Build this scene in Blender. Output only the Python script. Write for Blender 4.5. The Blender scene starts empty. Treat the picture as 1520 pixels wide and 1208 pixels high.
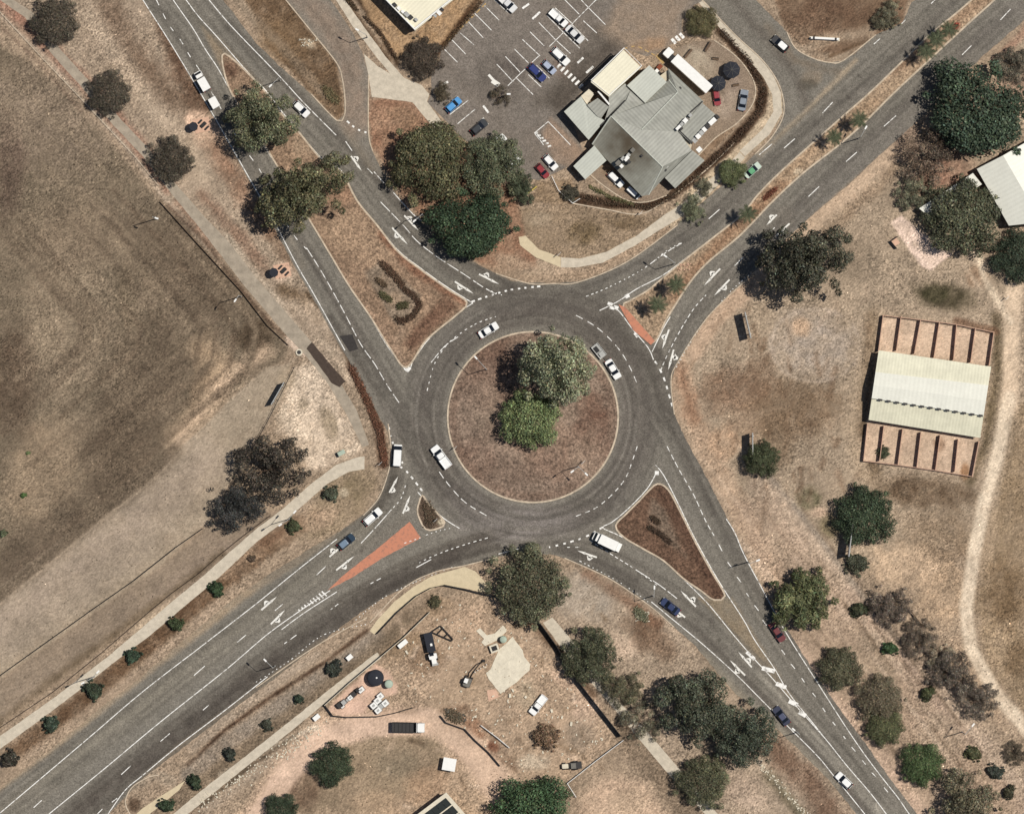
import bpy, math, random
import numpy as np
from mathutils import Vector, Matrix
from mathutils.geometry import delaunay_2d_cdt

random.seed(7)
RNG = np.random.default_rng(11)
S = 0.16            # metres per photo pixel
H = 1200.0          # flying height
K = 1.34            # radiance a white sunlit ground gives at exposure 0
col = bpy.context.scene.collection
sc = bpy.context.scene


def P(x, y, z=0.0):
    f = S * (1 - z / H)
    return Vector(((x - 760) * f, (604 - y) * f, z))


def lin(c):
    c = np.asarray(c, float) / 255.0
    return np.where(c <= 0.04045, c / 12.92, ((c + 0.055) / 1.055) ** 2.4)


def alb(c):
    return np.clip(lin(c) / K, 0.004, 0.9)


def A4(c):
    a = alb(c)
    return (float(a[0]), float(a[1]), float(a[2]), 1.0)


# ------------------------------------------------------------------ noise
def vnoise(x, y, seed=0):
    xi = np.floor(x).astype(np.int64); yi = np.floor(y).astype(np.int64)
    fx = x - xi; fy = y - yi
    fx = fx * fx * (3 - 2 * fx); fy = fy * fy * (3 - 2 * fy)

    def h(a, b):
        n = (a * 374761393 + b * 668265263 + seed * 1442695041) & 0xffffffff
        n = ((n ^ (n >> 13)) * 1274126177) & 0xffffffff
        n = n ^ (n >> 16)
        return (n & 0xffff) / 65535.0
    a = h(xi, yi); b = h(xi + 1, yi); c = h(xi, yi + 1); d = h(xi + 1, yi + 1)
    return (a * (1 - fx) + b * fx) * (1 - fy) + (c * (1 - fx) + d * fx) * fy


def fbm(x, y, seed=0, oct=4):
    t = 0; amp = 0.5
    for i in range(oct):
        t = t + amp * (vnoise(x, y, seed + i * 17) - 0.5) * 2
        x = x * 2.03 + 5.3; y = y * 2.03 + 1.7; amp *= 0.55
    return t


# ------------------------------------------------------------------ painting albedo regions
def seg_dist(x, y, pts, closed):
    d = np.full(x.shape, 1e9)
    n = len(pts)
    for i in range(n if closed else n - 1):
        x0, y0 = pts[i]; x1, y1 = pts[(i + 1) % n]
        dx, dy = x1 - x0, y1 - y0
        L = dx * dx + dy * dy + 1e-9
        t = np.clip(((x - x0) * dx + (y - y0) * dy) / L, 0, 1)
        d = np.minimum(d, np.hypot(x - x0 - t * dx, y - y0 - t * dy))
    return d


def inside(x, y, pts):
    r = np.zeros(x.shape, bool)
    n = len(pts)
    for i in range(n):
        x0, y0 = pts[i]; x1, y1 = pts[(i + 1) % n]
        if y0 == y1:
            continue
        c = ((y0 > y) != (y1 > y)) & (x < (x1 - x0) * (y - y0) / (y1 - y0) + x0)
        r ^= c
    return r


def grain_weight(x, y):
    w = np.clip(.78 + .5 * fbm(x / 60, y / 60, 201, 4), .45, 1.15)
    for op in SMOOTH:
        if op[0] == 'poly':
            d = np.where(inside(x, y, op[1]), -1, 1) * seg_dist(x, y, op[1], True); soft, v = op[2], op[3]
        else:
            d = seg_dist(x, y, op[1], False) - op[2] / 2; soft, v = 6, op[3]
        a = np.clip(.5 - d / soft, 0, 1); w = w * (1 - a) + v * a
    return w


def shade(x, y, ops, base, var=0.10, grain=0.10, desat=0.0, wt=None, con=1.0):
    """x, y in plan units (photo pixels); returns albedo rgb"""
    c = np.empty((x.size, 3)); c[:] = base
    wx = fbm(x / 22, y / 22, 3, 4); wf = fbm(x / 6, y / 6, 9, 3)
    mod = fbm(x / 14, y / 14, 31, 4)
    for op in ops:
        kind = op[0]
        if kind == 'blob':
            _, cx, cy, rx, ry, rot, color, st = op
            m = np.where((np.abs(x - cx) < max(rx, ry) * 1.7) & (np.abs(y - cy) < max(rx, ry) * 1.7))[0]
            if not m.size: continue
            ca, sa = math.cos(math.radians(rot)), math.sin(math.radians(rot))
            ux = (x[m] - cx) * ca + (y[m] - cy) * sa; uy = -(x[m] - cx) * sa + (y[m] - cy) * ca
            d = np.hypot(ux / rx, uy / ry) + 0.28 * wx[m] + 0.18 * wf[m]
            a = np.clip((1.25 - d) / 0.75, 0, 1); a = a * a * (3 - 2 * a)
            a = a * st * np.clip(0.9 + 0.6 * mod[m], 0, 1.2)
        else:
            if kind == 'poly':
                _, pts, color, soft, st, warp = op; w = 0
            else:
                _, pts, w, color, soft, st, warp = op
            xs = [p[0] for p in pts]; ys = [p[1] for p in pts]; e = soft + w + warp * 1.5 + 2
            m = np.where((x > min(xs) - e) & (x < max(xs) + e) & (y > min(ys) - e) & (y < max(ys) + e))[0]
            if not m.size: continue
            xx, yy = x[m], y[m]
            if kind == 'poly':
                d = seg_dist(xx, yy, pts, True)
                d = np.where(inside(xx, yy, pts), -d, d)
            else:
                d = seg_dist(xx, yy, pts, False) - w / 2
            d = d + warp * (0.7 * wx[m] + 0.8 * wf[m])
            a = np.clip(0.5 - d / max(soft, 0.6), 0, 1)
            a = a * st * (np.clip(0.95 + 0.5 * mod[m], 0, 1.1) if warp > 0 else 1)
        a = np.clip(a, 0, 1)[:, None]
        c[m] = c[m] * (1 - a) + np.array(color, float) * a
    if desat:
        lum = c @ np.array([.34, .52, .14]); c = c * (1 - desat) + (lum[:, None] * np.array([1.03, 1.0, .935])) * desat
    if con != 1.0:
        lum = c @ np.array([.34, .52, .14]); c = np.clip((142 + (lum - 142) * con)[:, None] + (c - lum[:, None]) * .92, 25, 245)
    c = alb(c)
    v = 1 + var * (1.3 * fbm(x / 30, y / 30, 77, 5) + 0.9 * fbm(x / 5, y / 5, 91, 3))
    g = 1 + grain * RNG.normal(size=x.size).clip(-2.4, 2.4) * (1 if wt is None else wt)
    return np.clip(c * (v * g)[:, None], 0.004, 0.9)


# ------------------------------------------------------------------ materials
def nd(nt, t, **kw):
    n = nt.nodes.new(t)
    for k, v in kw.items():
        setattr(n, k, v)
    return n


def new_mat(name):
    m = bpy.data.materials.new(name); m.use_nodes = True
    nt = m.node_tree
    b = nt.nodes['Principled BSDF']
    return m, nt, b


def grain_chain(nt, src, scale, lo, hi, scale2=None, lo2=0.9, hi2=1.1, coord='Object'):
    tc = nd(nt, 'ShaderNodeTexCoord')
    out = src
    for s_, l_, h_ in ((scale, lo, hi), (scale2, lo2, hi2)):
        if not s_: continue
        n = nd(nt, 'ShaderNodeTexNoise'); n.inputs['Scale'].default_value = s_
        n.inputs['Detail'].default_value = 3; n.inputs['Roughness'].default_value = 0.7
        nt.links.new(tc.outputs[coord], n.inputs['Vector'])
        mr = nd(nt, 'ShaderNodeMapRange')
        mr.inputs[1].default_value = 0.3; mr.inputs[2].default_value = 0.7
        mr.inputs[3].default_value = l_; mr.inputs[4].default_value = h_
        nt.links.new(n.outputs['Fac'], mr.inputs[0])
        mx = nd(nt, 'ShaderNodeVectorMath', operation='SCALE')
        nt.links.new(out, mx.inputs[0]); nt.links.new(mr.outputs[0], mx.inputs['Scale'])
        out = mx.outputs[0]
    return out


def attr_mat(name, s1=2.2, lo=0.78, hi=1.22, s2=0.25, lo2=0.93, hi2=1.07, rough=0.95):
    m, nt, b = new_mat(name)
    a = nd(nt, 'ShaderNodeAttribute', attribute_name='Col')
    g = grain_chain(nt, a.outputs['Color'], s1, lo, hi, s2, lo2, hi2)
    mx = nd(nt, 'ShaderNodeMix', data_type='RGBA'); mx.clamp_factor = False
    nt.links.new(a.outputs['Alpha'], mx.inputs['Factor'])
    nt.links.new(a.outputs['Color'], mx.inputs['A']); nt.links.new(g, mx.inputs['B'])
    o = mx.outputs['Result']
    nt.links.new(o, b.inputs['Base Color'])
    b.inputs['Roughness'].default_value = rough
    b.inputs['Specular IOR Level'].default_value = 0.15
    return m


def plain(name, c, rough=0.7, lo=0.88, hi=1.12, scale=1.5, metal=0.0, spec=0.3, scale2=None):
    m, nt, b = new_mat(name)
    rgb = nd(nt, 'ShaderNodeRGB'); rgb.outputs[0].default_value = A4(c)
    o = grain_chain(nt, rgb.outputs[0], scale, lo, hi, scale2)
    nt.links.new(o, b.inputs['Base Color'])
    b.inputs['Roughness'].default_value = rough; b.inputs['Metallic'].default_value = metal
    b.inputs['Specular IOR Level'].default_value = spec
    return m


def objcol_mat(name, rough=0.35, spec=0.5, lo=0.93, hi=1.07, scale=3.0, coat=0.0):
    m, nt, b = new_mat(name)
    oi = nd(nt, 'ShaderNodeObjectInfo')
    o = grain_chain(nt, oi.outputs['Color'], scale, lo, hi)
    nt.links.new(o, b.inputs['Base Color'])
    b.inputs['Roughness'].default_value = rough; b.inputs['Specular IOR Level'].default_value = spec
    b.inputs['Coat Weight'].default_value = coat
    return m


def leaf_mat(name, rough=0.75, spec=0.2):
    m, nt, b = new_mat(name)
    oi = nd(nt, 'ShaderNodeObjectInfo')
    a = nd(nt, 'ShaderNodeAttribute', attribute_name='Col')
    mx = nd(nt, 'ShaderNodeVectorMath', operation='MULTIPLY')
    nt.links.new(oi.outputs['Color'], mx.inputs[0]); nt.links.new(a.outputs['Color'], mx.inputs[1])
    nt.links.new(mx.outputs[0], b.inputs['Base Color'])
    b.inputs['Roughness'].default_value = rough; b.inputs['Specular IOR Level'].default_value = spec
    return m


def marking_mat(name, c, under, amount=0.5):
    m, nt, b = new_mat(name)
    tc = nd(nt, 'ShaderNodeTexCoord')
    n = nd(nt, 'ShaderNodeTexNoise'); n.inputs['Scale'].default_value = 1.1; n.inputs['Detail'].default_value = 5
    n.inputs['Roughness'].default_value = 0.75
    nt.links.new(tc.outputs['Object'], n.inputs['Vector'])
    mr = nd(nt, 'ShaderNodeMapRange'); mr.inputs[1].default_value = 0.36; mr.inputs[2].default_value = 0.50
    mr.inputs[3].default_value = amount; mr.inputs[4].default_value = 1.0
    nt.links.new(n.outputs['Fac'], mr.inputs[0])
    mx = nd(nt, 'ShaderNodeMix', data_type='RGBA')
    mx.inputs['A'].default_value = A4(under); mx.inputs['B'].default_value = A4(c)
    nt.links.new(mr.outputs[0], mx.inputs['Factor'])
    nt.links.new(mx.outputs['Result'], b.inputs['Base Color'])
    b.inputs['Roughness'].default_value = 0.8
    return m


def sheet_metal(name, c, period=0.9, contrast=0.08, stain=(0.85, 1.08), rough=0.45):
    """corrugated roofing: fine ribs along local X plus weather staining"""
    m, nt, b = new_mat(name)
    tc = nd(nt, 'ShaderNodeTexCoord')
    w = nd(nt, 'ShaderNodeTexWave', wave_type='BANDS', bands_direction='X')
    w.inputs['Scale'].default_value = 0.314 / period; w.inputs['Distortion'].default_value = 0.0
    nt.links.new(tc.outputs['Object'], w.inputs['Vector'])
    mr = nd(nt, 'ShaderNodeMapRange'); mr.inputs[3].default_value = 1 - contrast; mr.inputs[4].default_value = 1 + contrast
    nt.links.new(w.outputs['Fac'], mr.inputs[0])
    rgb = nd(nt, 'ShaderNodeRGB'); rgb.outputs[0].default_value = A4(c)
    mx = nd(nt, 'ShaderNodeVectorMath', operation='SCALE')
    nt.links.new(rgb.outputs[0], mx.inputs[0]); nt.links.new(mr.outputs[0], mx.inputs['Scale'])
    o = grain_chain(nt, mx.outputs[0], 0.35, stain[0], stain[1], 3.0, 0.95, 1.05)
    nt.links.new(o, b.inputs['Base Color'])
    b.inputs['Roughness'].default_value = rough; b.inputs['Specular IOR Level'].default_value = 0.3
    return m


M = {}
M['ground'] = attr_mat('ground_soil', 2.6, 0.38, 1.62, 0.7, 0.84, 1.16)
M['asphalt'] = attr_mat('asphalt', 3.0, 0.58, 1.42, 0.5, 0.9, 1.1, 0.9)
M['path'] = plain('concrete_path', (214, 202, 182), 0.9, 0.8, 1.12, 0.8, scale2=5)
M['grey_path'] = plain('grey_path', (172, 159, 141), 0.9, 0.75, 1.2, 0.6, scale2=4)
M['cream_path'] = plain('cream_path', (218, 201, 168), 0.9, 0.9, 1.08, 0.8, scale2=5)
M['kerb'] = plain('kerb_concrete', (214, 196, 172), 0.9, 0.66, 1.16, 0.9, scale2=4)
M['white_line'] = marking_mat('white_road_paint', (255, 253, 247), (128, 121, 111), 0.0)
M['arrow_paint'] = marking_mat('white_arrow_paint', (246, 243, 234), (150, 142, 132), 0.55)
M['coral'] = marking_mat('coral_paving', (206, 136, 106), (166, 118, 98), 0.0)
M['yellow_line'] = marking_mat('faded_yellow_paint', (200, 165, 105), (120, 108, 92), 0.1)
M['dark_patch'] = plain('new_asphalt', (62, 58, 56), 0.9, 0.8, 1.2, 2.0)
M['mulch_patch'] = plain('dark_asphalt_patch', (78, 66, 58), 0.95, 0.8, 1.2, 1.5, scale2=4)
M['leaf'] = leaf_mat('foliage')
M['bark'] = plain('bark', (120, 100, 82), 0.9, 0.7, 1.2, 3)
M['paint'] = objcol_mat('car_paint', 0.3, 0.5, coat=0.4)
M['glass'] = plain('dark_glass', (26, 30, 38), 0.12, 1, 1, 1, spec=0.6)
M['tyre'] = plain('tyre', (30, 29, 29), 0.9)
M['black'] = plain('black_plastic', (34, 33, 34), 0.6)
M['lamp'] = plain('lamp_lens', (225, 222, 210), 0.2)
M['tail'] = plain('tail_lens', (150, 30, 26), 0.3)
M['steel'] = plain('galvanised_steel', (176, 176, 172), 0.5, spec=0.4)
M['dksteel'] = plain('dark_steel', (52, 50, 50), 0.6)
M['white'] = plain('white_paint', (250, 249, 244), 0.5, 0.94, 1.04)
M['concrete'] = plain('concrete', (232, 222, 200), 0.9, 0.85, 1.1, 0.6, scale2=4)
M['roof_grey'] = sheet_metal('grey_roof_sheet', (161, 161, 151), 0.8, 0.11, (0.82, 1.12))
M['roof_grey_light'] = sheet_metal('pale_grey_roof_sheet', (204, 206, 194), 0.7, 0.05, (0.93, 1.06))
M['roof_cream'] = sheet_metal('cream_roof_sheet', (243, 236, 210), 0.8, 0.04, (0.93, 1.05))
M['roof_white'] = sheet_metal('white_roof_sheet', (236, 235, 222), 1.0, 0.03, (0.94, 1.04))
M['roof_shed'] = sheet_metal('shed_roof_sheet', (234, 230, 204), 0.76, 0.05, (0.86, 1.06))
M['wall'] = plain('rendered_wall', (214, 202, 178), 0.9, 0.92, 1.06)
M['wall_dark'] = plain('brick_wall', (130, 100, 80), 0.9, 0.8, 1.15, 4)
M['tan_sand'] = plain('sand', (196, 156, 124), 0.95, 0.82, 1.16, 1.2, scale2=6)
M['panel'] = plain('solar_panel', (48, 52, 50), 0.25, 0.9, 1.1, 1.0)
M['tankgreen'] = plain('pale_green_tank', (176, 190, 172), 0.6)
M['timber'] = plain('weathered_timber', (112, 92, 74), 0.9, 0.75, 1.2, 3)
M['shadecloth'] = plain('dark_shade_cloth', (48, 44, 40), 0.95, 0.85, 1.15, 3)
M['canvas'] = plain('dark_canvas', (46, 48, 56), 0.85, 0.9, 1.1, 2)
M['rust'] = plain('rust_red', (140, 78, 56), 0.9, 0.75, 1.2, 2)
M['pink_pad'] = plain('pink_concrete', (224, 184, 158), 0.95, 0.88, 1.08, 1, scale2=5)
M['olive_metal'] = plain('grey_machine', (120, 116, 108), 0.6, 0.8, 1.15, 2)
M['yellow_bar'] = plain('yellow_paint', (214, 190, 80), 0.6)
M['brownroof'] = plain('brown_stain', (120, 108, 92), 0.8)


def stained_roof():
    m = sheet_metal('stained_roof_sheet', (160, 159, 147), 0.6, 0.05, (0.84, 1.1))
    nt = m.node_tree; b = nt.nodes['Principled BSDF']
    src = b.inputs['Base Color'].links[0].from_socket
    ge = nd(nt, 'ShaderNodeNewGeometry'); sb = nd(nt, 'ShaderNodeVectorMath', operation='DISTANCE')
    q = P(820 + 545 / 4.831, 60 + 735 / 4.831); sb.inputs[1].default_value = (q.x, q.y, 5.6)
    nt.links.new(ge.outputs['Position'], sb.inputs[0])
    n = nd(nt, 'ShaderNodeTexNoise'); n.inputs['Scale'].default_value = .45; n.inputs['Detail'].default_value = 4
    nt.links.new(ge.outputs['Position'], n.inputs['Vector'])
    ad = nd(nt, 'ShaderNodeMath', operation='MULTIPLY_ADD'); ad.inputs[1].default_value = 9.0; ad.inputs[2].default_value = -4.0
    nt.links.new(n.outputs['Fac'], ad.inputs[0])
    su = nd(nt, 'ShaderNodeMath', operation='ADD'); nt.links.new(sb.outputs['Value'], su.inputs[0]); nt.links.new(ad.outputs[0], su.inputs[1])
    mr = nd(nt, 'ShaderNodeMapRange'); mr.inputs[1].default_value = 1.0; mr.inputs[2].default_value = 11.0; mr.inputs[3].default_value = .95; mr.inputs[4].default_value = 0
    nt.links.new(su.outputs[0], mr.inputs[0])
    mx = nd(nt, 'ShaderNodeMix', data_type='RGBA'); mx.inputs['B'].default_value = A4((92, 80, 64))
    nt.links.new(src, mx.inputs['A']); nt.links.new(mr.outputs[0], mx.inputs['Factor'])
    nt.links.new(mx.outputs['Result'], b.inputs['Base Color'])
    return m


M['roof_stained'] = stained_roof()


# ------------------------------------------------------------------ mesh builder
class MB:
    def __init__(s):
        s.v = []; s.f = []; s.c = None

    def add(s, vs, fs):
        o = len(s.v)
        s.v += [tuple(v) for v in vs]
        s.f += [tuple(i + o for i in f) for f in fs]
        return s

    def box(s, c, size, rz=0.0, taper=(1, 1), shift=(0, 0)):
        cx, cy, cz = c; sx, sy, sz = (size[0] / 2, size[1] / 2, size[2] / 2)
        ca, sa = math.cos(rz), math.sin(rz)
        vs = []
        for z, tx, ty, hx, hy in ((-sz, 1, 1, 0, 0), (sz, taper[0], taper[1], shift[0], shift[1])):
            for ax, ay in ((-1, -1), (1, -1), (1, 1), (-1, 1)):
                x = ax * sx * tx + hx; y = ay * sy * ty + hy
                vs.append((cx + x * ca - y * sa, cy + x * sa + y * ca, cz + z))
        s.add(vs, [(3, 2, 1, 0), (4, 5, 6, 7), (0, 1, 5, 4), (1, 2, 6, 5), (2, 3, 7, 6), (3, 0, 4, 7)])
        return s

    def loft(s, rings, cap=True):
        n = len(rings[0]); vs = [p for r in rings for p in r]; fs = []
        for k in range(len(rings) - 1):
            for i in range(n):
                j = (i + 1) % n
                fs.append((k * n + i, k * n + j, (k + 1) * n + j, (k + 1) * n + i))
        if cap:
            fs.append(tuple(range(n - 1, -1, -1)))
            fs.append(tuple((len(rings) - 1) * n + i for i in range(n)))
        s.add(vs, fs); return s

    def prism(s, poly, z0, z1):
        if area(poly) < 0: poly = poly[::-1]
        return s.loft([[(p[0], p[1], z0) for p in poly], [(p[0], p[1], z1) for p in poly]])

    def tube(s, p0, p1, r0, r1=None, n=8):
        r1 = r0 if r1 is None else r1
        p0 = Vector(p0); p1 = Vector(p1); d = (p1 - p0)
        if d.length < 1e-6: return s
        q = d.to_track_quat('Z', 'Y').to_matrix()
        rings = []
        for p, r in ((p0, r0), (p1, r1)):
            rings.append([tuple(p + q @ Vector((r * math.cos(2 * math.pi * i / n), r * math.sin(2 * math.pi * i / n), 0))) for i in range(n)])
        return s.loft(rings)

    def wheel(s, c, r, w):
        return s.tube((c[0], c[1] - w / 2, c[2]), (c[0], c[1] + w / 2, c[2]), r, r, 14)

    def dome(s, c, r, h, n=12, m=4):
        rings = []
        for k in range(m + 1):
            a = math.pi / 2 * k / m
            rr = max(r * math.cos(a), 0.02)
            rings.append([(c[0] + rr * math.cos(2 * math.pi * i / n), c[1] + rr * math.sin(2 * math.pi * i / n), c[2] + h * math.sin(a)) for i in range(n)])
        return s.loft(rings)

    def build(s, name, mat, parent=None, colors=None, smooth=False):
        me = bpy.data.meshes.new(name)
        me.from_pydata(s.v, [], s.f); me.update()
        if mat: me.materials.append(M[mat] if isinstance(mat, str) else mat)
        if colors is not None:
            ca = me.color_attributes.new('Col', 'FLOAT_COLOR', 'POINT')
            a = np.ones((len(s.v), 4), np.float32); a[:, :3] = colors
            ca.data.foreach_set('color', a.ravel())
        if smooth:
            me.polygons.foreach_set('use_smooth', [True] * len(me.polygons))
        o = bpy.data.objects.new(name, me); col.objects.link(o)
        if parent: o.parent = parent
        return o


def area(p):
    return 0.5 * sum(p[i][0] * p[(i + 1) % len(p)][1] - p[(i + 1) % len(p)][0] * p[i][1] for i in range(len(p)))


def tag(o, label, cat, group=None, kind=None):
    o['label'] = label; o['category'] = cat
    if group: o['group'] = group
    if kind: o['kind'] = kind
    return o


def struct(o):
    o['kind'] = 'structure'; return o


def thing(name, label, cat, loc=(0, 0, 0), rz=0.0, group=None):
    o = bpy.data.objects.new(name, None); col.objects.link(o)
    o.empty_display_size = 0.5
    o.location = loc; o.rotation_euler = (0, 0, rz)
    return tag(o, label, cat, group)


def copy_tree(o, parent=None):
    c = o.copy(); col.objects.link(c)
    if parent: c.parent = parent
    for ch in list(o.children):
        copy_tree(ch, c)
    return c


PROTO = []


def drop(o):
    for ch in list(o.children): drop(ch)
    bpy.data.objects.remove(o)


def smooth_line(pts, step=4.0, closed=False):
    """Catmull-Rom through plan points, resampled"""
    n = len(pts); out = []
    rng = range(n if closed else n - 1)
    for i in rng:
        p0 = pts[(i - 1) % n] if (closed or i > 0) else pts[i]
        p1 = pts[i]; p2 = pts[(i + 1) % n]
        p3 = pts[(i + 2) % n] if (closed or i + 2 < n) else p2
        L = math.hypot(p2[0] - p1[0], p2[1] - p1[1]); k = max(1, int(L / step))
        for j in range(k):
            t = j / k
            out.append(tuple(0.5 * (2 * p1[a] + (p2[a] - p0[a]) * t + (2 * p0[a] - 5 * p1[a] + 4 * p2[a] - p3[a]) * t * t +
                                    (3 * p1[a] - p0[a] - 3 * p2[a] + p3[a]) * t ** 3) for a in (0, 1)))
    if not closed: out.append(tuple(pts[-1]))
    return out


def dens(pts, step=6.0, closed=True):
    out = []; n = len(pts)
    for i in range(n if closed else n - 1):
        a = pts[i]; b = pts[(i + 1) % n]
        L = math.hypot(b[0] - a[0], b[1] - a[1]); k = max(1, int(L / step))
        for j in range(k):
            t = j / k; out.append((a[0] + (b[0] - a[0]) * t, a[1] + (b[1] - a[1]) * t))
    if not closed: out.append(tuple(pts[-1]))
    return out


def jit(pts, amp):
    return [(x + amp * (2 * float(vnoise(np.array([x / 5.0]), np.array([y / 5.0]), 5)[0]) - 1),
             y + amp * (2 * float(vnoise(np.array([x / 5.0]), np.array([y / 5.0]), 6)[0]) - 1)) for x, y in pts]


def sheet(name, px, z, mat, ops=None, base=None, spacing=5.0, jitter=0.8, parent=None, var=0.05, grain=0.06, dome=0.0, desat=0.0):
    px = jit(dens(px, 5.0), jitter) if jitter else dens(px, 8.0)
    if area(px) < 0: px = px[::-1]
    n = len(px)
    pts = list(px)
    if ops is not None:
        xs = np.arange(min(p[0] for p in px), max(p[0] for p in px), spacing)
        ys = np.arange(min(p[1] for p in px), max(p[1] for p in px), spacing)
        gx, gy = np.meshgrid(xs, ys); gx = gx.ravel() + RNG.uniform(-.3, .3, gx.size) * spacing; gy = gy.ravel() + RNG.uniform(-.3, .3, gy.size) * spacing
        ok = inside(gx, gy, px)
        gx, gy = gx[ok], gy[ok]
        d = seg_dist(gx, gy, px, True); ok = d > spacing * 0.35
        pts += list(zip(gx[ok].tolist(), gy[ok].tolist()))
    r = delaunay_2d_cdt([Vector(p) for p in pts], [], [list(range(n))], 1, 1e-4)
    vv = [(v.x, v.y) for v in r[0]]
    x = np.array([v[0] for v in vv]); y = np.array([v[1] for v in vv])
    zz = np.full(x.size, z)
    if dome:
        zz = z + dome * np.clip(seg_dist(x, y, px, True) / 60.0, 0, 1)
    mb = MB()
    mb.v = [((a - 760) * S, (604 - b) * S, float(c)) for a, b, c in zip(x, y, zz)]
    fs = []
    for f in r[2]:
        f = list(f)
        a = area([mb.v[i] for i in f])
        fs.append(tuple(f if a > 0 else f[::-1]))
    mb.f = fs
    cl = shade(x, y, ops, base, var, grain, desat) if ops is not None else None
    return mb.build(name, mat, parent, cl)


def ribbon(mb, pts, w, z, px=True):
    """flat strip of width w (m) along plan points"""
    q = [P(*p) if px else Vector(p) for p in pts]
    L = []; R = []
    for i, p in enumerate(q):
        a = q[max(i - 1, 0)]; b = q[min(i + 1, len(q) - 1)]
        d = (b - a); d.z = 0
        if d.length < 1e-6: d = Vector((1, 0, 0))
        d.normalize(); nrm = Vector((-d.y, d.x, 0)) * w / 2
        L.append((p.x + nrm.x, p.y + nrm.y, z)); R.append((p.x - nrm.x, p.y - nrm.y, z))
    n = len(q)
    mb.add(R + L, [(i, i + 1, n + i + 1, n + i) for i in range(n - 1)])


def raised_ribbon(mb, pts, w, z0, z1, closed=False):
    q = [P(*p) for p in pts]; n = len(q)
    rings = []
    for i, p in enumerate(q):
        a = q[(i - 1) % n] if closed else q[max(i - 1, 0)]
        b = q[(i + 1) % n] if closed else q[min(i + 1, n - 1)]
        d = b - a; d.z = 0
        if d.length < 1e-6: d = Vector((1, 0, 0))
        d.normalize(); m_ = Vector((-d.y, d.x, 0)) * w / 2
        rings.append([(p.x - m_.x, p.y - m_.y, z0), (p.x + m_.x, p.y + m_.y, z0), (p.x + m_.x * .85, p.y + m_.y * .85, z1), (p.x - m_.x * .85, p.y - m_.y * .85, z1)])
    o = len(mb.v)
    for r in rings: mb.v += r
    for i in range(n if closed else n - 1):
        j = (i + 1) % n
        for k in range(4):
            l = (k + 1) % 4
            mb.f.append((o + i * 4 + k, o + i * 4 + l, o + j * 4 + l, o + j * 4 + k))
    if not closed:
        mb.f.append((o, o + 1, o + 2, o + 3)); e = o + (n - 1) * 4; mb.f.append((e + 3, e + 2, e + 1, e))


def dash_line(mb, pts, w, z, dash, gap, start=0.0):
    pts = dens(pts, 1.5, False)
    cur = []; acc = start; on = (acc % (dash + gap)) < dash
    for i in range(len(pts)):
        if i: acc += math.hypot(pts[i][0] - pts[i - 1][0], pts[i][1] - pts[i - 1][1]) * S
        now = (acc % (dash + gap)) < dash
        if now: cur.append(pts[i])
        if (not now or i == len(pts) - 1) and cur:
            if len(cur) > 1: ribbon(mb, cur, w, z)
            cur = []

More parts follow.
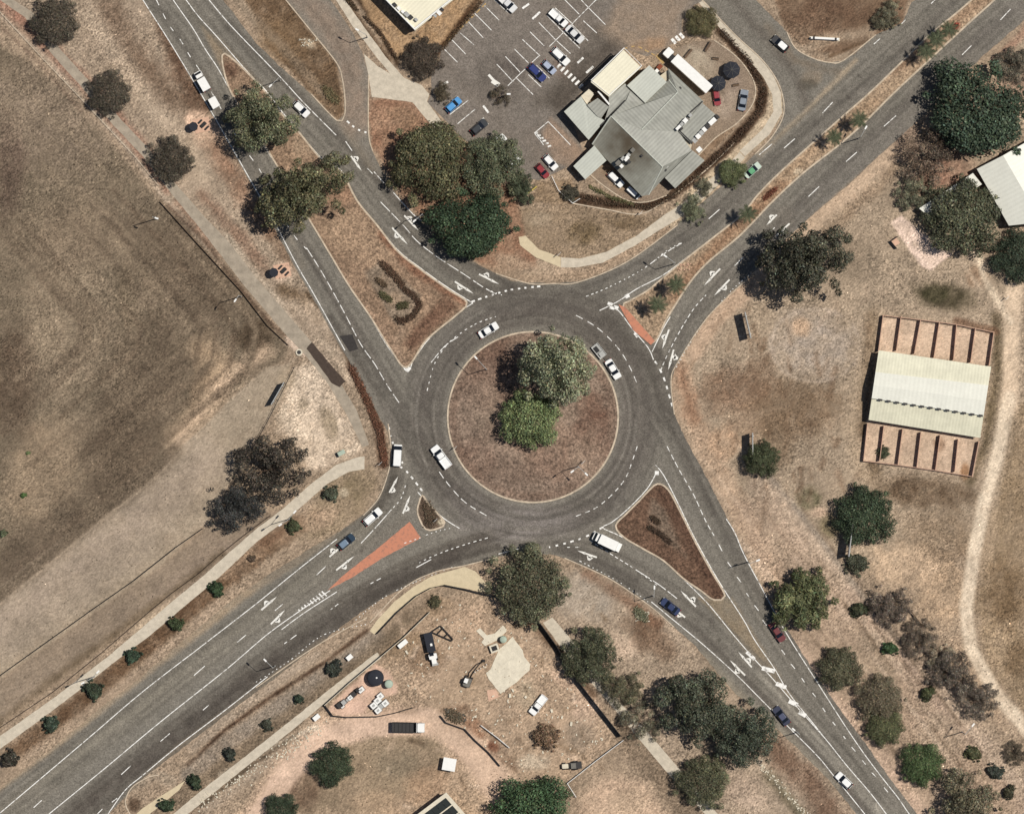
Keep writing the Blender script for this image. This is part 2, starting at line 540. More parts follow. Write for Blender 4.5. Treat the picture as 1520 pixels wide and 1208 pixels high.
# ================================================================== GROUND
SAND = (204, 168, 134); TAN = (170, 142, 114); GTAN = (156, 134, 112); BRN = (128, 100, 78)
DBR = (104, 80, 62); RED = (152, 106, 80); OLV = (98, 92, 62); PINK = (212, 166, 136); PALE = (196, 174, 146)
FIELD = (134, 115, 92)
FIELD_POLY = [(-300, 0), (0, 68), (60, 105), (120, 165), (180, 230), (238, 300), (330, 395), (400, 480), (428, 512), (418, 535), (385, 552),
              (345, 585), (300, 628), (270, 660), (220, 715), (150, 770), (60, 845), (-40, 925), (-300, 1120)]
GROUND = [
    ('poly', FIELD_POLY, FIELD, 10, 1, 3),
    # field patches
    ('blob', 60, 180, 110, 80, 30, (150, 127, 104), .8), ('blob', 90, 470, 70, 150, 10, (160, 136, 108), .8),
    ('blob', 120, 350, 90, 60, 0, (146, 122, 97), .7), ('blob', 210, 560, 60, 130, 20, (120, 101, 81), .8),
    ('blob', 280, 400, 110, 70, 40, (120, 100, 80), .7), ('blob', 60, 700, 60, 90, 20, (162, 134, 104), .8),
    ('blob', 170, 680, 50, 60, 30, (116, 96, 77), .7), ('blob', 20, 560, 40, 90, 0, (112, 90, 72), .7),
    ('blob', 60, 800, 120, 30, -38, (118, 99, 80), .7), ('blob', 230, 230, 40, 70, -40, (140, 118, 96), .6),
    ('blob', 10, 250, 30, 80, 0, (118, 95, 80), .7), ('blob', 380, 500, 30, 24, 0, (96, 78, 60), .8),
    ('blob', 190, 440, 16, 60, -10, (140, 118, 92), .6), ('blob', 300, 330, 60, 30, 40, (118, 100, 82), .6),
    ('blob', 300, 555, 16, 70, 12, (140, 112, 84), .6),
    ('line', [(300, 520), (330, 545), (305, 600), (262, 650)], 34, (196, 158, 118), 26, .8, 8),
    ('line', [(395, 522), (340, 560), (300, 610), (255, 665)], 22, (206, 168, 132), 18, .85, 6),
    # bare plain south-east of field
    ('poly', [(430, 540), (420, 590), (380, 650), (310, 770), (240, 840), (0, 1008), (-300, 1210), (-300, 1120), (-40, 925), (60, 845), (150, 770), (220, 715), (285, 650), (345, 590), (395, 545)], (170, 148, 122), 4, 1, 1.2),
    ('line', [(-40, 955), (60, 880), (180, 790), (300, 690)], 60, (172, 148, 126), 50, .75, 10),
    ('line', [(-60, 1010), (100, 905), (220, 812)], 26, (166, 144, 122), 30, .5, 6),
    ('poly', [(0, 1008), (240, 840), (310, 780), (420, 760), (440, 770), (330, 835), (200, 920), (0, 1072), (-300, 1290), (-300, 1215)], (154, 131, 108), 6, 1, 2),
    ('blob', 290, 850, 90, 26, -38, (166, 140, 118), .5),
    ('line', [(-20, 1085), (110, 985), (240, 890), (330, 822)], 10, (122, 100, 74), 10, .7, 5),
    ('line', [(200, 935), (260, 893)], 12, (198, 168, 132), 8, .7, 4),
    # north-west verge between field and road
    ('poly', [(0, -200), (0, 15), (60, 80), (130, 150), (240, 290), (330, 380), (430, 500), (560, 600), (520, 520), (440, 400), (370, 270), (212, 0), (160, -200)], (172, 146, 120), 8, 1, 3),
    ('line', [(-30, -30), (20, 20), (80, 78), (140, 140), (200, 210), (250, 275)], 20, (172, 112, 88), 14, .75, 5),
    ('line', [(0, 22), (60, 78), (130, 155), (190, 222), (240, 290), (330, 395)], 5, (190, 165, 140), 5, .6, 2),
    ('line', [(-10, 30), (55, 90), (120, 165)], 4, (120, 92, 76), 4, .5, 2),
    ('line', [(250, 305), (300, 355), (350, 420), (400, 478), (430, 505)], 5, (104, 76, 60), 4, .6, 1.5),
    ('line', [(265, 300), (330, 375)], 10, (168, 112, 84), 10, .6, 4),
    ('line', [(160, 10), (190, 70), (240, 130), (290, 160)], 34, (128, 100, 78), 24, .7, 12),
    ('line', [(245, 40), (270, 110), (300, 155)], 26, (116, 84, 64), 16, .8, 8),
    ('line', [(130, 20), (185, 95), (225, 160), (300, 260)], 20, (196, 168, 138), 22, .7, 8),
    ('line', [(320, 215), (370, 300), (400, 340)], 28, (158, 112, 84), 18, .75, 8),
    ('line', [(300, 200), (318, 190)], 30, (206, 160, 126), 16, .7, 6),
    ('blob', 292, 178, 18, 16, 0, (218, 172, 138), .9),
    ('line', [(300, 290), (350, 345), (395, 400)], 16, (150, 108, 84), 12, .6, 6),
    ('line', [(395, 330), (430, 395)], 16, (140, 106, 80), 12, .6, 6),
    ('line', [(420, 430), (452, 440), (470, 475)], 16, (126, 98, 70), 12, .7, 6),
    ('blob', 470, 470, 24, 30, -30, (200, 170, 140), .7),
    ('line', [(455, 435), (485, 470), (510, 520), (528, 560)], 4, (84, 64, 46), 4, .7, 2),
    ('blob', 418, 403, 20, 16, 0, (214, 176, 146), .9),
    ('line', [(430, 505), (450, 520)], 16, (214, 182, 156), 6, .9, 2),
    ('blob', 455, 590, 34, 60, 25, (206, 178, 148), .9), ('blob', 430, 620, 20, 24, 25, (160, 140, 112), .6),
    ('blob', 495, 630, 16, 26, -20, (196, 168, 140), .7), ('blob', 488, 640, 12, 20, -20, (134, 112, 84), .8),
    ('line', [(500, 545), (530, 600), (548, 650)], 20, (150, 126, 102), 14, .6, 4),
    ('line', [(520, 545), (545, 590), (562, 635), (570, 690)], 14, (94, 62, 46), 6, .9, 3),
    ('line', [(505, 600), (520, 640), (530, 665)], 9, (118, 90, 64), 8, .7, 4),
    ('poly', [(500, 690), (548, 690), (566, 720), (540, 762), (480, 800), (440, 800), (470, 740)], (158, 132, 100), 14, .8, 6),
    ('blob', 525, 725, 22, 22, 0, (146, 124, 90), .7), ('blob', 510, 732, 8, 8, 0, (196, 176, 146), .8),
    ('line', [(560, 640), (574, 690), (566, 730)], 8, (162, 140, 116), 8, .7, 3),
    # south-west verges
    ('line', [(20, 1118), (110, 1050), (200, 975), (300, 890), (360, 838), (440, 780)], 26, (120, 88, 62), 12, .85, 6),
    ('line', [(330, 850), (400, 800), (470, 765)], 22, (186, 148, 114), 14, .7, 8),
    ('blob', 480, 770, 30, 14, -35, (192, 154, 120), .7), ('blob', 400, 800, 30, 10, -35, (130, 92, 66), .7),
    ('line', [(0, 1150), (140, 1048), (250, 960), (340, 880)], 12, (176, 146, 118), 8, .6, 3),
    ('line', [(280, 1135), (331, 1085), (400, 1035), (480, 985), (545, 935)], 6, (88, 62, 46), 5, .85, 2),
    ('line', [(285, 1110), (340, 1064), (400, 1020), (470, 970)], 14, (172, 148, 124), 8, .8, 3),
    ('line', [(280, 1150), (340, 1100), (420, 1045), (520, 975), (560, 945)], 24, (150, 132, 114), 8, .9, 2),
    ('line', [(230, 1208), (330, 1140), (420, 1072), (500, 1010), (620, 915)], 24, (134, 112, 88), 12, .8, 6),
    ('line', [(270, 1208), (350, 1145), (440, 1075)], 10, (108, 88, 66), 8, .6, 5),
    ('line', [(300, 1205), (400, 1130), (470, 1085)], 16, (176, 152, 128), 12, .6, 6),
    ('blob', 200, 1195, 10, 14, 0, (110, 84, 64), .8), ('line', [(196, 1165), (230, 1150), (255, 1160)], 16, (168, 148, 124), 8, .6, 3),
    # yard at bottom centre
    ('poly', [(650, 885), (740, 890), (800, 930), (830, 985), (920, 1095), (850, 1150), (800, 1208), (560, 1240), (330, 1240), (420, 1110), (490, 1050), (560, 985)], (184, 150, 118), 12, 1, 5),
    ('blob', 630, 980, 30, 26, -30, (142, 110, 82), .7), ('blob', 600, 960, 34, 16, -35, (146, 116, 84), .7),
    ('blob', 650, 900, 26, 18, 0, (150, 120, 88), .7), ('blob', 690, 920, 40, 20, 20, (192, 154, 120), .7),
    ('line', [(390, 1208), (430, 1140), (490, 1090), (560, 1072), (650, 1075), (700, 1110), (745, 1170)], 46, (214, 172, 142), 18, .85, 4),
    ('line', [(660, 1060), (700, 1020), (720, 990)], 50, (184, 150, 116), 30, .7, 8),
    ('poly', [(520, 1092), (600, 1088), (650, 1092), (668, 1120), (640, 1160), (560, 1208), (430, 1208), (450, 1150)], (158, 132, 102), 16, .85, 6),
    ('blob', 590, 1130, 40, 24, 0, (146, 126, 100), .7), ('blob', 630, 1165, 40, 26, -30, (172, 132, 98), .7),
    ('blob', 450, 1170, 30, 34, 0, (130, 100, 78), .7), ('blob', 560, 1190, 40, 20, 0, (186, 148, 112), .6),
    ('poly', [(485, 1055), (497, 1040), (540, 1000), (556, 985), (575, 995), (590, 1015), (590, 1028), (560, 1035), (540, 1058), (510, 1063)], (218, 170, 142), 5, .95, 2),
    ('blob', 605, 1060, 30, 6, 0, (130, 100, 72), .5),
    ('line', [(655, 1055), (690, 1050), (735, 1095), (765, 1140), (700, 1100), (660, 1062)], 8, (140, 104, 78), 8, .6, 4),
    ('blob', 705, 1080, 24, 12, 42, (172, 118, 84), .8), ('blob', 732, 1108, 11, 9, 42, (138, 82, 58), .9),
    ('blob', 780, 1030, 20, 26, 0, (172, 150, 120), .6), ('blob', 870, 1050, 26, 30, 0, (206, 166, 136), .7),
    ('blob', 790, 1130, 26, 14, 0, (192, 170, 142), .7), ('blob', 840, 1010, 26, 12, 30, (206, 164, 134), .6),
    ('blob', 860, 1090, 26, 26, 0, (146, 126, 106), .6),
    # roadside south-east of centre
    ('poly', [(830, 840), (900, 860), (1000, 925), (1100, 1040), (1200, 1120), (1290, 1240), (1060, 1240), (930, 1080), (845, 985), (800, 900)], (172, 146, 120), 10, 1, 4),
    ('blob', 865, 885, 50, 36, 20, (176, 158, 138), .8), ('blob', 955, 935, 28, 34, -30, (120, 90, 68), .8),
    ('blob', 980, 955, 34, 20, 40, (140, 106, 80), .6), ('blob', 920, 960, 26, 20, 0, (208, 172, 142), .6),
    ('line', [(870, 850), (930, 890), (975, 925)], 14, (142, 98, 72), 10, .6, 5),
    ('line', [(770, 905), (830, 965), (880, 1030)], 12, (112, 84, 62), 8, .7, 4),
    ('line', [(930, 1090), (985, 1150), (1030, 1208)], 40, (142, 118, 94), 16, .8, 5),
    ('poly', [(860, 1185), (880, 1160), (920, 1150), (960, 1165), (990, 1208), (1000, 1260), (850, 1260)], (206, 166, 132), 16, .9, 5),
    ('blob', 935, 1190, 30, 20, 0, (178, 148, 116), .5),
    ('line', [(1150, 1110), (1200, 1160), (1240, 1215)], 36, (134, 100, 78), 18, .8, 8),
    ('line', [(1125, 1130), (1165, 1175), (1195, 1215)], 5, (200, 184, 156), 5, .8, 3),
    ('line', [(1140, 1150), (1185, 1205)], 16, (104, 94, 68), 10, .6, 5),
    ('blob', 1105, 1175, 40, 26, 40, (190, 158, 132), .7),
    # north triangle between car park and roads
    ('poly', [(545, 145), (610, 150), (660, 185), (690, 210), (770, 300), (800, 400), (720, 400), (600, 300), (552, 215)], (166, 116, 86), 6, .9, 4),
    ('blob', 568, 180, 18, 24, 0, (176, 130, 98), .7), ('blob', 600, 175, 24, 16, 20, (158, 122, 90), .6),
    ('poly', [(770, 310), (850, 305), (950, 318), (1000, 325), (960, 350), (900, 380), (820, 385), (780, 360)], (158, 130, 100), 6, .95, 4),
    ('blob', 865, 345, 28, 20, 0, (128, 104, 72), .8), ('blob', 800, 325, 22, 14, 0, (176, 150, 120), .7), ('blob', 930, 330, 30, 12, 10, (124, 100, 72), .7),
    ('line', [(700, 395), (780, 410), (870, 408), (960, 360), (1010, 330)], 12, (178, 144, 112), 8, .8, 3),
    ('line', [(745, 385), (790, 400), (830, 400)], 20, (188, 156, 124), 10, .7, 4),
    # north verge islands
    ('poly', [(331, -60), (420, -60), (457, 42), (499, 93), (512, 165), (500, 178), (462, 138), (400, 69)], (128, 98, 70), 6, 1, 4),
    ('blob', 420, 60, 40, 30, 40, (152, 116, 78), .6), ('blob', 490, 135, 14, 24, 0, (116, 92, 68), .7), ('blob', 460, 65, 14, 8, 30, (196, 172, 140), .7),
    ('line', [(340, -10), (420, 70), (480, 140)], 14, (150, 128, 104), 8, .6, 4),
    ('line', [(505, -10), (535, 40), (575, 90)], 14, (112, 86, 62), 6, .8, 3),
    ('line', [(530, -5), (565, 50), (590, 95)], 7, (78, 56, 40), 5, .8, 2),
    ('poly', [(545, -30), (565, 0), (615, 50), (690, -30), (735, -30), (655, 75), (620, 62), (595, 90), (560, 50), (530, -10)], (178, 136, 92), 5, .95, 3),
    ('line', [(712, -5), (680, 40), (648, 80)], 9, (92, 64, 44), 5, .85, 2),
    # top right
    ('poly', [(1125, -60), (1360, -60), (1340, 34), (1268, 79), (1207, 87), (1168, 48)], (140, 108, 82), 6, 1, 4),
    ('blob', 1230, 20, 60, 26, 0, (124, 92, 70), .7), ('line', [(1190, 75), (1230, 58), (1290, 48)], 16, (190, 164, 134), 10, .6, 4),
    ('line', [(1200, 82), (1250, 84), (1295, 56)], 7, (176, 150, 122), 5, .7, 2), ('line', [(1232, 84), (1290, 60)], 4, (120, 88, 60), 4, .7, 2),
    ('line', [(1045, -20), (1075, 30), (1125, 85), (1150, 120), (1155, 160), (1120, 205), (1050, 275), (1000, 325)], 26, (196, 168, 132), 5, .95, 2),
    ('line', [(1070, 45), (1112, 92), (1132, 130), (1128, 165), (1085, 215), (1045, 250), (1000, 285), (960, 305), (900, 300), (850, 295)], 16, (84, 60, 44), 5, .9, 2),
    ('line', [(1150, 125), (1160, 160), (1130, 210)], 6, (150, 124, 84), 5, .7, 2),
    ('poly', [(845, 255), (880, 262), (935, 300), (985, 290), (1050, 235), (1090, 190), (1060, 190), (960, 285), (905, 240), (870, 225), (850, 240)], (150, 116, 86), 6, .8, 3),
    ('poly', [(800, 270), (850, 265), (860, 295), (830, 305), (790, 300)], (150, 120, 88), 8, .8, 4),
    # east side
    ('poly', [(1010, 540), (1060, 470), (1130, 410), (1200, 340), (1340, 220), (1460, 105), (1560, 10), (1800, -100), (1800, 700), (1100, 900), (1040, 690), (1000, 610)], (172, 146, 118), 8, 1, 4),
    ('line', [(1130, 395), (1220, 320), (1330, 225)], 26, (200, 164, 130), 12, .85, 5),
    ('line', [(1030, 520), (1065, 470), (1140, 405)], 26, (200, 160, 126), 10, .85, 4),
    ('line', [(1230, 345), (1290, 290), (1330, 250)], 16, (158, 126, 96), 12, .6, 6),
    ('line', [(1010, 540), (1020, 600), (1060, 690), (1110, 780), (1150, 860)], 34, (192, 152, 118), 16, .8, 6),
    ('line', [(1010, 550), (1030, 620)], 20, (158, 110, 80), 14, .7, 8),
    ('blob', 1085, 580, 50, 40, 0, (142, 104, 78), .7), ('blob', 1110, 625, 40, 34, 0, (160, 124, 94), .6),
    ('blob', 1075, 660, 22, 26, 0, (212, 160, 118), .7), ('blob', 1210, 510, 66, 52, 0, (172, 152, 134), .85),
    ('blob', 1190, 485, 16, 14, 0, (210, 160, 116), .7), ('blob', 1180, 610, 70, 50, 0, (138, 108, 80), .8),
    ('blob', 1130, 560, 26, 36, 0, (138, 104, 78), .6), ('blob', 1270, 390, 46, 34, 0, (150, 128, 104), .8), ('blob', 1240, 370, 40, 30, 0, (158, 132, 104), .5),
    ('blob', 1400, 440, 46, 22, 10, (92, 82, 60), .9), ('blob', 1390, 435, 22, 14, 0, (82, 80, 52), .7),
    ('line', [(1295, 470), (1290, 560), (1280, 640), (1300, 700)], 16, (108, 84, 60), 14, .7, 4),
    ('line', [(1300, 465), (1290, 540), (1262, 640), (1280, 700), (1360, 740)], 20, (188, 156, 120), 16, .5, 4),
    ('blob', 1370, 730, 80, 26, 5, (120, 94, 70), .8), ('blob', 1200, 740, 22, 20, 0, (112, 106, 72), .8), ('blob', 1230, 780, 20, 20, 0, (122, 108, 74), .6),
    ('blob', 1215, 760, 16, 10, 0, (214, 170, 136), .7), ('blob', 1150, 660, 30, 34, 0, (130, 104, 78), .6),
    ('blob', 1390, 800, 60, 50, 0, (150, 120, 90), .6), ('blob', 1340, 840, 60, 36, 10, (210, 170, 130), .85), ('blob', 1400, 880, 40, 50, 0, (196, 156, 116), .7),
    ('line', [(1130, 720), (1190, 790), (1250, 870), (1330, 960), (1430, 1075), (1530, 1190)], 40, (188, 158, 132), 16, .7, 6),
    ('line', [(1145, 710), (1210, 790), (1270, 870), (1340, 960)], 9, (150, 134, 118), 6, .6, 3),
    ('line', [(1120, 740), (1190, 830), (1250, 920)], 5, (140, 112, 88), 5, .6, 2),
    ('line', [(1260, 880), (1340, 985), (1440, 1100)], 18, (176, 140, 118), 8, .5, 4),
    ('poly', [(1150, 900), (1210, 1000), (1270, 1090), (1360, 1208), (1560, 1300), (1560, 1230), (1400, 1060), (1260, 880), (1150, 740), (1090, 740)], (182, 148, 120), 14, .6, 6),
    ('line', [(1180, 960), (1240, 1050), (1300, 1120), (1370, 1210)], 26, (206, 166, 136), 14, .7, 5),
    ('blob', 1300, 970, 30, 50, -30, (166, 140, 112), .7), ('blob', 1400, 1090, 40, 40, 0, (172, 144, 116), .7),
    ('line', [(1180, 830), (1260, 920)], 14, (200, 166, 138), 10, .6, 4),
    # far east paddock and tracks
    ('poly', [(1510, 600), (1490, 700), (1462, 800), (1448, 900), (1462, 980), (1500, 1040), (1800, 1240), (1800, 560)], (164, 134, 100), 14, .9, 6),
    ('blob', 1490, 880, 34, 60, 0, (136, 106, 74), .8), ('blob', 1505, 740, 22, 40, 10, (146, 118, 86), .6), ('blob', 1510, 980, 20, 30, 0, (126, 98, 68), .6), ('blob', 1480, 960, 14, 30, 0, (186, 152, 114), .6), ('blob', 1470, 800, 10, 50, 10, (190, 156, 120), .6),
    ('line', [(1450, 380), (1470, 430), (1500, 475)], 14, (200, 170, 138), 12, .8, 4),
    ('line', [(1440, 360), (1490, 370), (1520, 350)], 20, (176, 136, 104), 14, .6, 6),
    ('line', [(1506, 420), (1501, 520), (1499, 604)], 24, (216, 182, 146), 8, 1, 2),
    ('line', [(1498, 590), (1480, 680), (1462, 740), (1446, 820), (1434, 900), (1440, 960), (1472, 1020), (1530, 1090)], 19, (216, 190, 158), 7, 1, 1.5),
    ('line', [(1420, 950), (1440, 1000), (1490, 1080)], 12, (186, 150, 116), 12, .6, 4),
    ('line', [(1480, 470), (1480, 560), (1462, 660), (1440, 715)], 12, (110, 92, 64), 10, .7, 4),
    ('poly', [(1322, 330), (1338, 320), (1412, 378), (1382, 402), (1364, 392)], (222, 186, 164), 4, .95, 2),
    ('blob', 1405, 265, 50, 34, -20, (164, 116, 92), .85), ('blob', 1360, 215, 40, 36, 0, (160, 130, 108), .8), ('blob', 1500, 140, 40, 30, 0, (172, 130, 106), .7),
    ('line', [(1480, 90), (1530, 40)], 12, (186, 132, 104), 8, .7, 3), ('blob', 1450, 410, 20, 16, 0, (164, 124, 92), .7),
    # pens under the shed
    ('poly', [(1311, 470), (1476, 494), (1445, 708), (1278, 684)], (208, 172, 140), 3, 1, 1),
    ('line', [(1420, 476), (1478, 492)], 10, (128, 88, 64), 6, .7, 3),
    ('blob', 1432, 700, 8, 14, 10, (170, 112, 66), .7), ('blob', 1395, 660, 10, 10, 0, (150, 110, 82), .6),
]


def scaled(pts, f, ox, oy): return [(ox + (x - ox) * f, oy + (y - oy) * f) for x, y in pts]


_r = random.Random(12)
CURVE = smooth_line([(0, 60), (60, 112), (180, 235), (330, 400), (402, 490), (392, 548), (300, 625), (200, 718), (60, 838), (-60, 925)], 30)
for _ in range(46):
    f = _r.uniform(.3, .97); q = scaled(CURVE, f, -70, 480); i0 = _r.randint(0, len(q) // 2); i1 = min(len(q), i0 + _r.randint(6, 20))
    c_ = _r.choice(((118, 98, 79), (112, 93, 75), (156, 132, 104), (150, 126, 100), (120, 98, 78)))
    GROUND.insert(18, ('line', q[i0:i1], _r.uniform(2, 9), c_, _r.uniform(4, 10), _r.uniform(.25, .6), 3))
for _ in range(34):
    o = _r.uniform(-70, 75); t0 = _r.uniform(-.2, .7); t1 = t0 + _r.uniform(.2, .6)
    a_ = (0 - o * .6, 950 - o * .8); b_ = (400 - o * .6, 640 - o * .8)
    GROUND.insert(58, ('line', [(a_[0] + (b_[0] - a_[0]) * t, a_[1] + (b_[1] - a_[1]) * t) for t in (t0, (t0 + t1) / 2, t1)], _r.uniform(2, 6), _r.choice(((178, 156, 132), (138, 118, 96), (184, 160, 136))), 5, _r.uniform(.2, .5), 1.5))
for _ in range(40):
    o = _r.uniform(-60, 60); t0 = _r.uniform(-.1, .8); t1 = t0 + _r.uniform(.12, .35)
    a_ = (1080 + o * .75, 700 - o * .6); b_ = (1450 + o * .75, 1190 - o * .6)
    GROUND.append(('line', [(a_[0] + (b_[0] - a_[0]) * t, a_[1] + (b_[1] - a_[1]) * t) for t in (t0, t1)], _r.uniform(2, 5), _r.choice(((206, 174, 144), (140, 114, 90), (200, 168, 138), (124, 100, 78))), 4, _r.uniform(.3, .6), 3))
for _ in range(60):
    x_ = _r.uniform(1020, 1290); y_ = _r.uniform(420, 760); a_ = _r.uniform(1.2, 2.2); L_ = _r.uniform(10, 50)
    GROUND.append(('line', [(x_, y_), (x_ + L_ * math.cos(a_), y_ + L_ * math.sin(a_))], _r.uniform(2, 8), _r.choice(((132, 100, 74), (120, 92, 70), (196, 160, 128), (146, 112, 84))), 6, _r.uniform(.25, .6), 5))
for _ in range(70):
    x_ = _r.uniform(560, 900); y_ = _r.uniform(890, 1200); a_ = _r.uniform(0, 6.3); L_ = _r.uniform(4, 26)
    GROUND.append(('line', [(x_, y_), (x_ + L_ * math.cos(a_), y_ + L_ * math.sin(a_))], _r.uniform(2, 7), _r.choice(((142, 112, 82), (128, 100, 74), (208, 172, 140), (214, 184, 156), (110, 88, 66))), 5, _r.uniform(.3, .7), 4))
GROUND += [
    ('line', [(-60, 930), (56, 838), (146, 764), (216, 708), (258, 670)], 24, (120, 101, 81), 14, .7, 5), ('line', [(-60, 944), (60, 848), (150, 773), (220, 718), (286, 655)], 2.5, (188, 160, 130), 3, .6, 1.5), ('poly', [(180, 600), (250, 560), (300, 600), (230, 690), (150, 740), (120, 690)], (124, 104, 83), 40, .4, 14),
    ('line', [(1210 + 66 * math.cos(a_ / 5), 512 + 54 * math.sin(a_ / 5)) for a_ in range(32)], 4, (192, 168, 146), 5, .6, 3),
    ('poly', [(440, 548), (468, 540), (500, 580), (526, 630), (540, 668), (500, 688), (455, 705), (440, 660), (412, 640), (418, 600)], (212, 184, 154), 12, .85, 5), ('blob', 488, 628, 12, 26, -20, (150, 128, 98), .8), ('blob', 425, 560, 14, 20, 0, (176, 150, 118), .6), ('blob', 450, 600, 8, 10, 0, (150, 130, 104), .7), ('line', [(468, 500), (500, 530), (520, 565)], 12, (196, 168, 138), 8, .7, 4),
    ('line', [(335, 355), (372, 405), (405, 445), (445, 500)], 17, (184, 162, 136), 6, .8, 2), ('line', [(1450, 375), (1462, 415), (1480, 445), (1500, 478)], 9, (218, 190, 156), 6, .9, 2), ('line', [(1425, 385), (1455, 430)], 6, (206, 176, 144), 6, .6, 3),
    ('line', [(385, 1215), (425, 1148), (482, 1098), (550, 1076), (640, 1070)], 34, (218, 176, 146), 8, .9, 3),
    ('line', [(640, 1072), (690, 1100), (730, 1148), (745, 1175)], 34, (210, 170, 138), 12, .8, 4),
    ('line', [(330, 1150), (400, 1108), (470, 1078)], 8, (206, 190, 166), 6, .5, 5), ('line', [(300, 1195), (360, 1146), (440, 1088)], 5, (96, 80, 62), 4, .6, 3),
]
SMOOTH = [
    ('poly', [(430, 540), (420, 590), (380, 650), (310, 770), (440, 770), (330, 832), (0, 1072), (-300, 1290), (-300, 1120), (-40, 925), (60, 845), (150, 770), (220, 715), (285, 650), (345, 590), (395, 545)], 10, .42),
    ('line', [(385, 1215), (425, 1148), (482, 1098), (550, 1076), (640, 1070), (690, 1100), (745, 1175)], 40, .35),
    ('line', [(1498, 590), (1480, 680), (1462, 740), (1446, 820), (1434, 900), (1440, 960), (1472, 1020), (1530, 1090)], 22, .45), ('line', [(1505, 430), (1500, 520), (1498, 600)], 26, .45),
    ('poly', [(1311, 470), (1476, 494), (1445, 708), (1278, 684)], 4, .4), ('poly', [(1322, 330), (1338, 320), (1412, 378), (1382, 402), (1364, 392)], 4, .6),
    ('poly', [(485, 1055), (497, 1040), (540, 1000), (556, 985), (575, 995), (590, 1015), (590, 1028), (560, 1035), (540, 1058), (510, 1063)], 4, .35),
    ('poly', [(640, 1000), (700, 960), (730, 1010), (690, 1050), (640, 1056)], 20, .5), ('line', [(1130, 395), (1220, 320), (1330, 225)], 24, .5), ('line', [(1030, 520), (1065, 470), (1140, 405)], 24, .5),
    ('poly', [(840, 850), (900, 860), (930, 900), (890, 930), (850, 920)], 14, .6), ('poly', [(1150, 470), (1210, 455), (1275, 480), (1270, 540), (1210, 570), (1150, 540)], 20, .75),
    ('poly', [(520, 1092), (600, 1088), (650, 1092), (668, 1120), (640, 1160), (560, 1208), (430, 1208), (450, 1150)], 16, .6), ('blob_', 0) if False else ('poly', [(765, 315), (830, 312), (840, 360), (790, 370)], 14, .6),
]


def grid_axis(lo, hi, step, far):
    a = list(np.arange(lo, hi + 1e-6, step))
    up = []; d = step; v = a[-1]
    while v < far:
        d *= 1.35; v += d; up.append(v)
    dn = []; d = step; v = a[0]
    while v > -far:
        d *= 1.35; v -= d; dn.append(v)
    return np.array(dn[::-1] + a + up)


def build_ground():
    X = grid_axis(-130, 130, 0.36, 9000); Y = grid_axis(-106, 106, 0.36, 9000)
    nx, ny = len(X), len(Y)
    gx, gy = np.meshgrid(X, Y)
    co = np.zeros((nx * ny, 3), np.float32); co[:, 0] = gx.ravel(); co[:, 1] = gy.ravel()
    me = bpy.data.meshes.new('ground')
    i = np.arange(nx - 1)[None, :] + np.arange(ny - 1)[:, None] * nx
    q = np.stack([i, i + 1, i + nx + 1, i + nx], -1).reshape(-1, 4).astype(np.int32)
    me.vertices.add(nx * ny); me.vertices.foreach_set('co', co.ravel())
    me.loops.add(q.size); me.loops.foreach_set('vertex_index', q.ravel())
    me.polygons.add(len(q)); me.polygons.foreach_set('loop_start', np.arange(0, q.size, 4, dtype=np.int32))
    me.update(calc_edges=True); me.validate()
    px = gx.ravel() / S + 760; py = 604 - gy.ravel() / S
    wt = grain_weight(px, py)
    c = shade(px, py, GROUND, (168, 140, 112), 0.20, 0.27, 0.25, wt, 1.3)
    out = np.maximum(np.maximum(-px - 60, px - 1580), np.maximum(-py - 60, py - 1268)); t = np.clip(out / 90, 0, 1)[:, None]
    c = c * (1 - t) + alb((152, 131, 108)) * t
    ca = me.color_attributes.new('Col', 'FLOAT_COLOR', 'POINT')
    a = np.ones((nx * ny, 4), np.float32); a[:, :3] = c; a[:, 3] = wt
    ca.data.foreach_set('color', a.ravel())
    me.materials.append(M['ground'])
    o = bpy.data.objects.new('ground', me); col.objects.link(o)
    struct(o)


build_ground()

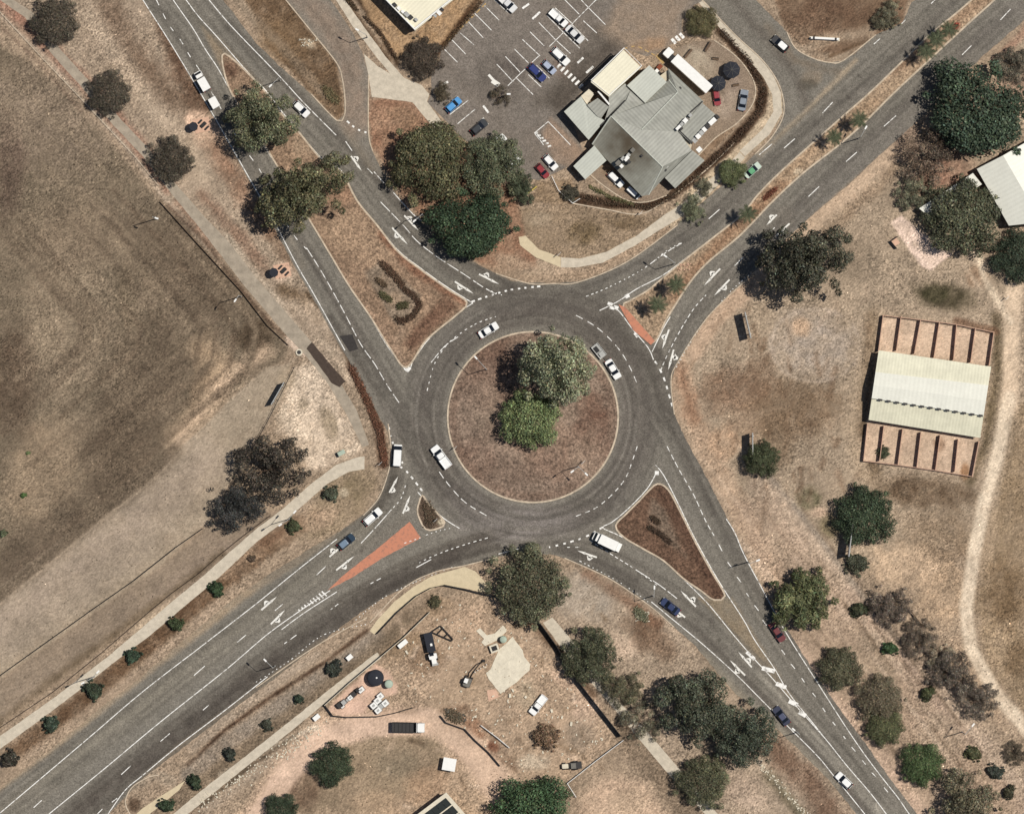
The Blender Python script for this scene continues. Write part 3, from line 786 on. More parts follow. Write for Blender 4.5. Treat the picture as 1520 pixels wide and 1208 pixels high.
# ================================================================== ROADS
CX, CY = 791, 619
ROAD_OUT = [(120, -160), (212, 0), (254, 66), (303, 150), (350, 233), (374, 275), (412, 348), (436, 394), (461, 436), (493, 494), (516, 532), (541, 577), (563, 618),
            (575, 640), (579, 661), (579, 684), (571, 716), (560, 741), (539, 764), (507, 787), (473, 806), (406, 848), (342, 892), (305, 923), (254, 966), (212, 1003), (148, 1051), (79, 1109), (0, 1170), (-200, 1325),
            (40, 1325), (130, 1240), (193, 1175), (213, 1154), (266, 1113), (332, 1063), (400, 1012), (460, 966), (518, 921), (565, 889), (605, 870), (645, 848), (690, 839), (740, 826), (780, 819), (821, 823), (853, 834), (900, 855), (945, 884), (972, 904), (1000, 930), (1030, 956), (1058, 990), (1092, 1030), (1140, 1068), (1184, 1110), (1231, 1158), (1275, 1212), (1390, 1370),
            (1480, 1370), (1362, 1208), (1320, 1154), (1290, 1110), (1254, 1062), (1216, 1008), (1176, 946), (1150, 905), (1128, 866), (1100, 812), (1068, 745), (1040, 692), (1016, 648), (1001, 615), (996, 565), (1006, 538), (1025, 509), (1051, 469), (1078, 440), (1110, 413), (1131, 392), (1162, 360), (1210, 316), (1266, 269), (1305, 231), (1332, 208), (1395, 148), (1456, 86), (1491, 56), (1525, 26), (1680, -110), (1560, -110), (1353, 4), (1340, 34), (1300, 52), (1268, 80), (1252, 90), (1231, 93), (1207, 87), (1181, 72), (1168, 48), (1122, 0), (1060, -80), (985, -80), (1042, 0), (1050, 8), (1091, 52), (1126, 84), (1146, 108), (1160, 136), (1163, 170), (1146, 203), (1120, 230), (1080, 268), (1045, 298), (1006, 333), (967, 365), (930, 388), (892, 407), (858, 418), (821, 420), (786, 420), (760, 417), (736, 406), (708, 391), (660, 358), (626, 330), (602, 306), (584, 283), (566, 252), (553, 224), (547, 196), (547, 111), (539, 82), (526, 53), (504, 19), (486, -6), (440, -80), (380, -80), (424, 0), (432, 11), (458, 42), (482, 69), (499, 93), (508, 117), (512, 148), (511, 172), (500, 180), (486, 166), (462, 140), (420, 103), (380, 64), (331, 0), (280, -160)]
LGT = (134, 127, 117); DRK = (86, 80, 73); ASP = (129, 123, 113)


def circ(r, a0, a1, n=40, cx=CX, cy=CY):
    return [(cx + r * math.cos(math.radians(a0 + (a1 - a0) * i / n)), cy + r * math.sin(math.radians(a0 + (a1 - a0) * i / n))) for i in range(n + 1)]


ROAD = [
    ('line', circ(163, 0, 360, 80), 40, (104, 97, 90), 30, .8, 3),
    ('line', circ(140, 0, 360, 80), 9, (90, 83, 77), 8, .55, 2), ('line', circ(152, 0, 360, 80), 8, (92, 86, 79), 8, .45, 2),
    ('line', circ(172, 0, 360, 80), 8, (88, 82, 76), 9, .6, 2),
    ('blob', 770, 778, 90, 30, -5, (142, 134, 128), .95), ('blob', 690, 745, 50, 20, 35, (120, 113, 107), .6), ('blob', 930, 640, 24, 50, 10, (120, 112, 104), .5),
    ('line', [(490, 470), (560, 580), (610, 670), (660, 740)], 8, DRK, 8, .75, 2), ('line', [(460, 380), (520, 480), (590, 590), (640, 690), (690, 740)], 14, (94, 87, 80), 12, .6, 3),
    ('line', [(420, 315), (480, 420), (560, 555), (600, 640)], 10, (88, 82, 76), 9, .6, 2),
    ('line', [(575, 600), (585, 660), (575, 720)], 16, (124, 117, 108), 12, .7, 3),
    ('line', [(640, 560), (662, 500), (712, 460), (770, 440)], 22, (112, 106, 98), 14, .6, 3),
    ('line', [(340, 40), (440, 140), (540, 240), (610, 320), (680, 380), (760, 425)], 14, (92, 86, 79), 12, .7, 3),
    ('line', [(230, 0), (330, 160), (390, 270)], 10, (96, 90, 83), 10, .5, 3), ('line', [(590, 330), (660, 395), (720, 430)], 12, (90, 84, 77), 9, .6, 3),
    ('line', [(700, 430), (790, 440), (870, 440), (930, 480), (975, 545), (1000, 620)], 30, (92, 86, 79), 24, .55, 5),
    ('line', [(900, 470), (960, 540), (1000, 640), (1060, 760)], 12, (88, 82, 75), 10, .6, 3), ('line', [(980, 600), (1040, 720), (1100, 840), (1180, 960)], 10, (94, 88, 81), 10, .6, 3),
    ('line', [(1010, 640), (1060, 740), (1120, 860), (1200, 980), (1300, 1130)], 9, (100, 94, 87), 9, .5, 3),
    ('line', [(930, 470), (960, 505), (975, 520)], 8, (122, 116, 106), 8, .6, 2),
    ('line', [(870, 425), (960, 385), (1040, 330), (1140, 240), (1300, 110), (1440, -20)], 12, (92, 86, 80), 12, .55, 3), ('line', [(890, 440), (980, 395), (1080, 310), (1200, 210), (1370, 60)], 10, (98, 92, 86), 10, .5, 3),
    ('line', [(990, 560), (1020, 480), (1080, 410), (1180, 310), (1330, 170), (1500, 20)], 14, (96, 90, 83), 12, .55, 3),
    ('line', [(1100, 400), (1240, 270), (1400, 120), (1540, -10)], 34, (124, 117, 110), 20, .55, 4),
    ('line', [(975, 520), (1000, 560)], 10, (84, 78, 72), 8, .7, 3),
    ('line', [(720, 800), (620, 845), (520, 900), (400, 985), (240, 1105), (100, 1215), (0, 1290)], 26, (88, 81, 74), 18, .85, 5),
    ('line', [(680, 830), (580, 875), (480, 945), (350, 1040), (200, 1150)], 10, (84, 77, 71), 8, .7, 4), ('line', [(740, 810), (640, 838), (540, 890), (420, 970), (280, 1075)], 7, (76, 70, 64), 6, .6, 3),
    ('line', [(590, 710), (560, 755), (500, 810), (400, 890), (250, 1005), (60, 1150)], 16, (96, 90, 82), 12, .7, 4), ('line', [(600, 770), (520, 830), (400, 915)], 14, (126, 118, 107), 12, .6, 4),
    ('line', [(588, 680), (580, 720), (555, 760)], 14, (86, 80, 72), 8, .75, 2),
    ('line', [(330, 960), (180, 1075), (40, 1185), (-60, 1260)], 24, (142, 134, 122), 18, .8, 5), ('line', [(280, 985), (150, 1085), (20, 1185)], 9, (112, 105, 95), 9, .5, 3),
    ('line', [(540, 790), (470, 848), (400, 902), (300, 977), (200, 1057), (60, 1163), (-20, 1225)], 34, (138, 131, 118), 14, .7, 2),
    ('line', [(490, 792), (440, 828), (370, 874), (300, 930), (212, 998), (80, 1104), (-40, 1195)], 17, (168, 148, 124), 7, .85, 2),
    ('line', [(500, 790), (450, 824), (400, 856)], 14, (126, 117, 104), 8, .75, 2),
    ('line', [(200, 1170), (266, 1108), (332, 1060), (400, 1010), (480, 950)], 10, (150, 134, 114), 6, .7, 2),
    ('line', [(840, 815), (900, 840), (960, 880), (1030, 930), (1090, 990), (1170, 1075), (1290, 1210)], 14, (98, 91, 84), 11, .7, 4), ('line', [(860, 805), (930, 830), (990, 870), (1060, 930)], 12, (106, 99, 91), 10, .5, 4),
    ('line', [(830, 812), (880, 832), (940, 866)], 20, (92, 86, 79), 12, .7, 3),
    ('line', [(1042, 975), (1060, 992), (1100, 1036), (1184, 1108), (1240, 1165)], 14, (150, 140, 124), 8, .8, 2),
    ('line', [(1130, 1000), (1190, 1070), (1250, 1140), (1320, 1220)], 10, (176, 168, 154), 12, .75, 3),
    ('poly', [(1038, 888), (1086, 888), (1150, 990), (1200, 1070), (1165, 1030), (1120, 978)], (146, 130, 108), 6, .85, 3),
    ('poly', [(266, 0), (280, 0), (330, 70), (330, 90)], (118, 112, 100), 6, .6, 3), ('poly', [(300, 40), (330, 62), (400, 140), (340, 130)], (150, 132, 110), 8, .8, 3),
    ('line', [(345, 10), (400, 68), (462, 135), (510, 185), (552, 250)], 12, (136, 126, 112), 8, .8, 2),
    ('line', [(530, 200), (560, 250), (590, 290)], 12, (128, 120, 110), 10, .6, 2),
    ('line', [(380, 260), (420, 330), (450, 395)], 9, (142, 132, 118), 6, .7, 2),
    ('line', [(440, -20), (490, 40), (520, 90), (530, 180)], 40, (150, 132, 116), 20, .85, 4), ('line', [(450, 0), (500, 60), (525, 120)], 8, (116, 104, 92), 8, .5, 3),
    ('line', [(1080, -10), (1140, 60), (1180, 110), (1200, 160)], 12, (96, 88, 80), 12, .6, 4), ('line', [(1140, 40), (1180, 90), (1250, 110)], 10, (126, 112, 96), 9, .6, 4),
    ('blob', 1205, 115, 16, 12, 0, (150, 128, 104), .5), ('blob', 1200, 125, 14, 10, 0, (84, 78, 68), .6),
    ('line', [(1127, 230), (1190, 172), (1270, 90)], 7, (178, 160, 136), 5, .85, 1.5),
    ('blob', 1165, 320, 18, 18, 0, (140, 130, 118), .4),
    ('line', [(575, 640), (579, 680), (560, 741), (520, 778)], 4, (160, 140, 116), 3, .7, 1),
    ('line', [(690, 380), (760, 414), (860, 415), (930, 386), (1006, 330)], 4, (170, 146, 120), 4, .7, 1),
    ('line', [(996, 565), (1010, 535), (1051, 471), (1131, 394), (1210, 318), (1332, 210)], 3, (160, 138, 114), 3, .6, 1),
]
LANES = {
    'A': ([(235, 0), (280, 54), (322, 130), (360, 207), (384, 246), (436, 340), (466, 387), (491, 430), (523, 483), (553, 528), (590, 590), (625, 650), (670, 720)], 22),
    'B': ([(295, 0), (333, 48), (384, 110), (432, 162), (472, 200), (530, 262), (574, 318), (608, 355), (645, 388), (690, 418), (740, 432)], 24),
    'C': ([(870, 432), (920, 412), (970, 382), (1020, 350), (1060, 318), (1120, 260), (1180, 205), (1270, 125), (1350, 55), (1430, -15)], 22),
    'D': ([(985, 560), (1000, 520), (1035, 465), (1080, 410), (1130, 360), (1200, 290), (1290, 205), (1390, 110), (1500, 15)], 22),
    'E': ([(592, 700), (575, 745), (530, 795), (470, 845), (400, 900), (300, 975), (200, 1055), (60, 1160), (0, 1205)], 26),
    'F': ([(760, 800), (680, 822), (610, 850), (560, 876), (480, 928), (400, 985), (300, 1062), (200, 1140), (110, 1215)], 28),
    'G': ([(830, 812), (900, 832), (960, 864), (1010, 895), (1060, 935), (1110, 985), (1170, 1045), (1230, 1110), (1300, 1190)], 22),
    'H': ([(980, 620), (1020, 690), (1060, 770), (1100, 845), (1140, 915), (1200, 1005), (1260, 1090), (1330, 1190)], 22)}


def offs(pts, o):
    out = []
    for i, p in enumerate(pts):
        a = pts[max(i - 1, 0)]; b = pts[min(i + 1, len(pts) - 1)]
        dx, dy = b[0] - a[0], b[1] - a[1]; L = math.hypot(dx, dy) + 1e-6
        out.append((p[0] - dy / L * o, p[1] + dx / L * o))
    return out


_r = random.Random(5)
for key, (pl, hw) in LANES.items():
    q = smooth_line(pl, 14)
    dk, lt = ((80, 74, 67), (112, 105, 95)) if key == 'F' else ((98, 93, 85), (142, 135, 124))
    for c_ in (-hw * .5, hw * .5):
        for w_ in (-5, 5):
            ROAD.append(('line', offs(q, c_ + w_), 4, dk, 5, .5, 1))
        ROAD.append(('line', offs(q, c_), 3, lt, 4, .35, 1))
    for _ in range(16):
        i0 = _r.randint(0, len(q) - 6); i1 = min(len(q), i0 + _r.randint(5, 22))
        ROAD.append(('line', offs(q, _r.uniform(-hw, hw))[i0:i1], _r.uniform(.8, 3), _r.choice((dk, dk, lt, lt)), 2.5, _r.uniform(.3, .65), .6))
for _ in range(46):
    a0 = _r.uniform(0, 360); r_ = _r.uniform(131, 190)
    ROAD.append(('line', circ(r_, a0, a0 + _r.uniform(20, 110), 14), _r.uniform(.8, 4), _r.choice(((90, 85, 78), (96, 91, 84), (138, 131, 121), (146, 139, 129))), 3, _r.uniform(.3, .6), .8))
for _ in range(26):   # tyre marks crossing between ring and exits
    a0 = _r.uniform(0, 360); q = circ(150, a0, a0 + 30, 4) + circ(195, a0 + 48, a0 + 58, 3)
    ROAD.append(('line', smooth_line(q, 12), _r.uniform(1, 2.5), (84, 78, 72), 2.5, _r.uniform(.25, .5), .6))
for _ in range(40):   # repaired cracks and oil spots
    key = _r.choice(list(LANES)); q = smooth_line(LANES[key][0], 10); p_ = q[_r.randint(0, len(q) - 1)]
    ROAD.append(('blob', p_[0] + _r.uniform(-18, 18), p_[1] + _r.uniform(-18, 18), _r.uniform(1.5, 5), _r.uniform(1.5, 7), _r.uniform(0, 180), _r.choice(((84, 78, 72), (140, 132, 120), (96, 90, 82))), .6))
road = sheet('road', ROAD_OUT, 0.02, 'asphalt', ROAD, ASP, 2.5, 0.9, None, 0.07, 0.09)
struct(road)

# side street ends are part of the same sheet; the car park is its own surface
CP = [(735, -40), (716, 6), (655, 74), (652, 92), (640, 112), (640, 140), (634, 152), (660, 178), (685, 205), (740, 240), (770, 262), (800, 268), (822, 258), (846, 246), (868, 232), (842, 160), (880, 118), (925, 72), (960, 84), (985, 74), (1000, 64), (1012, 50), (1012, 30), (1030, 8), (1042, 2), (1020, -40)]
CARPARK = [('blob', 850, 20, 60, 40, 0, (124, 114, 104), .6), ('line', [(920, 60), (870, 105), (830, 150)], 30, (84, 76, 68), 18, .8, 5), ('line', [(925, 20), (890, 50), (830, 130), (800, 150)], 22, (96, 88, 79), 16, .6, 6),
           ('poly', [(925, -10), (1030, -10), (1012, 30), (1010, 62), (985, 78), (930, 76), (895, 46)], (154, 136, 118), 20, .9, 5), ('blob', 965, 66, 30, 12, -10, (164, 136, 110), .8), ('blob', 810, 215, 40, 30, 0, (124, 113, 102), .7),
           ('blob', 740, 120, 40, 40, 0, (104, 96, 88), .6), ('poly', [(804, 196), (818, 176), (868, 226), (845, 250), (822, 240)], (160, 136, 116), 6, .85, 2), ('blob', 760, 95, 26, 18, 30, (92, 84, 78), .5),
           ('line', [(655, 90), (700, 140), (760, 200)], 20, (122, 112, 102), 20, .5, 6), ('blob', 830, 100, 20, 12, 40, (140, 110, 96), .4)]
car_park = struct(sheet('car_park', CP, 0.025, 'asphalt', CARPARK, (130, 121, 112), 3.0, 0.4, None, 0.07, 0.10))
YARD = [(985, 80), (1030, 62), (1060, 60), (1088, 80), (1108, 102), (1121, 128), (1117, 155), (1094, 183), (1062, 205), (1040, 228), (1030, 240), (990, 290), (960, 300), (930, 296), (895, 275), (872, 255), (868, 232), (905, 235), (990, 250), (1058, 180), (1040, 150), (985, 96)]
yard = struct(sheet('service_yard', YARD, 0.03, 'asphalt', [('blob', 1035, 95, 34, 24, 40, (176, 162, 142), .9), ('blob', 1085, 130, 20, 30, 0, (150, 132, 118), .8), ('blob', 1080, 155, 16, 26, 30, (176, 158, 140), .9), ('line', [(1038, 100), (1055, 118), (1075, 140)], 3, (100, 88, 74), 3, .6, 1), ('blob', 920, 268, 40, 16, 40, (150, 126, 102), .8)], (148, 130, 112), 4.0, 0.3))

# footpaths
PATHS = []


def path(name, pts, z, mat):
    PATHS.append(pts)
    return struct(sheet(name, pts, z, mat, jitter=0.35))


path('footpath', [(0, 1092), (79, 1036), (159, 975), (212, 930), (256, 892), (300, 856), (340, 820), (380, 785), (420, 755), (459, 720), (499, 690), (528, 679), (541, 677), (541, 696), (518, 700), (486, 718), (425, 771), (380, 805), (326, 856), (283, 892), (220, 945), (170, 982), (114, 1027), (58, 1069), (0, 1111), (-120, 1200), (-120, 1180)], 0.015, 'path')
path('footpath', [(549, 936), (560, 920), (585, 893), (612, 872), (640, 855), (690, 841), (706, 848), (728, 872), (722, 880), (690, 873), (655, 868), (626, 880), (590, 908), (556, 942)], 0.03, 'cream_path')
path('footpath', [(806, 924), (820, 916), (846, 946), (884, 998), (922, 1044), (965, 1090), (1008, 1140), (1032, 1168), (1080, 1225), (1062, 1225), (1020, 1178), (992, 1148), (950, 1098), (910, 1050), (870, 1004), (834, 962)], 0.015, 'path')
path('footpath', [(770, 352), (780, 350), (800, 370), (832, 382), (832, 397), (795, 382), (772, 364)], 0.03, 'cream_path')
path('footpath', [(832.5, 382), (860, 384), (900, 374), (945, 350), (985, 320), (1010, 304), (1045, 274), (1078, 246), (1098, 226), (1106, 234), (1086, 256), (1052, 288), (1018, 318), (985, 338), (940, 366), (895, 390), (855, 397), (832.5, 397)], 0.032, 'path')
path('footpath', [(-20, -30), (0, -12), (48, 18), (90, 74), (130, 118), (180, 178), (222, 222), (258, 270), (300, 318), (340, 360), (380, 412), (440, 482), (470, 516), (498, 556), (530, 610), (548, 660), (538, 664), (516, 618), (486, 568), (452, 526), (422, 494), (364, 426), (324, 374), (288, 328), (248, 280), (211, 231), (168, 186), (118, 126), (78, 82), (37, 26), (-30, -20)], 0.012, 'grey_path')
path('footpath', [(505, -10), (540, 40), (572, 84), (600, 116), (626, 127), (637, 140), (634, 151), (658, 184), (645, 192), (612, 152), (552, 144), (547, 112), (540, 80), (560, 98), (579, 110), (558, 84), (524, 40), (492, -10)], 0.03, 'path')
path('footpath', [(185, 1225), (210, 1200), (240, 1180), (275, 1158), (266, 1172), (222, 1208), (205, 1228)], 0.03, 'cream_path')
path('footpath', [(236, 1225), (300, 1172), (372, 1116), (430, 1070), (500, 1014), (550, 975), (560, 968), (566, 976), (520, 1012), (440, 1078), (380, 1126), (310, 1182), (258, 1225)], 0.015, 'path')
path('footpath', [(1034, -20), (1050, 0), (1092, 50), (1126, 84), (1146, 108), (1159, 138), (1161, 168), (1142, 200), (1106, 232), (1098, 224), (1132, 192), (1148, 166), (1146, 140), (1134, 116), (1112, 90), (1080, 56), (1030, -5)], 0.015, 'path')
# patches of new asphalt
pm = struct(sheet('asphalt_patch', [(504, 499), (523, 496), (532, 518), (519, 522)], 0.026, 'dark_patch', jitter=0.3))
struct(sheet('asphalt_patch', [(455, 517), (463, 508), (500, 552), (513, 566), (504, 575), (492, 568)], 0.03, 'mulch_patch', jitter=0.5))

# ------------------------------------------------------------------ raised islands with kerbs
def island(name, pts, ops, base, h=0.13, kw=0.45, dome=0.0, kerb=True):
    o = struct(sheet(name, pts, h, 'ground', ops, base, 2.6, 0.2, None, 0.16, 0.22, dome, 0.26))
    mb = MB(); raised_ribbon(mb, dens(pts, 4.0), kw, 0.0, h + 0.03, True)
    mb.build('kerb', 'kerb', o)
    # side skirt so that the island is solid
    return o


island('roundabout_island', circ(126.5, 0, 360, 90)[:-1],
       [('blob', 740, 560, 50, 60, 0, (120, 88, 72), .6), ('blob', 880, 640, 30, 60, 0, (122, 84, 66), .7), ('blob', 700, 680, 40, 30, 0, (140, 108, 90), .6), ('blob', 830, 680, 60, 40, 0, (146, 112, 92), .7),
        ('blob', 720, 520, 40, 20, 0, (118, 86, 70), .6), ('blob', 780, 640, 60, 30, 0, (150, 116, 94), .4), ('line', circ(118, 0, 360, 60), 12, (128, 98, 80), 8, .5, 4), ('blob', 870, 680, 30, 40, 0, (164, 140, 118), .5), ('blob', 720, 600, 24, 40, 0, (156, 132, 112), .5), ('blob', 760, 700, 50, 24, 0, (120, 96, 80), .5)], (146, 121, 103), dome=0.5)
island('traffic_island', smooth_line([(330, 82), (350, 92), (395, 138), (420, 172), (444, 197), (478, 238), (507, 256), (530, 298), (561, 336), (590, 373), (624, 400), (664, 429), (693, 449), (678, 467), (652, 488), (630, 508), (603, 545), (580, 518), (551, 472), (518, 424), (491, 379), (464, 334), (430, 278), (395, 219), (368, 179), (339, 128)], 6, True),
       [('poly', [(475, 335), (530, 310), (590, 378), (560, 400), (500, 370)], (176, 142, 112), 14, .8, 6), ('line', [(570, 350), (620, 402), (690, 446)], 16, (146, 98, 72), 8, .85, 4), ('poly', [(620, 480), (660, 440), (680, 455), (640, 490), (612, 520), (600, 510)], (120, 84, 64), 8, .85, 4),
        ('poly', [(542, 404), (560, 390), (600, 415), (625, 440), (622, 462), (596, 485), (584, 478), (545, 412)], (142, 122, 102), 6, .85, 3), ('line', [(598, 490), (585, 515), (600, 535)], 10, (156, 128, 104), 8, .6, 3),
        ('line', [(500, 400), (560, 480), (590, 520)], 10, (164, 130, 104), 10, .6, 4), ('blob', 585, 445, 10, 14, 30, (170, 140, 112), .7)] + [('blob', 342, 105, 14, 12, 30, (108, 76, 58), .8), ('blob', 450, 215, 20, 20, 0, (186, 156, 126), .8), ('blob', 370, 140, 20, 12, 40, (160, 136, 110), .7), ('blob', 500, 290, 26, 16, 0, (160, 118, 90), .7)], (154, 122, 96))
island('traffic_island', smooth_line([(961, 730), (976, 718), (992, 727), (1010, 760), (1034, 808), (1056, 848), (1076, 884), (1060, 890), (1040, 876), (1014, 858), (985, 832), (956, 815), (926, 797), (914, 780), (930, 762), (950, 742)], 6, True),
       [('line', [(985, 735), (1020, 795), (1065, 878)], 16, (98, 68, 52), 8, .8, 4), ('poly', [(968, 742), (985, 752), (1008, 800), (1018, 826), (990, 805), (962, 772)], (130, 110, 92), 8, .75, 4), ('blob', 935, 785, 16, 12, 0, (120, 90, 70), .6)], (114, 83, 64))
island('traffic_island', smooth_line([(627, 735), (636, 748), (660, 775), (650, 784), (632, 785), (620, 762), (622, 746)], 5, True), [('blob', 655, 775, 6, 5, 0, (224, 208, 176), .9)], (104, 84, 68))
island('median_island', smooth_line([(934, 447), (960, 432), (986, 411), (1025, 379), (1070, 344), (1102, 318), (1126, 288), (1160, 254), (1199, 219), (1252, 172), (1292, 137), (1342, 89), (1380, 52), (1438, 4), (1540, -90), (1575, -90), (1472, 4), (1430, 42), (1372, 96), (1324, 141), (1279, 186), (1242, 218), (1191, 258), (1146, 300), (1112, 336), (1091, 356), (1051, 389), (1025, 418), (1004, 450), (988, 476), (970, 508), (950, 484), (925, 455)], 6, True),
       [('line', [(1000, 440), (1080, 350), (1160, 275)], 18, (160, 116, 84), 12, .7, 5), ('line', [(1170, 255), (1250, 185), (1300, 150)], 12, (176, 140, 106), 10, .6, 5), ('blob', 1143, 287, 14, 5, -40, (98, 58, 42), .9), ('blob', 1418, 40, 8, 5, -40, (132, 62, 46), .9), ('line', [(1330, 105), (1470, -10)], 12, (150, 112, 84), 10, .6, 4), ('blob', 1185, 255, 8, 6, 0, (198, 176, 146), .7), ('line', [(990, 390), (1040, 365)], 14, (160, 136, 110), 8, .6, 4)], (172, 142, 112))
o = struct(sheet('paved_strip', [(918, 452), (928, 456), (972, 506), (966, 512), (940, 490)], 0.165, 'coral', jitter=0.0))
struct(sheet('paved_wedge', [(608, 774), (625, 798), (566, 829), (524, 856), (486, 876), (508, 855), (565, 810)], 0.035, 'coral', jitter=0.3))

# kerb lines that stand beside lawns
kerb_lines = [[(424, 0), (458, 42), (499, 93), (508, 117), (512, 148), (511, 172), (500, 179), (462, 140)], [(1042, 0), (1091, 52), (1126, 84), (1146, 108), (1160, 136), (1163, 170), (1146, 203), (1120, 230)],
              [(1168, 48), (1181, 72), (1207, 87), (1231, 93), (1252, 90), (1300, 52)], [(1060, 60), (1088, 80), (1108, 102), (1121, 128), (1117, 155), (1094, 183), (1062, 205), (1036, 232)], [(868, 252), (895, 275), (930, 297), (960, 300), (990, 290)],
              [(547, 112), (547, 196), (553, 224)], [(850, 302), (900, 311), (948, 318), (985, 300), (1045, 255), (1090, 212)], [(193, 1208), (186, 1190), (196, 1168), (222, 1152), (236, 1150)]]
mb = MB()
for k in kerb_lines: raised_ribbon(mb, smooth_line(k, 5), 0.3, 0.0, 0.14)
kb = struct(mb.build('kerbstones', 'kerb'))
mb = MB()
for k in ([(576, 629), (580, 661), (580, 684), (571, 718), (560, 742), (539, 765)], [(549, 924), (600, 872), (645, 849), (690, 839), (738, 827)], [(838, 828), (900, 856), (945, 885), (972, 905), (1000, 930)], [(736, 406), (786, 421), (821, 421), (858, 419), (930, 389), (1006, 334)], [(1001, 615), (996, 565), (1006, 538), (1051, 470), (1110, 414)], [(380, 1020), (470, 958), (545, 916)]):
    raised_ribbon(mb, smooth_line(k, 5), 0.28, 0.0, 0.13)
struct(mb.build('kerbstones', 'kerb'))

# ------------------------------------------------------------------ markings
ZM = 0.032
ln = MB()
W = 0.2
EDGE = [
    [(195, -30), (212, 0), (254, 66), (305, 151), (352, 233), (376, 275), (410, 335), (441, 394), (465, 435), (497, 493), (512, 520)],
    [(240, -30), (257, 0), (286, 42), (305, 74), (323, 101), (339, 130), (368, 180), (392, 217), (430, 278), (464, 334), (491, 379), (518, 424), (550, 472), (576, 515), (604, 550), (612, 538), (630, 511), (650, 489), (672, 469), (702, 450)],
    [(260, -20), (276, 0), (294, 24), (323, 56), (371, 111), (395, 135), (420, 168), (444, 196), (478, 236), (507, 254), (531, 300), (560, 334), (590, 371), (624, 398), (665, 427), (702, 450)],
    [(290, -25), (310, 0), (344, 40), (397, 95), (420, 119), (452, 154), (499, 201)], [(584, 286), (613, 318), (626, 328)],
    [(500, 800), (444, 844), (380, 896), (300, 958), (212, 1026), (130, 1096), (0, 1206), (-60, 1256)],
    [(490, 876), (450, 903), (397, 941), (336, 993), (238, 1071), (159, 1137), (72, 1208), (20, 1250)], [(500, 878), (452, 909), (418, 934)],
    [(160, 1208), (186, 1172), (212, 1150), (265, 1106), (331, 1056), (397, 1004)],
    [(770, 814), (740, 822)], [(967, 893), (990, 912), (1041, 954), (1091, 999), (1131, 1039), (1168, 1076), (1213, 1121), (1237, 1150), (1284, 1208), (1320, 1255)],
    [(975, 700), (960, 726), (930, 757), (908, 775), (895, 783), (920, 795), (956, 815), (985, 832), (1014, 859), (1051, 896), (1088, 941), (1120, 978), (1147, 1007), (1186, 1052), (1226, 1097), (1258, 1137), (1290, 1174), (1316, 1208), (1350, 1255)],
    [(973, 690), (985, 705), (1006, 746), (1030, 796), (1054, 840), (1073, 872), (1104, 920), (1120, 949), (1149, 991), (1173, 1031), (1207, 1073), (1226, 1097)],
    [(1078, 770), (1091, 791), (1104, 822), (1131, 873), (1152, 912), (1173, 949), (1213, 1012), (1252, 1073), (1279, 1113), (1305, 1148), (1332, 1182), (1350, 1208), (1385, 1255)],
    [(890, 461), (918, 447), (945, 429), (985, 408), (1025, 378)], [(905, 456), (918, 461), (940, 490), (962, 516), (970, 534)], [(968, 522), (985, 487), (995, 470)],
    [(620, 730), (640, 752), (660, 770), (682, 784)],
    [(1127, 230), (1146, 214)],
]
for i_, e in enumerate(EDGE): ribbon(ln, smooth_line(e, 5), W, ZM + i_ * 0.0004)
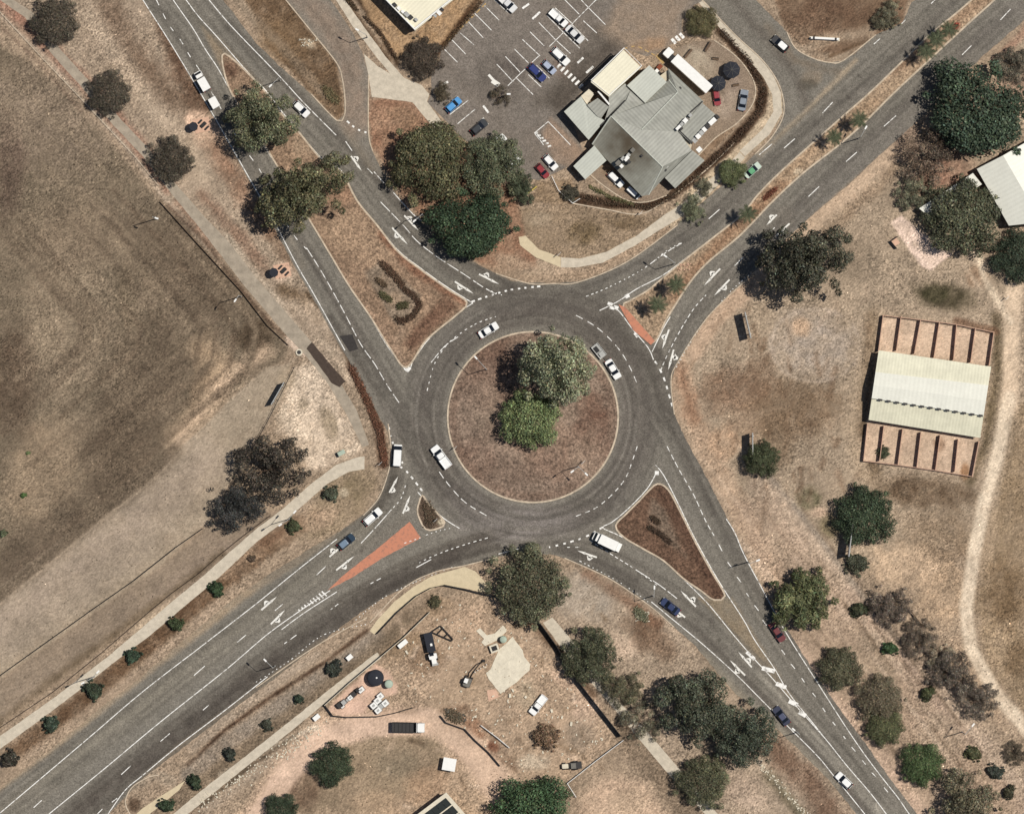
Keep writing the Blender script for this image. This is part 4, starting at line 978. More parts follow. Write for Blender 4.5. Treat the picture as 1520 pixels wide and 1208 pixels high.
DASH = [
    # (points, dash, gap)
    ([(232, 0), (250, 36), (268, 60), (282, 84), (296, 104), (304, 120), (330, 165), (355, 210), (390, 260), (430, 340), (455, 370)], 1.6, 2.0),
    ([(455, 368), (480, 408), (510, 462), (535, 510), (556, 540), (575, 572), (594, 600)], 2.6, 0.5),
    ([(565, 300), (600, 336), (619, 358), (650, 382), (690, 408), (720, 428), (740, 438)], 3.2, 0.4),
    ([(690, 408), (720, 428), (745, 438)], 0.6, 0.6),
    ([(634, 580), (645, 540), (665, 510), (690, 490)], .8, .8), ([(640, 538), (660, 514), (680, 500)], 3, .4), ([(690, 490), (712, 478), (736, 470)], .8, .5),
    ([(870, 440), (900, 428), (940, 408), (965, 392), (990, 372), (1012, 360)], .7, .5), ([(965, 392), (990, 374), (1012, 361)], 2.2, .3),
    ([(855, 468), (880, 482), (900, 498), (920, 520), (935, 545), (948, 575)], 2.0, .9), ([(975, 520), (1000, 520)], 0.0, 9),
    ([(980, 552), (990, 528), (1010, 490), (1030, 458), (1048, 438)], 1.2, .4), ([(1090, 395), (1103, 382)], 9, 1),
    ([(1142, 345), (1150, 338)], 4, 1), ([(1200, 292), (1216, 277)], 9, 1), ([(1256, 240), (1272, 226)], 9, 1), ([(1312, 188), (1330, 172)], 9, 1), ([(1428, 82), (1442, 68)], 9, 1), ([(1485, 30), (1500, 14)], 9, 1),
    ([(1164, 220), (1180, 206)], 9, 1), ([(1221, 168), (1236, 152)], 9, 1), ([(1052, 325), (1068, 311)], 9, 1), ([(1297, 66), (1306, 58)], 9, 1), ([(1338, 36), (1344, 30)], 9, 1), ([(1382, 6), (1396, -8)], 9, 1),
    ([(602, 720), (595, 740), (581, 756)], .8, .6), ([(581, 756), (560, 780), (536, 806)], 6, .3), ([(484, 840), (470, 853)], 9, 1), ([(420, 896), (408, 906)], 9, 1), ([(365, 942), (352, 953)], 9, 1), ([(304, 988), (288, 1002)], 9, 1), ([(62, 1187), (50, 1198)], 9, 1),
    ([(724, 798), (690, 808), (650, 822), (620, 836)], .9, .5), ([(565, 858), (550, 866)], 1.2, .6), ([(502, 896), (486, 908)], 1, .5), ([(440, 942), (422, 955)], 2, .6), ([(310, 1046), (296, 1058)], 2, .7), ([(252, 1088), (238, 1100)], 9, 1), ([(194, 1136), (180, 1149)], 9, 1), ([(174, 1184), (166, 1190)], 9, 1), ([(152, 1200), (138, 1214)], 9, 1),
    ([(652, 700), (665, 718), (690, 745), (722, 765)], 2.0, .7), ([(855, 766), (890, 750), (925, 715), (940, 680), (948, 655)], 1.4, .8),
    ([(990, 662), (1007, 695), (1030, 735), (1047, 772), (1060, 795)], 1.6, .5), ([(1067, 808), (1072, 818)], 9, 1), ([(1080, 834), (1086, 842)], 9, 1), ([(1094, 856), (1100, 864)], 9, 1), ([(1108, 880), (1112, 886)], 9, 1), ([(1120, 898), (1126, 906)], 9, 1), ([(1132, 920), (1138, 928)], 9, 1), ([(1160, 964), (1165, 971)], 9, 1), ([(1174, 985), (1180, 992)], 9, 1),
    ([(1190, 1006), (1194, 1012)], 9, 1), ([(1206, 1028), (1211, 1034)], 9, 1), ([(1221, 1050), (1225, 1056)], 9, 1), ([(1236, 1071), (1240, 1076)], 9, 1), ([(1252, 1092), (1255, 1096)], 9, 1), ([(1264, 1108), (1270, 1115)], 9, 1), ([(1280, 1128), (1285, 1134)], 9, 1), ([(1294, 1146), (1300, 1152)], 9, 1), ([(1312, 1168), (1318, 1175)], 9, 1),
    ([(876, 802), (910, 824), (945, 846), (975, 868)], .9, .5), ([(945, 846), (976, 866), (1005, 888)], 4, .4),
    ([(1060, 745), (1060, 745)], 1, 1),
    ([(860, 812), (840, 812)], 1, 1), ([(555, 255), (570, 272)], 9, 1), ([(545, 250), (553, 258)], 2, 1),
    ([(513, 210), (530, 235)], 3, 2), ([(618, 842), (640, 830)], 9, 9),
    ([(528, 920), (570, 886), (620, 862), (680, 838)], .5, .5), ([(1004, 545), (1040, 485), (1085, 432), (1120, 402)], .5, .45), ([(380, 1012), (430, 980), (480, 942), (545, 926)], .6, .5),
    ([(860, 832), (920, 864), (965, 895)], .6, .5), ([(632, 794), (650, 788), (672, 783)], .7, .4), ([(600, 806), (624, 798)], .8, .4),
]
for i_, (pts, d, g) in enumerate(DASH):
    if len(set(pts)) > 1 and d > 0: dash_line(ln, smooth_line(pts, 6), 0.19, ZM + .008 + i_ * 0.0003, d, g)
lm = ln.build('lane_lines', 'white_line', road)
gw = MB()
for pts, d, g in (([(700, 448), (730, 438), (760, 430), (802, 425)], .9, .7), ([(515, 180), (530, 192), (547, 198)], .9, .7), ([(972, 536), (985, 560), (1000, 610)], 1.2, .9), ([(895, 782), (870, 796), (840, 806), (815, 812)], 1.0, .9), ([(582, 690), (600, 696), (628, 730)], 1.0, .8), ([(577, 634), (584, 660), (600, 692)], .8, .9)):
    dash_line(gw, smooth_line(pts, 5), 0.42, 0.036, d, g)
gw.build('give_way_lines', 'white_line', road)
ht = MB()
for a, b in (((1131, 991), (1150, 996)), ((1152, 1014), (1167, 1020)), ((1171, 1040), (1184, 1046)), ((1186, 1056), (1196, 1062))):
    ribbon(ht, [a, b], 1.0, 0.036)
ribbon(ht, [(1108, 967), (1120, 978)], 0.8, 0.036)
for i in range(9):
    t = i / 9; x, y = 444 + 42 * t, 905 - 27 * t
    ribbon(ht, [(x - 1 - 3 * t, y - 1 - 3 * t), (x + 1 + 3 * t, y + 1 + 3 * t)], 0.34, 0.036)
for c in ((905, 450), (914, 455), (908, 456)): ribbon(ht, [(c[0] - 3, c[1]), (c[0] + 4, c[1] + 2)], 0.7, 0.036)
ribbon(ht, [(928, 441), (934, 438)], .9, 0.036); ribbon(ht, [(942, 494), (947, 500)], .8, .036); ribbon(ht, [(972, 702), (978, 702)], 1.0, 0.036); ribbon(ht, [(602, 545), (608, 550)], 1.3, .036)
ht.build('painted_hatching', 'white_line', road)


def arrow(near, far, blob):
    """turn-and-ahead arrow: long stem, ahead head at the far end, side head beside the near half"""
    a = P(*near); b = P(*far); c = P(*blob)
    d = (b - a); L = d.length; d.normalize(); n = Vector((-d.y, d.x, 0))
    side = 1 if (c - a).dot(n) > 0 else -1
    t = max(0.15, min(.85, (c - a).dot(d) / L))
    off = min(.95, max(0.5, abs((c - a).dot(n)) * .7))
    mb = MB(); z = 0.036

    def pt(u, v): q = a + d * u + n * v; return (q.x, q.y, z)

    def poly(*p):
        p = list(p)
        if area(p) < 0: p = p[::-1]
        mb.add(p, [tuple(range(len(p)))])
    w = .2
    poly(pt(0, -w), pt(L * .62, -w), pt(L * .62, w), pt(0, w))
    poly(pt(L * .60, -.32), pt(L, 0), pt(L * .60, .32))
    u = t * L; v = side * off
    mb2 = z; z = 0.038
    poly(pt(u - .35, side * w * .5), pt(u + .35, side * w * .5), pt(u + .5, v), pt(u - .2, v))
    poly(pt(u - .75, v * .6), pt(u + .85, v * .6), pt(u + .4, v + side * .55), pt(u - .1, v + side * .6))
    mb.build('arrow', 'arrow_paint', road)


for a_ in (((582, 338), (605, 363), (588, 350)), ((600, 320), (621, 342), (609, 323)), ((675, 418), (703, 436), (681, 428)), ((711, 407), (741, 422), (723, 406)), ((521, 232), (537, 254), (530, 234)),
           ((1069, 399), (1045, 424), (1056, 404)), ((1083, 415), (1060, 439), (1077, 428)), ((993, 489), (983, 518), (984, 499)), ((1000, 519), (992, 549), (1006, 531)), ((1153, 319), (1138, 334), (1146, 322)), ((1172, 332), (1150, 352), (1160, 346)),
           ((578, 731), (591, 707), (583, 728)), ((598, 762), (609, 735), (605, 756)), ((489, 826), (504, 813), (492, 816)), ((499, 846), (526, 825), (512, 843)), ((388, 905), (411, 885), (394, 894)), ((402, 926), (423, 905), (413, 922)),
           ((1033, 900), (1010, 876), (1031, 888)), ((1017, 916), (1002, 904), (1008, 913)), ((886, 827), (857, 817), (875, 830)), ((1116, 990), (1096, 967), (1113, 979)), ((1106, 1002), (1083, 979), (1093, 998))):
    arrow(*a_)

# car park markings (photo coordinates in a 5.754 x enlargement)
def c2(x, y): return (640 + x / 5.754, y / 5.754)


cm = MB()
for x0, y0, x1, y1 in ((95, 405, 225, 535), (165, 330, 295, 465), (250, 285, 365, 385), (310, 180, 445, 325), (370, 115, 515, 260), (450, 45, 580, 175), (540, 0, 655, 110), (560, 550, 700, 700), (635, 485, 760, 620), (710, 420, 835, 545), (780, 340, 930, 480), (845, 275, 965, 395), (920, 195, 1060, 340), (990, 135, 1130, 280), (1060, 70, 1200, 200), (1140, 0, 1265, 125),
                       (730, 670, 870, 810), (830, 640, 940, 745), (900, 560, 1010, 670), (1060, 340, 1190, 460), (1130, 280, 1270, 415), (1200, 210, 1340, 350), (1300, 180, 1415, 285), (1345, 70, 1490, 215), (1280, 0, 1345, 70), (655, 735, 835, 560), (1010, 400, 1340, 70), (835, 560, 920, 480), (1340, 70, 1430, -20),
                       (225, 1060, 375, 935), (345, 1105, 450, 1005), (160, 980, 315, 860), (880, 1140, 1000, 1040), (1000, 1040, 1190, 1240), (885, 1130, 960, 1240), (520, 1190, 580, 1160)):
    ribbon(cm, [c2(x0, y0), c2(x1, y1)], 0.17, 0.037)
for x0, y0, x1, y1 in ((780, 75, 835, 35), (865, 165, 930, 105), (1250, 540, 1300, 495), (1325, 625, 1385, 570), (85, 730, 145, 700), (445, 905, 490, 965), (890, 1140, 930, 1190)):
    ribbon(cm, [c2(x0, y0), c2(x1, y1)], 0.5, 0.037)
for i in range(7):
    x, y = 1090 + 31 * i, 560 + 29 * i
    ribbon(cm, [c2(x - 14, y + 20), c2(x + 20, y - 14)], 0.55, 0.04)
for x, y in ((1000, 62), (1006, 58), (1012, 54)): ribbon(cm, [(x - 3, y - 4), (x + 3, y + 3)], .7, .04)
for t_ in range(6): ribbon(cm, [c2(885 + t_ * 22, 1135 + t_ * 24), c2(915 + t_ * 22, 1135 + t_ * 22)], .4, .0375)
cm.build('parking_lines', 'white_line', car_park)
ym = MB()
dash_line(ym, [c2(95, 400), c2(480, 20)], 0.3, 0.037, 1.4, .5)
dash_line(ym, [(925, 73), (945, 68), (975, 84)], 0.3, 0.037, 1.2, .6); ribbon(ym, [(975, 82), (985, 94)], .8, .037)
ym.build('yellow_lines', 'yellow_line', car_park)
ar = MB(); ribbon(ar, [c2(490, 640), c2(545, 700)], .6, .038); ribbon(ar, [c2(520, 690), c2(580, 730)], 1.1, .04)
ar.build('arrow', 'arrow_paint', car_park)

# ================================================================== TREES
def leaf_quads(cen, nrm, size, asp=0.6, rng=None, radial=None):
    n = len(cen)
    nrm = nrm / (np.linalg.norm(nrm, axis=1, keepdims=True) + 1e-9)
    r = rng.normal(size=(n, 3)) if radial is None else radial + rng.normal(size=(n, 3)) * .25
    t = r - nrm * (r * nrm).sum(1, keepdims=True)
    t /= np.linalg.norm(t, axis=1, keepdims=True) + 1e-9
    b = np.cross(nrm, t)
    s = size[:, None]
    v = np.stack([cen - t * s, cen - b * s * asp, cen + t * s, cen + b * s * asp], 1).reshape(-1, 3)
    return v


def mesh_from_quads(name, v, c, mat='leaf'):
    n = len(v) // 4
    me = bpy.data.meshes.new(name)
    me.vertices.add(len(v)); me.vertices.foreach_set('co', v.astype(np.float32).ravel())
    me.loops.add(len(v)); me.loops.foreach_set('vertex_index', np.arange(len(v), dtype=np.int32))
    me.polygons.add(n); me.polygons.foreach_set('loop_start', np.arange(0, len(v), 4, dtype=np.int32))
    me.update(calc_edges=True)
    ca = me.color_attributes.new('Col', 'FLOAT_COLOR', 'POINT')
    a = np.ones((len(v), 4), np.float32); a[:, :3] = np.repeat(c, 4, 0)
    ca.data.foreach_set('color', a.ravel())
    me.materials.append(M[mat])
    return me


STYLE = {
    # lobes, lobe r range, spread, z range, leaves, leaf size, core lobe, elongation, tint spread
    'dome': (34, (.14, .30), .76, (.30, .78), 15000, .024, .70, .6, .30),
    'fine': (44, (.10, .20), .82, (.30, .72), 16000, .021, .74, .6, .31),
    'gum': (46, (.10, .24), .82, (.35, 1.0), 15000, .0235, .46, .55, .31),
    'ragged': (36, (.09, .24), .86, (.25, .8), 9000, .026, .30, .5, .31),
    'spiky': (40, (.10, .24), .74, (.35, .8), 8500, .055, .50, .26, .31),
    'sparse': (30, (.10, .24), .86, (.25, .8), 6500, .024, 0, .5, .45),
    'shrub': (12, (.22, .40), .58, (.25, .7), 1700, .095, .6, .6, .35),
    'bush': (18, (.16, .34), .68, (.2, .55), 3800, .055, .5, .5, .40),
}
PROTO_C = {}


def crown_mesh(style, k):
    if (style, k) in PROTO_C: return PROTO_C[style, k]
    rng = np.random.default_rng(sum(map(ord, style)) * 13 + k * 101)
    n, (r0, r1), spread, (z0, z1), N, ls, core, asp, tint = STYLE[style]
    L = []
    if core: L.append((0, 0, .32, core))
    spread *= rng.uniform(.92, 1.08)
    for i in range(n):
        a = rng.uniform(0, 2 * math.pi); rr = spread * math.sqrt(rng.uniform(0.02, 1)) * rng.uniform(.9, 1.08)
        z = z0 + (z1 - z0) * (1 - (rr / 1.0) ** 2) * rng.uniform(.6, 1.05)
        L.append((rr * math.cos(a), rr * math.sin(a), z, rng.uniform(r0, r1)))
    for i in range(9):
        a = rng.uniform(0, 2 * math.pi); rr = rng.uniform(.86, 1.02)
        L.append((rr * math.cos(a), rr * math.sin(a), z0 + .1 * rng.uniform(), rng.uniform(.05, .12)))
    L = np.array(L)
    w = L[:, 3] ** 2; w = w / w.sum()
    li = rng.choice(len(L), size=N * 2, p=w)
    d = rng.normal(size=(N * 2, 3)); d[:, 2] += .35
    d /= np.linalg.norm(d, axis=1, keepdims=True)
    rad = L[li, 3] * np.clip(rng.normal(.93, .16, N * 2), .4, 1.22)
    sq = np.array([1, 1, .85])
    cen = L[li, :3] + d * rad[:, None] * sq
    keep = np.ones(N * 2, bool)
    for j in range(len(L)):
        dd = np.linalg.norm((cen - L[j, :3]) / sq, axis=1)
        keep &= ~((dd < L[j, 3] * .72) & (li != j))
    keep &= cen[:, 2] > .08
    idx = np.where(keep)[0][:N]
    cen, d, li = cen[idx], d[idx], li[idx]
    nr = d + rng.normal(size=d.shape) * .55; nr[:, 2] = np.abs(nr[:, 2]) * .8 + .1
    size = ls * rng.uniform(.6, 1.5, len(cen))
    v = leaf_quads(cen, nr, size, asp, rng, d if style == 'spiky' else None)
    lob = np.exp(rng.normal(0, .22, len(L)))[li]
    br = np.exp(rng.normal(0, tint + .02, len(cen))) * lob
    hi = rng.uniform(size=len(cen)) < .04
    br = np.where(hi, br * 1.8, br)  # a few random leaves coloured brighter as painted sun highlights
    c = np.stack([br * (1 + rng.normal(0, .10, len(cen))), br, br * (1 + rng.normal(0, .08, len(cen)))], 1)
    PROTO_C[style, k] = mesh_from_quads('crown', v, np.clip(c, .15, 4))
    return PROTO_C[style, k]


def limb_mesh(k, bare=False):
    key = ('limb', k, bare)
    if key in PROTO_C: return PROTO_C[key]
    rnd = random.Random(k * 7 + bare)
    mb = MB()
    mb.tube((0, 0, -.02), (0.02, .01, .3), .05, .04, 7)

    def branch(p, d, L, r, depth):
        q = p + d * L
        mb.tube(p, q, r, r * .65, 5)
        if depth == 0: return
        for _ in range(3 if bare else 2):
            e = (d + Vector((rnd.uniform(-1, 1), rnd.uniform(-1, 1), rnd.uniform(-.2, .5))) * .75).normalized()
            branch(q, e, L * .72, r * .62, depth - 1)
    for i in range(5):
        a = 2 * math.pi * i / 5 + rnd.uniform(-.4, .4)
        branch(Vector((.02, .01, .28)), Vector((math.cos(a), math.sin(a), rnd.uniform(.4, .8))).normalized(), .3 if bare else .26, .03 if not bare else .022, 4 if bare else 2)
    me_o = mb.build('tmp', 'bark'); me = me_o.data; bpy.data.objects.remove(me_o)
    PROTO_C[key] = me
    return me


def lc(c, k=2.15):
    c = np.array(c, float); c = c * .72 + c.mean() * .28 * np.array([1.02, 1.02, .9]); a = lin(c) / K * k
    return (float(a[0]), float(a[1]), float(a[2]), 1)


ZUP = Vector((0, 0, 1))


def tree(name, x, y, rpx, style, color, label, cat='tree', group=None, hz=1.0, rot=None, sx=1.0, k=None, zbase=0.0, bare=False, boost=2.15):
    r = rpx * S
    p = P(x, y, min(r * .5, 5)); p.z = zbase
    t = thing(name, label, cat, p, rot if rot is not None else random.uniform(0, 6.28), group)
    if style == 'shrub':
        q_ = random.uniform(.8, 1.2); sx *= q_ ** .5; hz *= random.uniform(.8, 1.25); color = tuple(min(255, v * random.uniform(.86, 1.2)) for v in color)
    t.scale = (r * sx, r / sx, r * hz)
    k = k if k is not None else random.randint(0, 2)
    c = bpy.data.objects.new('crown', crown_mesh(style, k)); col.objects.link(c); c.parent = t; c.color = lc(color, boost)
    b = bpy.data.objects.new('branches' if bare else 'trunk', limb_mesh(k, bare)); col.objects.link(b); b.parent = t
    return t


MAUVE = (72, 64, 54); DG = (50, 60, 44); MG = (62, 66, 46); OL = (78, 76, 50); GREY = (92, 90, 72); BRG = (96, 116, 56); DK = (44, 46, 36); BRW = (92, 76, 62)
G1 = 'trees along the field fence'
for a in (
    ('shade_tree', 82, 34, 40, 'fine', MAUVE, 'dark brownish round tree nearest the top left corner, beside the reddish path', 'tree', G1),
    ('shade_tree', 163, 139, 36, 'fine', MAUVE, 'dark brownish round tree on the reddish path, second from the top left corner', 'tree', G1),
    ('shade_tree', 254, 237, 37, 'fine', MAUVE, 'dark brownish round tree beside the reddish path just above the field light pole', 'tree', G1),
):
    tree(*a)
tree('gum_tree', 388, 180, 57, 'gum', (86, 88, 64), 'pale olive gum tree spreading over the median of the north-west road near the white hatchback', 'tree', 'gum trees on the north-west median', hz=1.5)
tree('gum_tree', 452, 285, 68, 'gum', (80, 78, 54), 'broad olive gum tree over the lower end of the north-west median', 'tree', 'gum trees on the north-west median', hz=1.4, sx=1.12, rot=.6)
tree('shade_tree', 626, 86, 33, 'fine', (66, 56, 48), 'dark brown-leaved tree at the left kerb of the car park', 'tree', 'trees round the car park')
tree('shade_tree', 654, 138, 18, 'ragged', (72, 62, 48), 'small brown tree between the driveway and the bright blue parked car', 'tree', 'trees round the car park')
tree('mango_tree', 638, 238, 67, 'dome', (76, 74, 50), 'very large olive-brown tree below the car park, leftmost of the three touching crowns', 'tree', 'big trees below the car park', sx=.95)
tree('shade_tree', 728, 245, 52, 'gum', (70, 74, 54), 'loose green tree overhanging parked cars at the lower left of the car park', 'tree', 'big trees below the car park', hz=.9)
tree('mango_tree', 698, 335, 64, 'dome', (46, 62, 42), 'large deep green tree below its olive neighbour, hanging over the north-west road', 'tree', 'big trees below the car park', sx=1.12, rot=0.1)
tree('shade_tree', 775, 280, 24, 'gum', (60, 66, 48), 'small dark green tree right of the big olive crown near the red parked car', 'tree', 'big trees below the car park')
tree('shade_tree', 1042, 33, 25, 'dome', (78, 72, 46), 'brown and green round tree above the white semitrailer', 'tree', 'trees round the car park')
tree('shade_tree', 1086, 256, 24, 'dome', (82, 88, 56), 'yellow-green round street tree beside the green and white taxi', 'tree', 'street trees on the north-east road')
tree('shade_tree', 1047, 276, 17, 'ragged', (88, 84, 66), 'small greyish street tree left of the yellow-green one', 'tree', 'street trees on the north-east road')
tree('shade_tree', 1026, 311, 25, 'ragged', (88, 90, 68), 'grey-green street tree at the end of the cream footpath', 'tree', 'street trees on the north-east road', k=1)
tree('garden_bush', 846, 286, 15, 'bush', (62, 58, 48), 'dark round bush inside the small white-fenced corner below the car park', 'bush')
tree('gum_tree', 826, 545, 60, 'gum', (112, 116, 90), 'tall pale grey-green gum tree on the roundabout island', 'tree', 'trees on the roundabout', hz=1.9, zbase=.4)
tree('mango_tree', 786, 621, 46, 'dome', (88, 100, 62), 'bright green leafy tree on the roundabout island below the pale gum', 'tree', 'trees on the roundabout', hz=1.2, zbase=.4)
tree('fig_tree', 1448, 165, 82, 'dome', (52, 66, 50), 'huge dark green tree at the upper right beside the north-east road', 'tree', 'trees round the white-roofed hall', sx=1.08, rot=-.6)
tree('shade_tree', 1506, 96, 30, 'ragged', (78, 72, 62), 'brownish grey thin-leaved tree at the right edge above the huge green tree', 'tree', 'trees round the white-roofed hall')
tree('bare_tree', 1376, 228, 46, 'sparse', (82, 68, 58), 'nearly leafless brown tree left of the huge green tree', 'tree', 'trees round the white-roofed hall', bare=True)
tree('shade_tree', 1356, 287, 29, 'ragged', (84, 84, 66), 'small grey-green tree under the leafless one, beside the pink paved strip', 'tree', 'trees round the white-roofed hall')
tree('fig_tree', 1429, 322, 60, 'dome', (66, 68, 50), 'big round olive-green tree against the low annex of the white hall', 'tree', 'trees round the white-roofed hall')
tree('fig_tree', 1512, 380, 40, 'dome', (44, 54, 40), 'dark green tree cut by the right edge below the white hall', 'tree', 'trees round the white-roofed hall')
tree('gum_tree', 1194, 386, 70, 'gum', (62, 62, 50), 'large dark ragged gum tree beside the north-east road above the round bare patch', 'tree', None, hz=1.5)
tree('shade_tree', 1131, 681, 28, 'dome', (60, 66, 44), 'small round dark tree beside the edge-on billboard east of the roundabout', 'tree', hz=1.5)
tree('shade_tree', 1283, 765, 47, 'dome', (46, 58, 40), 'dark green round tree below the striped-yard shed, with a tall pole under it', 'tree')
tree('garden_bush', 1272, 836, 20, 'bush', (62, 64, 50), 'small dull bush at the foot of the tall pole below the round green tree', 'bush')
tree('spiky_tree', 1189, 889, 50, 'spiky', (72, 76, 48), 'spiky green tree at the edge of the south-east road', 'tree')
tree('scrub_tree', 1321, 897, 34, 'ragged', (86, 74, 66), 'purple-brown scrub tree at the upper end of the scrub belt right of the south-east road', 'tree', 'scrub trees in the eastern belt')
tree('scrub_tree', 1365, 948, 30, 'ragged', (84, 72, 62), 'brown scrub tree second from the upper end of the scrub belt', 'tree', 'scrub trees in the eastern belt')
tree('scrub_tree', 1412, 1002, 38, 'ragged', (82, 72, 64), 'wide purple-brown scrub tree in the middle of the scrub belt', 'tree', 'scrub trees in the eastern belt')
tree('scrub_tree', 1452, 1040, 32, 'ragged', (84, 74, 66), 'purple-brown scrub tree touching the pale track at the lower end of the scrub belt', 'tree', 'scrub trees in the eastern belt')
tree('scrub_tree', 1395, 975, 24, 'sparse', (110, 100, 84), 'thin grey scrub tree with bare branches in the scrub belt', 'tree', 'scrub trees in the eastern belt', bare=True)
G2 = 'street trees along the south-east road'
tree('street_tree', 1246, 991, 34, 'dome', (70, 68, 50), 'dark olive round tree right of the south-east road, uppermost of the row', 'tree', G2)
tree('street_tree', 1306, 1034, 39, 'fine', (94, 84, 66), 'greyish brown round tree in the row right of the south-east road', 'tree', G2)
tree('street_tree', 1313, 1079, 30, 'dome', (72, 74, 48), 'olive round tree tucked under the greyish brown one', 'tree', G2)
tree('street_tree', 1369, 1134, 34, 'dome', (58, 74, 42), 'fresh green round tree near the lower right, alone in the row', 'tree', G2)
tree('street_tree', 1432, 1192, 56, 'ragged', (84, 78, 60), 'large brown and green tree cut by the bottom edge at the lower right', 'tree', G2)
tree('scrub_tree', 1506, 1118, 19, 'ragged', (74, 64, 52), 'small dark brown scrub tree at the right edge', 'tree', 'scrub trees in the eastern belt')
tree('mango_tree', 786, 868, 63, 'fine', (78, 78, 58), 'very large round olive tree at the south edge of the roundabout', 'tree', None, hz=.95)
G3 = 'trees along the south footpath'
tree('shade_tree', 877, 974, 46, 'gum', (62, 64, 46), 'dark green loose tree beside the cream footpath and the long black fence', 'tree', G3, hz=.95)
tree('shade_tree', 923, 1018, 33, 'ragged', (80, 76, 56), 'smaller olive tree touching the dark green one by the footpath', 'tree', G3, k=0)
tree('shade_tree', 950, 1070, 34, 'sparse', (84, 80, 64), 'thin see-through tree over the cream footpath', 'tree', G3, bare=True)
tree('gum_tree', 1032, 1044, 62, 'gum', (64, 68, 54), 'wide dark gum tree beside the south-east road, left of a touching crown', 'tree', G3, k=2, hz=1.2)
tree('gum_tree', 1106, 1092, 52, 'gum', (58, 64, 52), 'dark gum tree right of the wide one at the edge of the south-east road', 'tree', G3, k=1, hz=1.2)
tree('shade_tree', 1044, 1160, 44, 'fine', (78, 78, 56), 'round olive tree over the lower cream footpath', 'tree', G3)
tree('mango_tree', 788, 1208, 64, 'dome', (48, 68, 42), 'big deep green tree cut by the bottom edge right of the solar-panel roof', 'tree')
tree('mango_tree', 494, 1135, 33, 'dome', (48, 58, 40), 'dark green round tree inside the bend of the sandy track', 'tree')
tree('mango_tree', 416, 1205, 28, 'dome', (44, 54, 38), 'dark green tree cut by the bottom edge beside the sandy track', 'tree')
tree('gum_tree', 402, 696, 56, 'ragged', (56, 50, 44), 'dark thin-leaved tree west of the roundabout, right of a touching crown', 'tree', 'dark trees on the western plain', hz=1.3)
tree('gum_tree', 350, 750, 46, 'ragged', (46, 46, 46), 'dark bluish tree west of the roundabout at the end of the cracked fence line', 'tree', 'dark trees on the western plain')
tree('garden_bush', 811, 1094, 23, 'bush', (102, 78, 60), 'brown dried bush in the works yard below the white utility', 'bush')
tree('garden_tree', 742, 142, 17, 'sparse', (70, 62, 50), 'thin young tree in a car park island beside the white lamp globe', 'tree', bare=True)
tree('garden_tree', 1311, 671, 11, 'bush', (60, 64, 46), 'small green tree standing in a sandy pen below the shed', 'tree')
tree('scrub_tree', 1322, 22, 22, 'ragged', (92, 88, 70), 'grey scrub tree at the top edge beside the north-east road', 'tree', 'scrub trees at the top edge')
tree('scrub_tree', 1304, 36, 15, 'ragged', (80, 74, 58), 'small dark scrub tree left of the grey one at the top edge', 'tree', 'scrub trees at the top edge')
GV = 'round shrubs on the western verge'
VL = ['shrub cut by the left edge beside the western footpath', 'second verge shrub from the left edge beside the western footpath', 'large verge shrub under the double-armed lamp on the western footpath', 'verge shrub just right of the double-armed lamp on the western footpath', 'dark verge shrub in the middle of the western footpath row', 'dark verge shrub beside the two turn arrows of the south-west road', 'tiny dry verge shrub beside the western footpath', 'verge shrub under the street lamp at the upper end of the western footpath', 'dull olive shrub right of the upper end of the western footpath']
for (x, y, r), l in zip(((14, 1127, 16), (76, 1075, 15), (139, 1025, 17), (197, 974, 14), (260, 926, 13), (321, 874, 13), (373, 829, 7), (436, 781, 13), (492, 733, 14)), VL):
    tree('shrub', x, y, r, 'shrub', (44, 52, 38) if r > 8 and y > 740 else (66, 62, 42), l, 'shrub', GV)
GW = 'round shrubs on the works-side verge'
for (x, y, r), l in zip(((495, 992, 14), (444, 1037, 9), (396, 1075, 11), (341, 1119, 11), (289, 1160, 12), (246, 1195, 13)), ('largest works-side shrub, beside the white box on the grey path', 'smallest works-side shrub, between the grey path and the black tank', 'dark brown works-side shrub left of the white cabinet', 'works-side shrub in the middle of the row below the south-west road', 'works-side shrub beside the end of the cream crossing path', 'works-side shrub nearest the bottom edge on the cream path')):
    tree('shrub', x, y, r, 'shrub', (44, 50, 36), l, 'shrub', GW)
GE = 'round shrubs on the eastern verge'
for (x, y, r), l in zip(((1276, 905, 14), (1322, 962, 13), (1377, 1029, 12), (1446, 1118, 14), (1477, 1145, 14), (1498, 1175, 11)), ('dark shrub between the spiky tree and the purple scrub', 'dark ball-shaped shrub above the grey-brown street tree', 'small round shrub right of the grey-brown street tree', 'green shrub left of the small brown scrub at the right edge', 'dark ball-shaped shrub below the small brown scrub at the right edge', 'smallest green shrub in the lower right corner')):
    tree('shrub', x, y, r, 'shrub', (52, 56, 38), l, 'shrub', GE)
for x, y, r, l in ((35, 735, 5, 'tiny green bush alone in the dry field'), (5, 792, 7, 'green bush cut by the left edge in the dry field'), (42, 672, 4, 'tiniest dull bush alone in the dry field')):
    tree('shrub', x, y, r, 'shrub', (72, 80, 50), l, 'shrub', 'small bushes in the dry field')


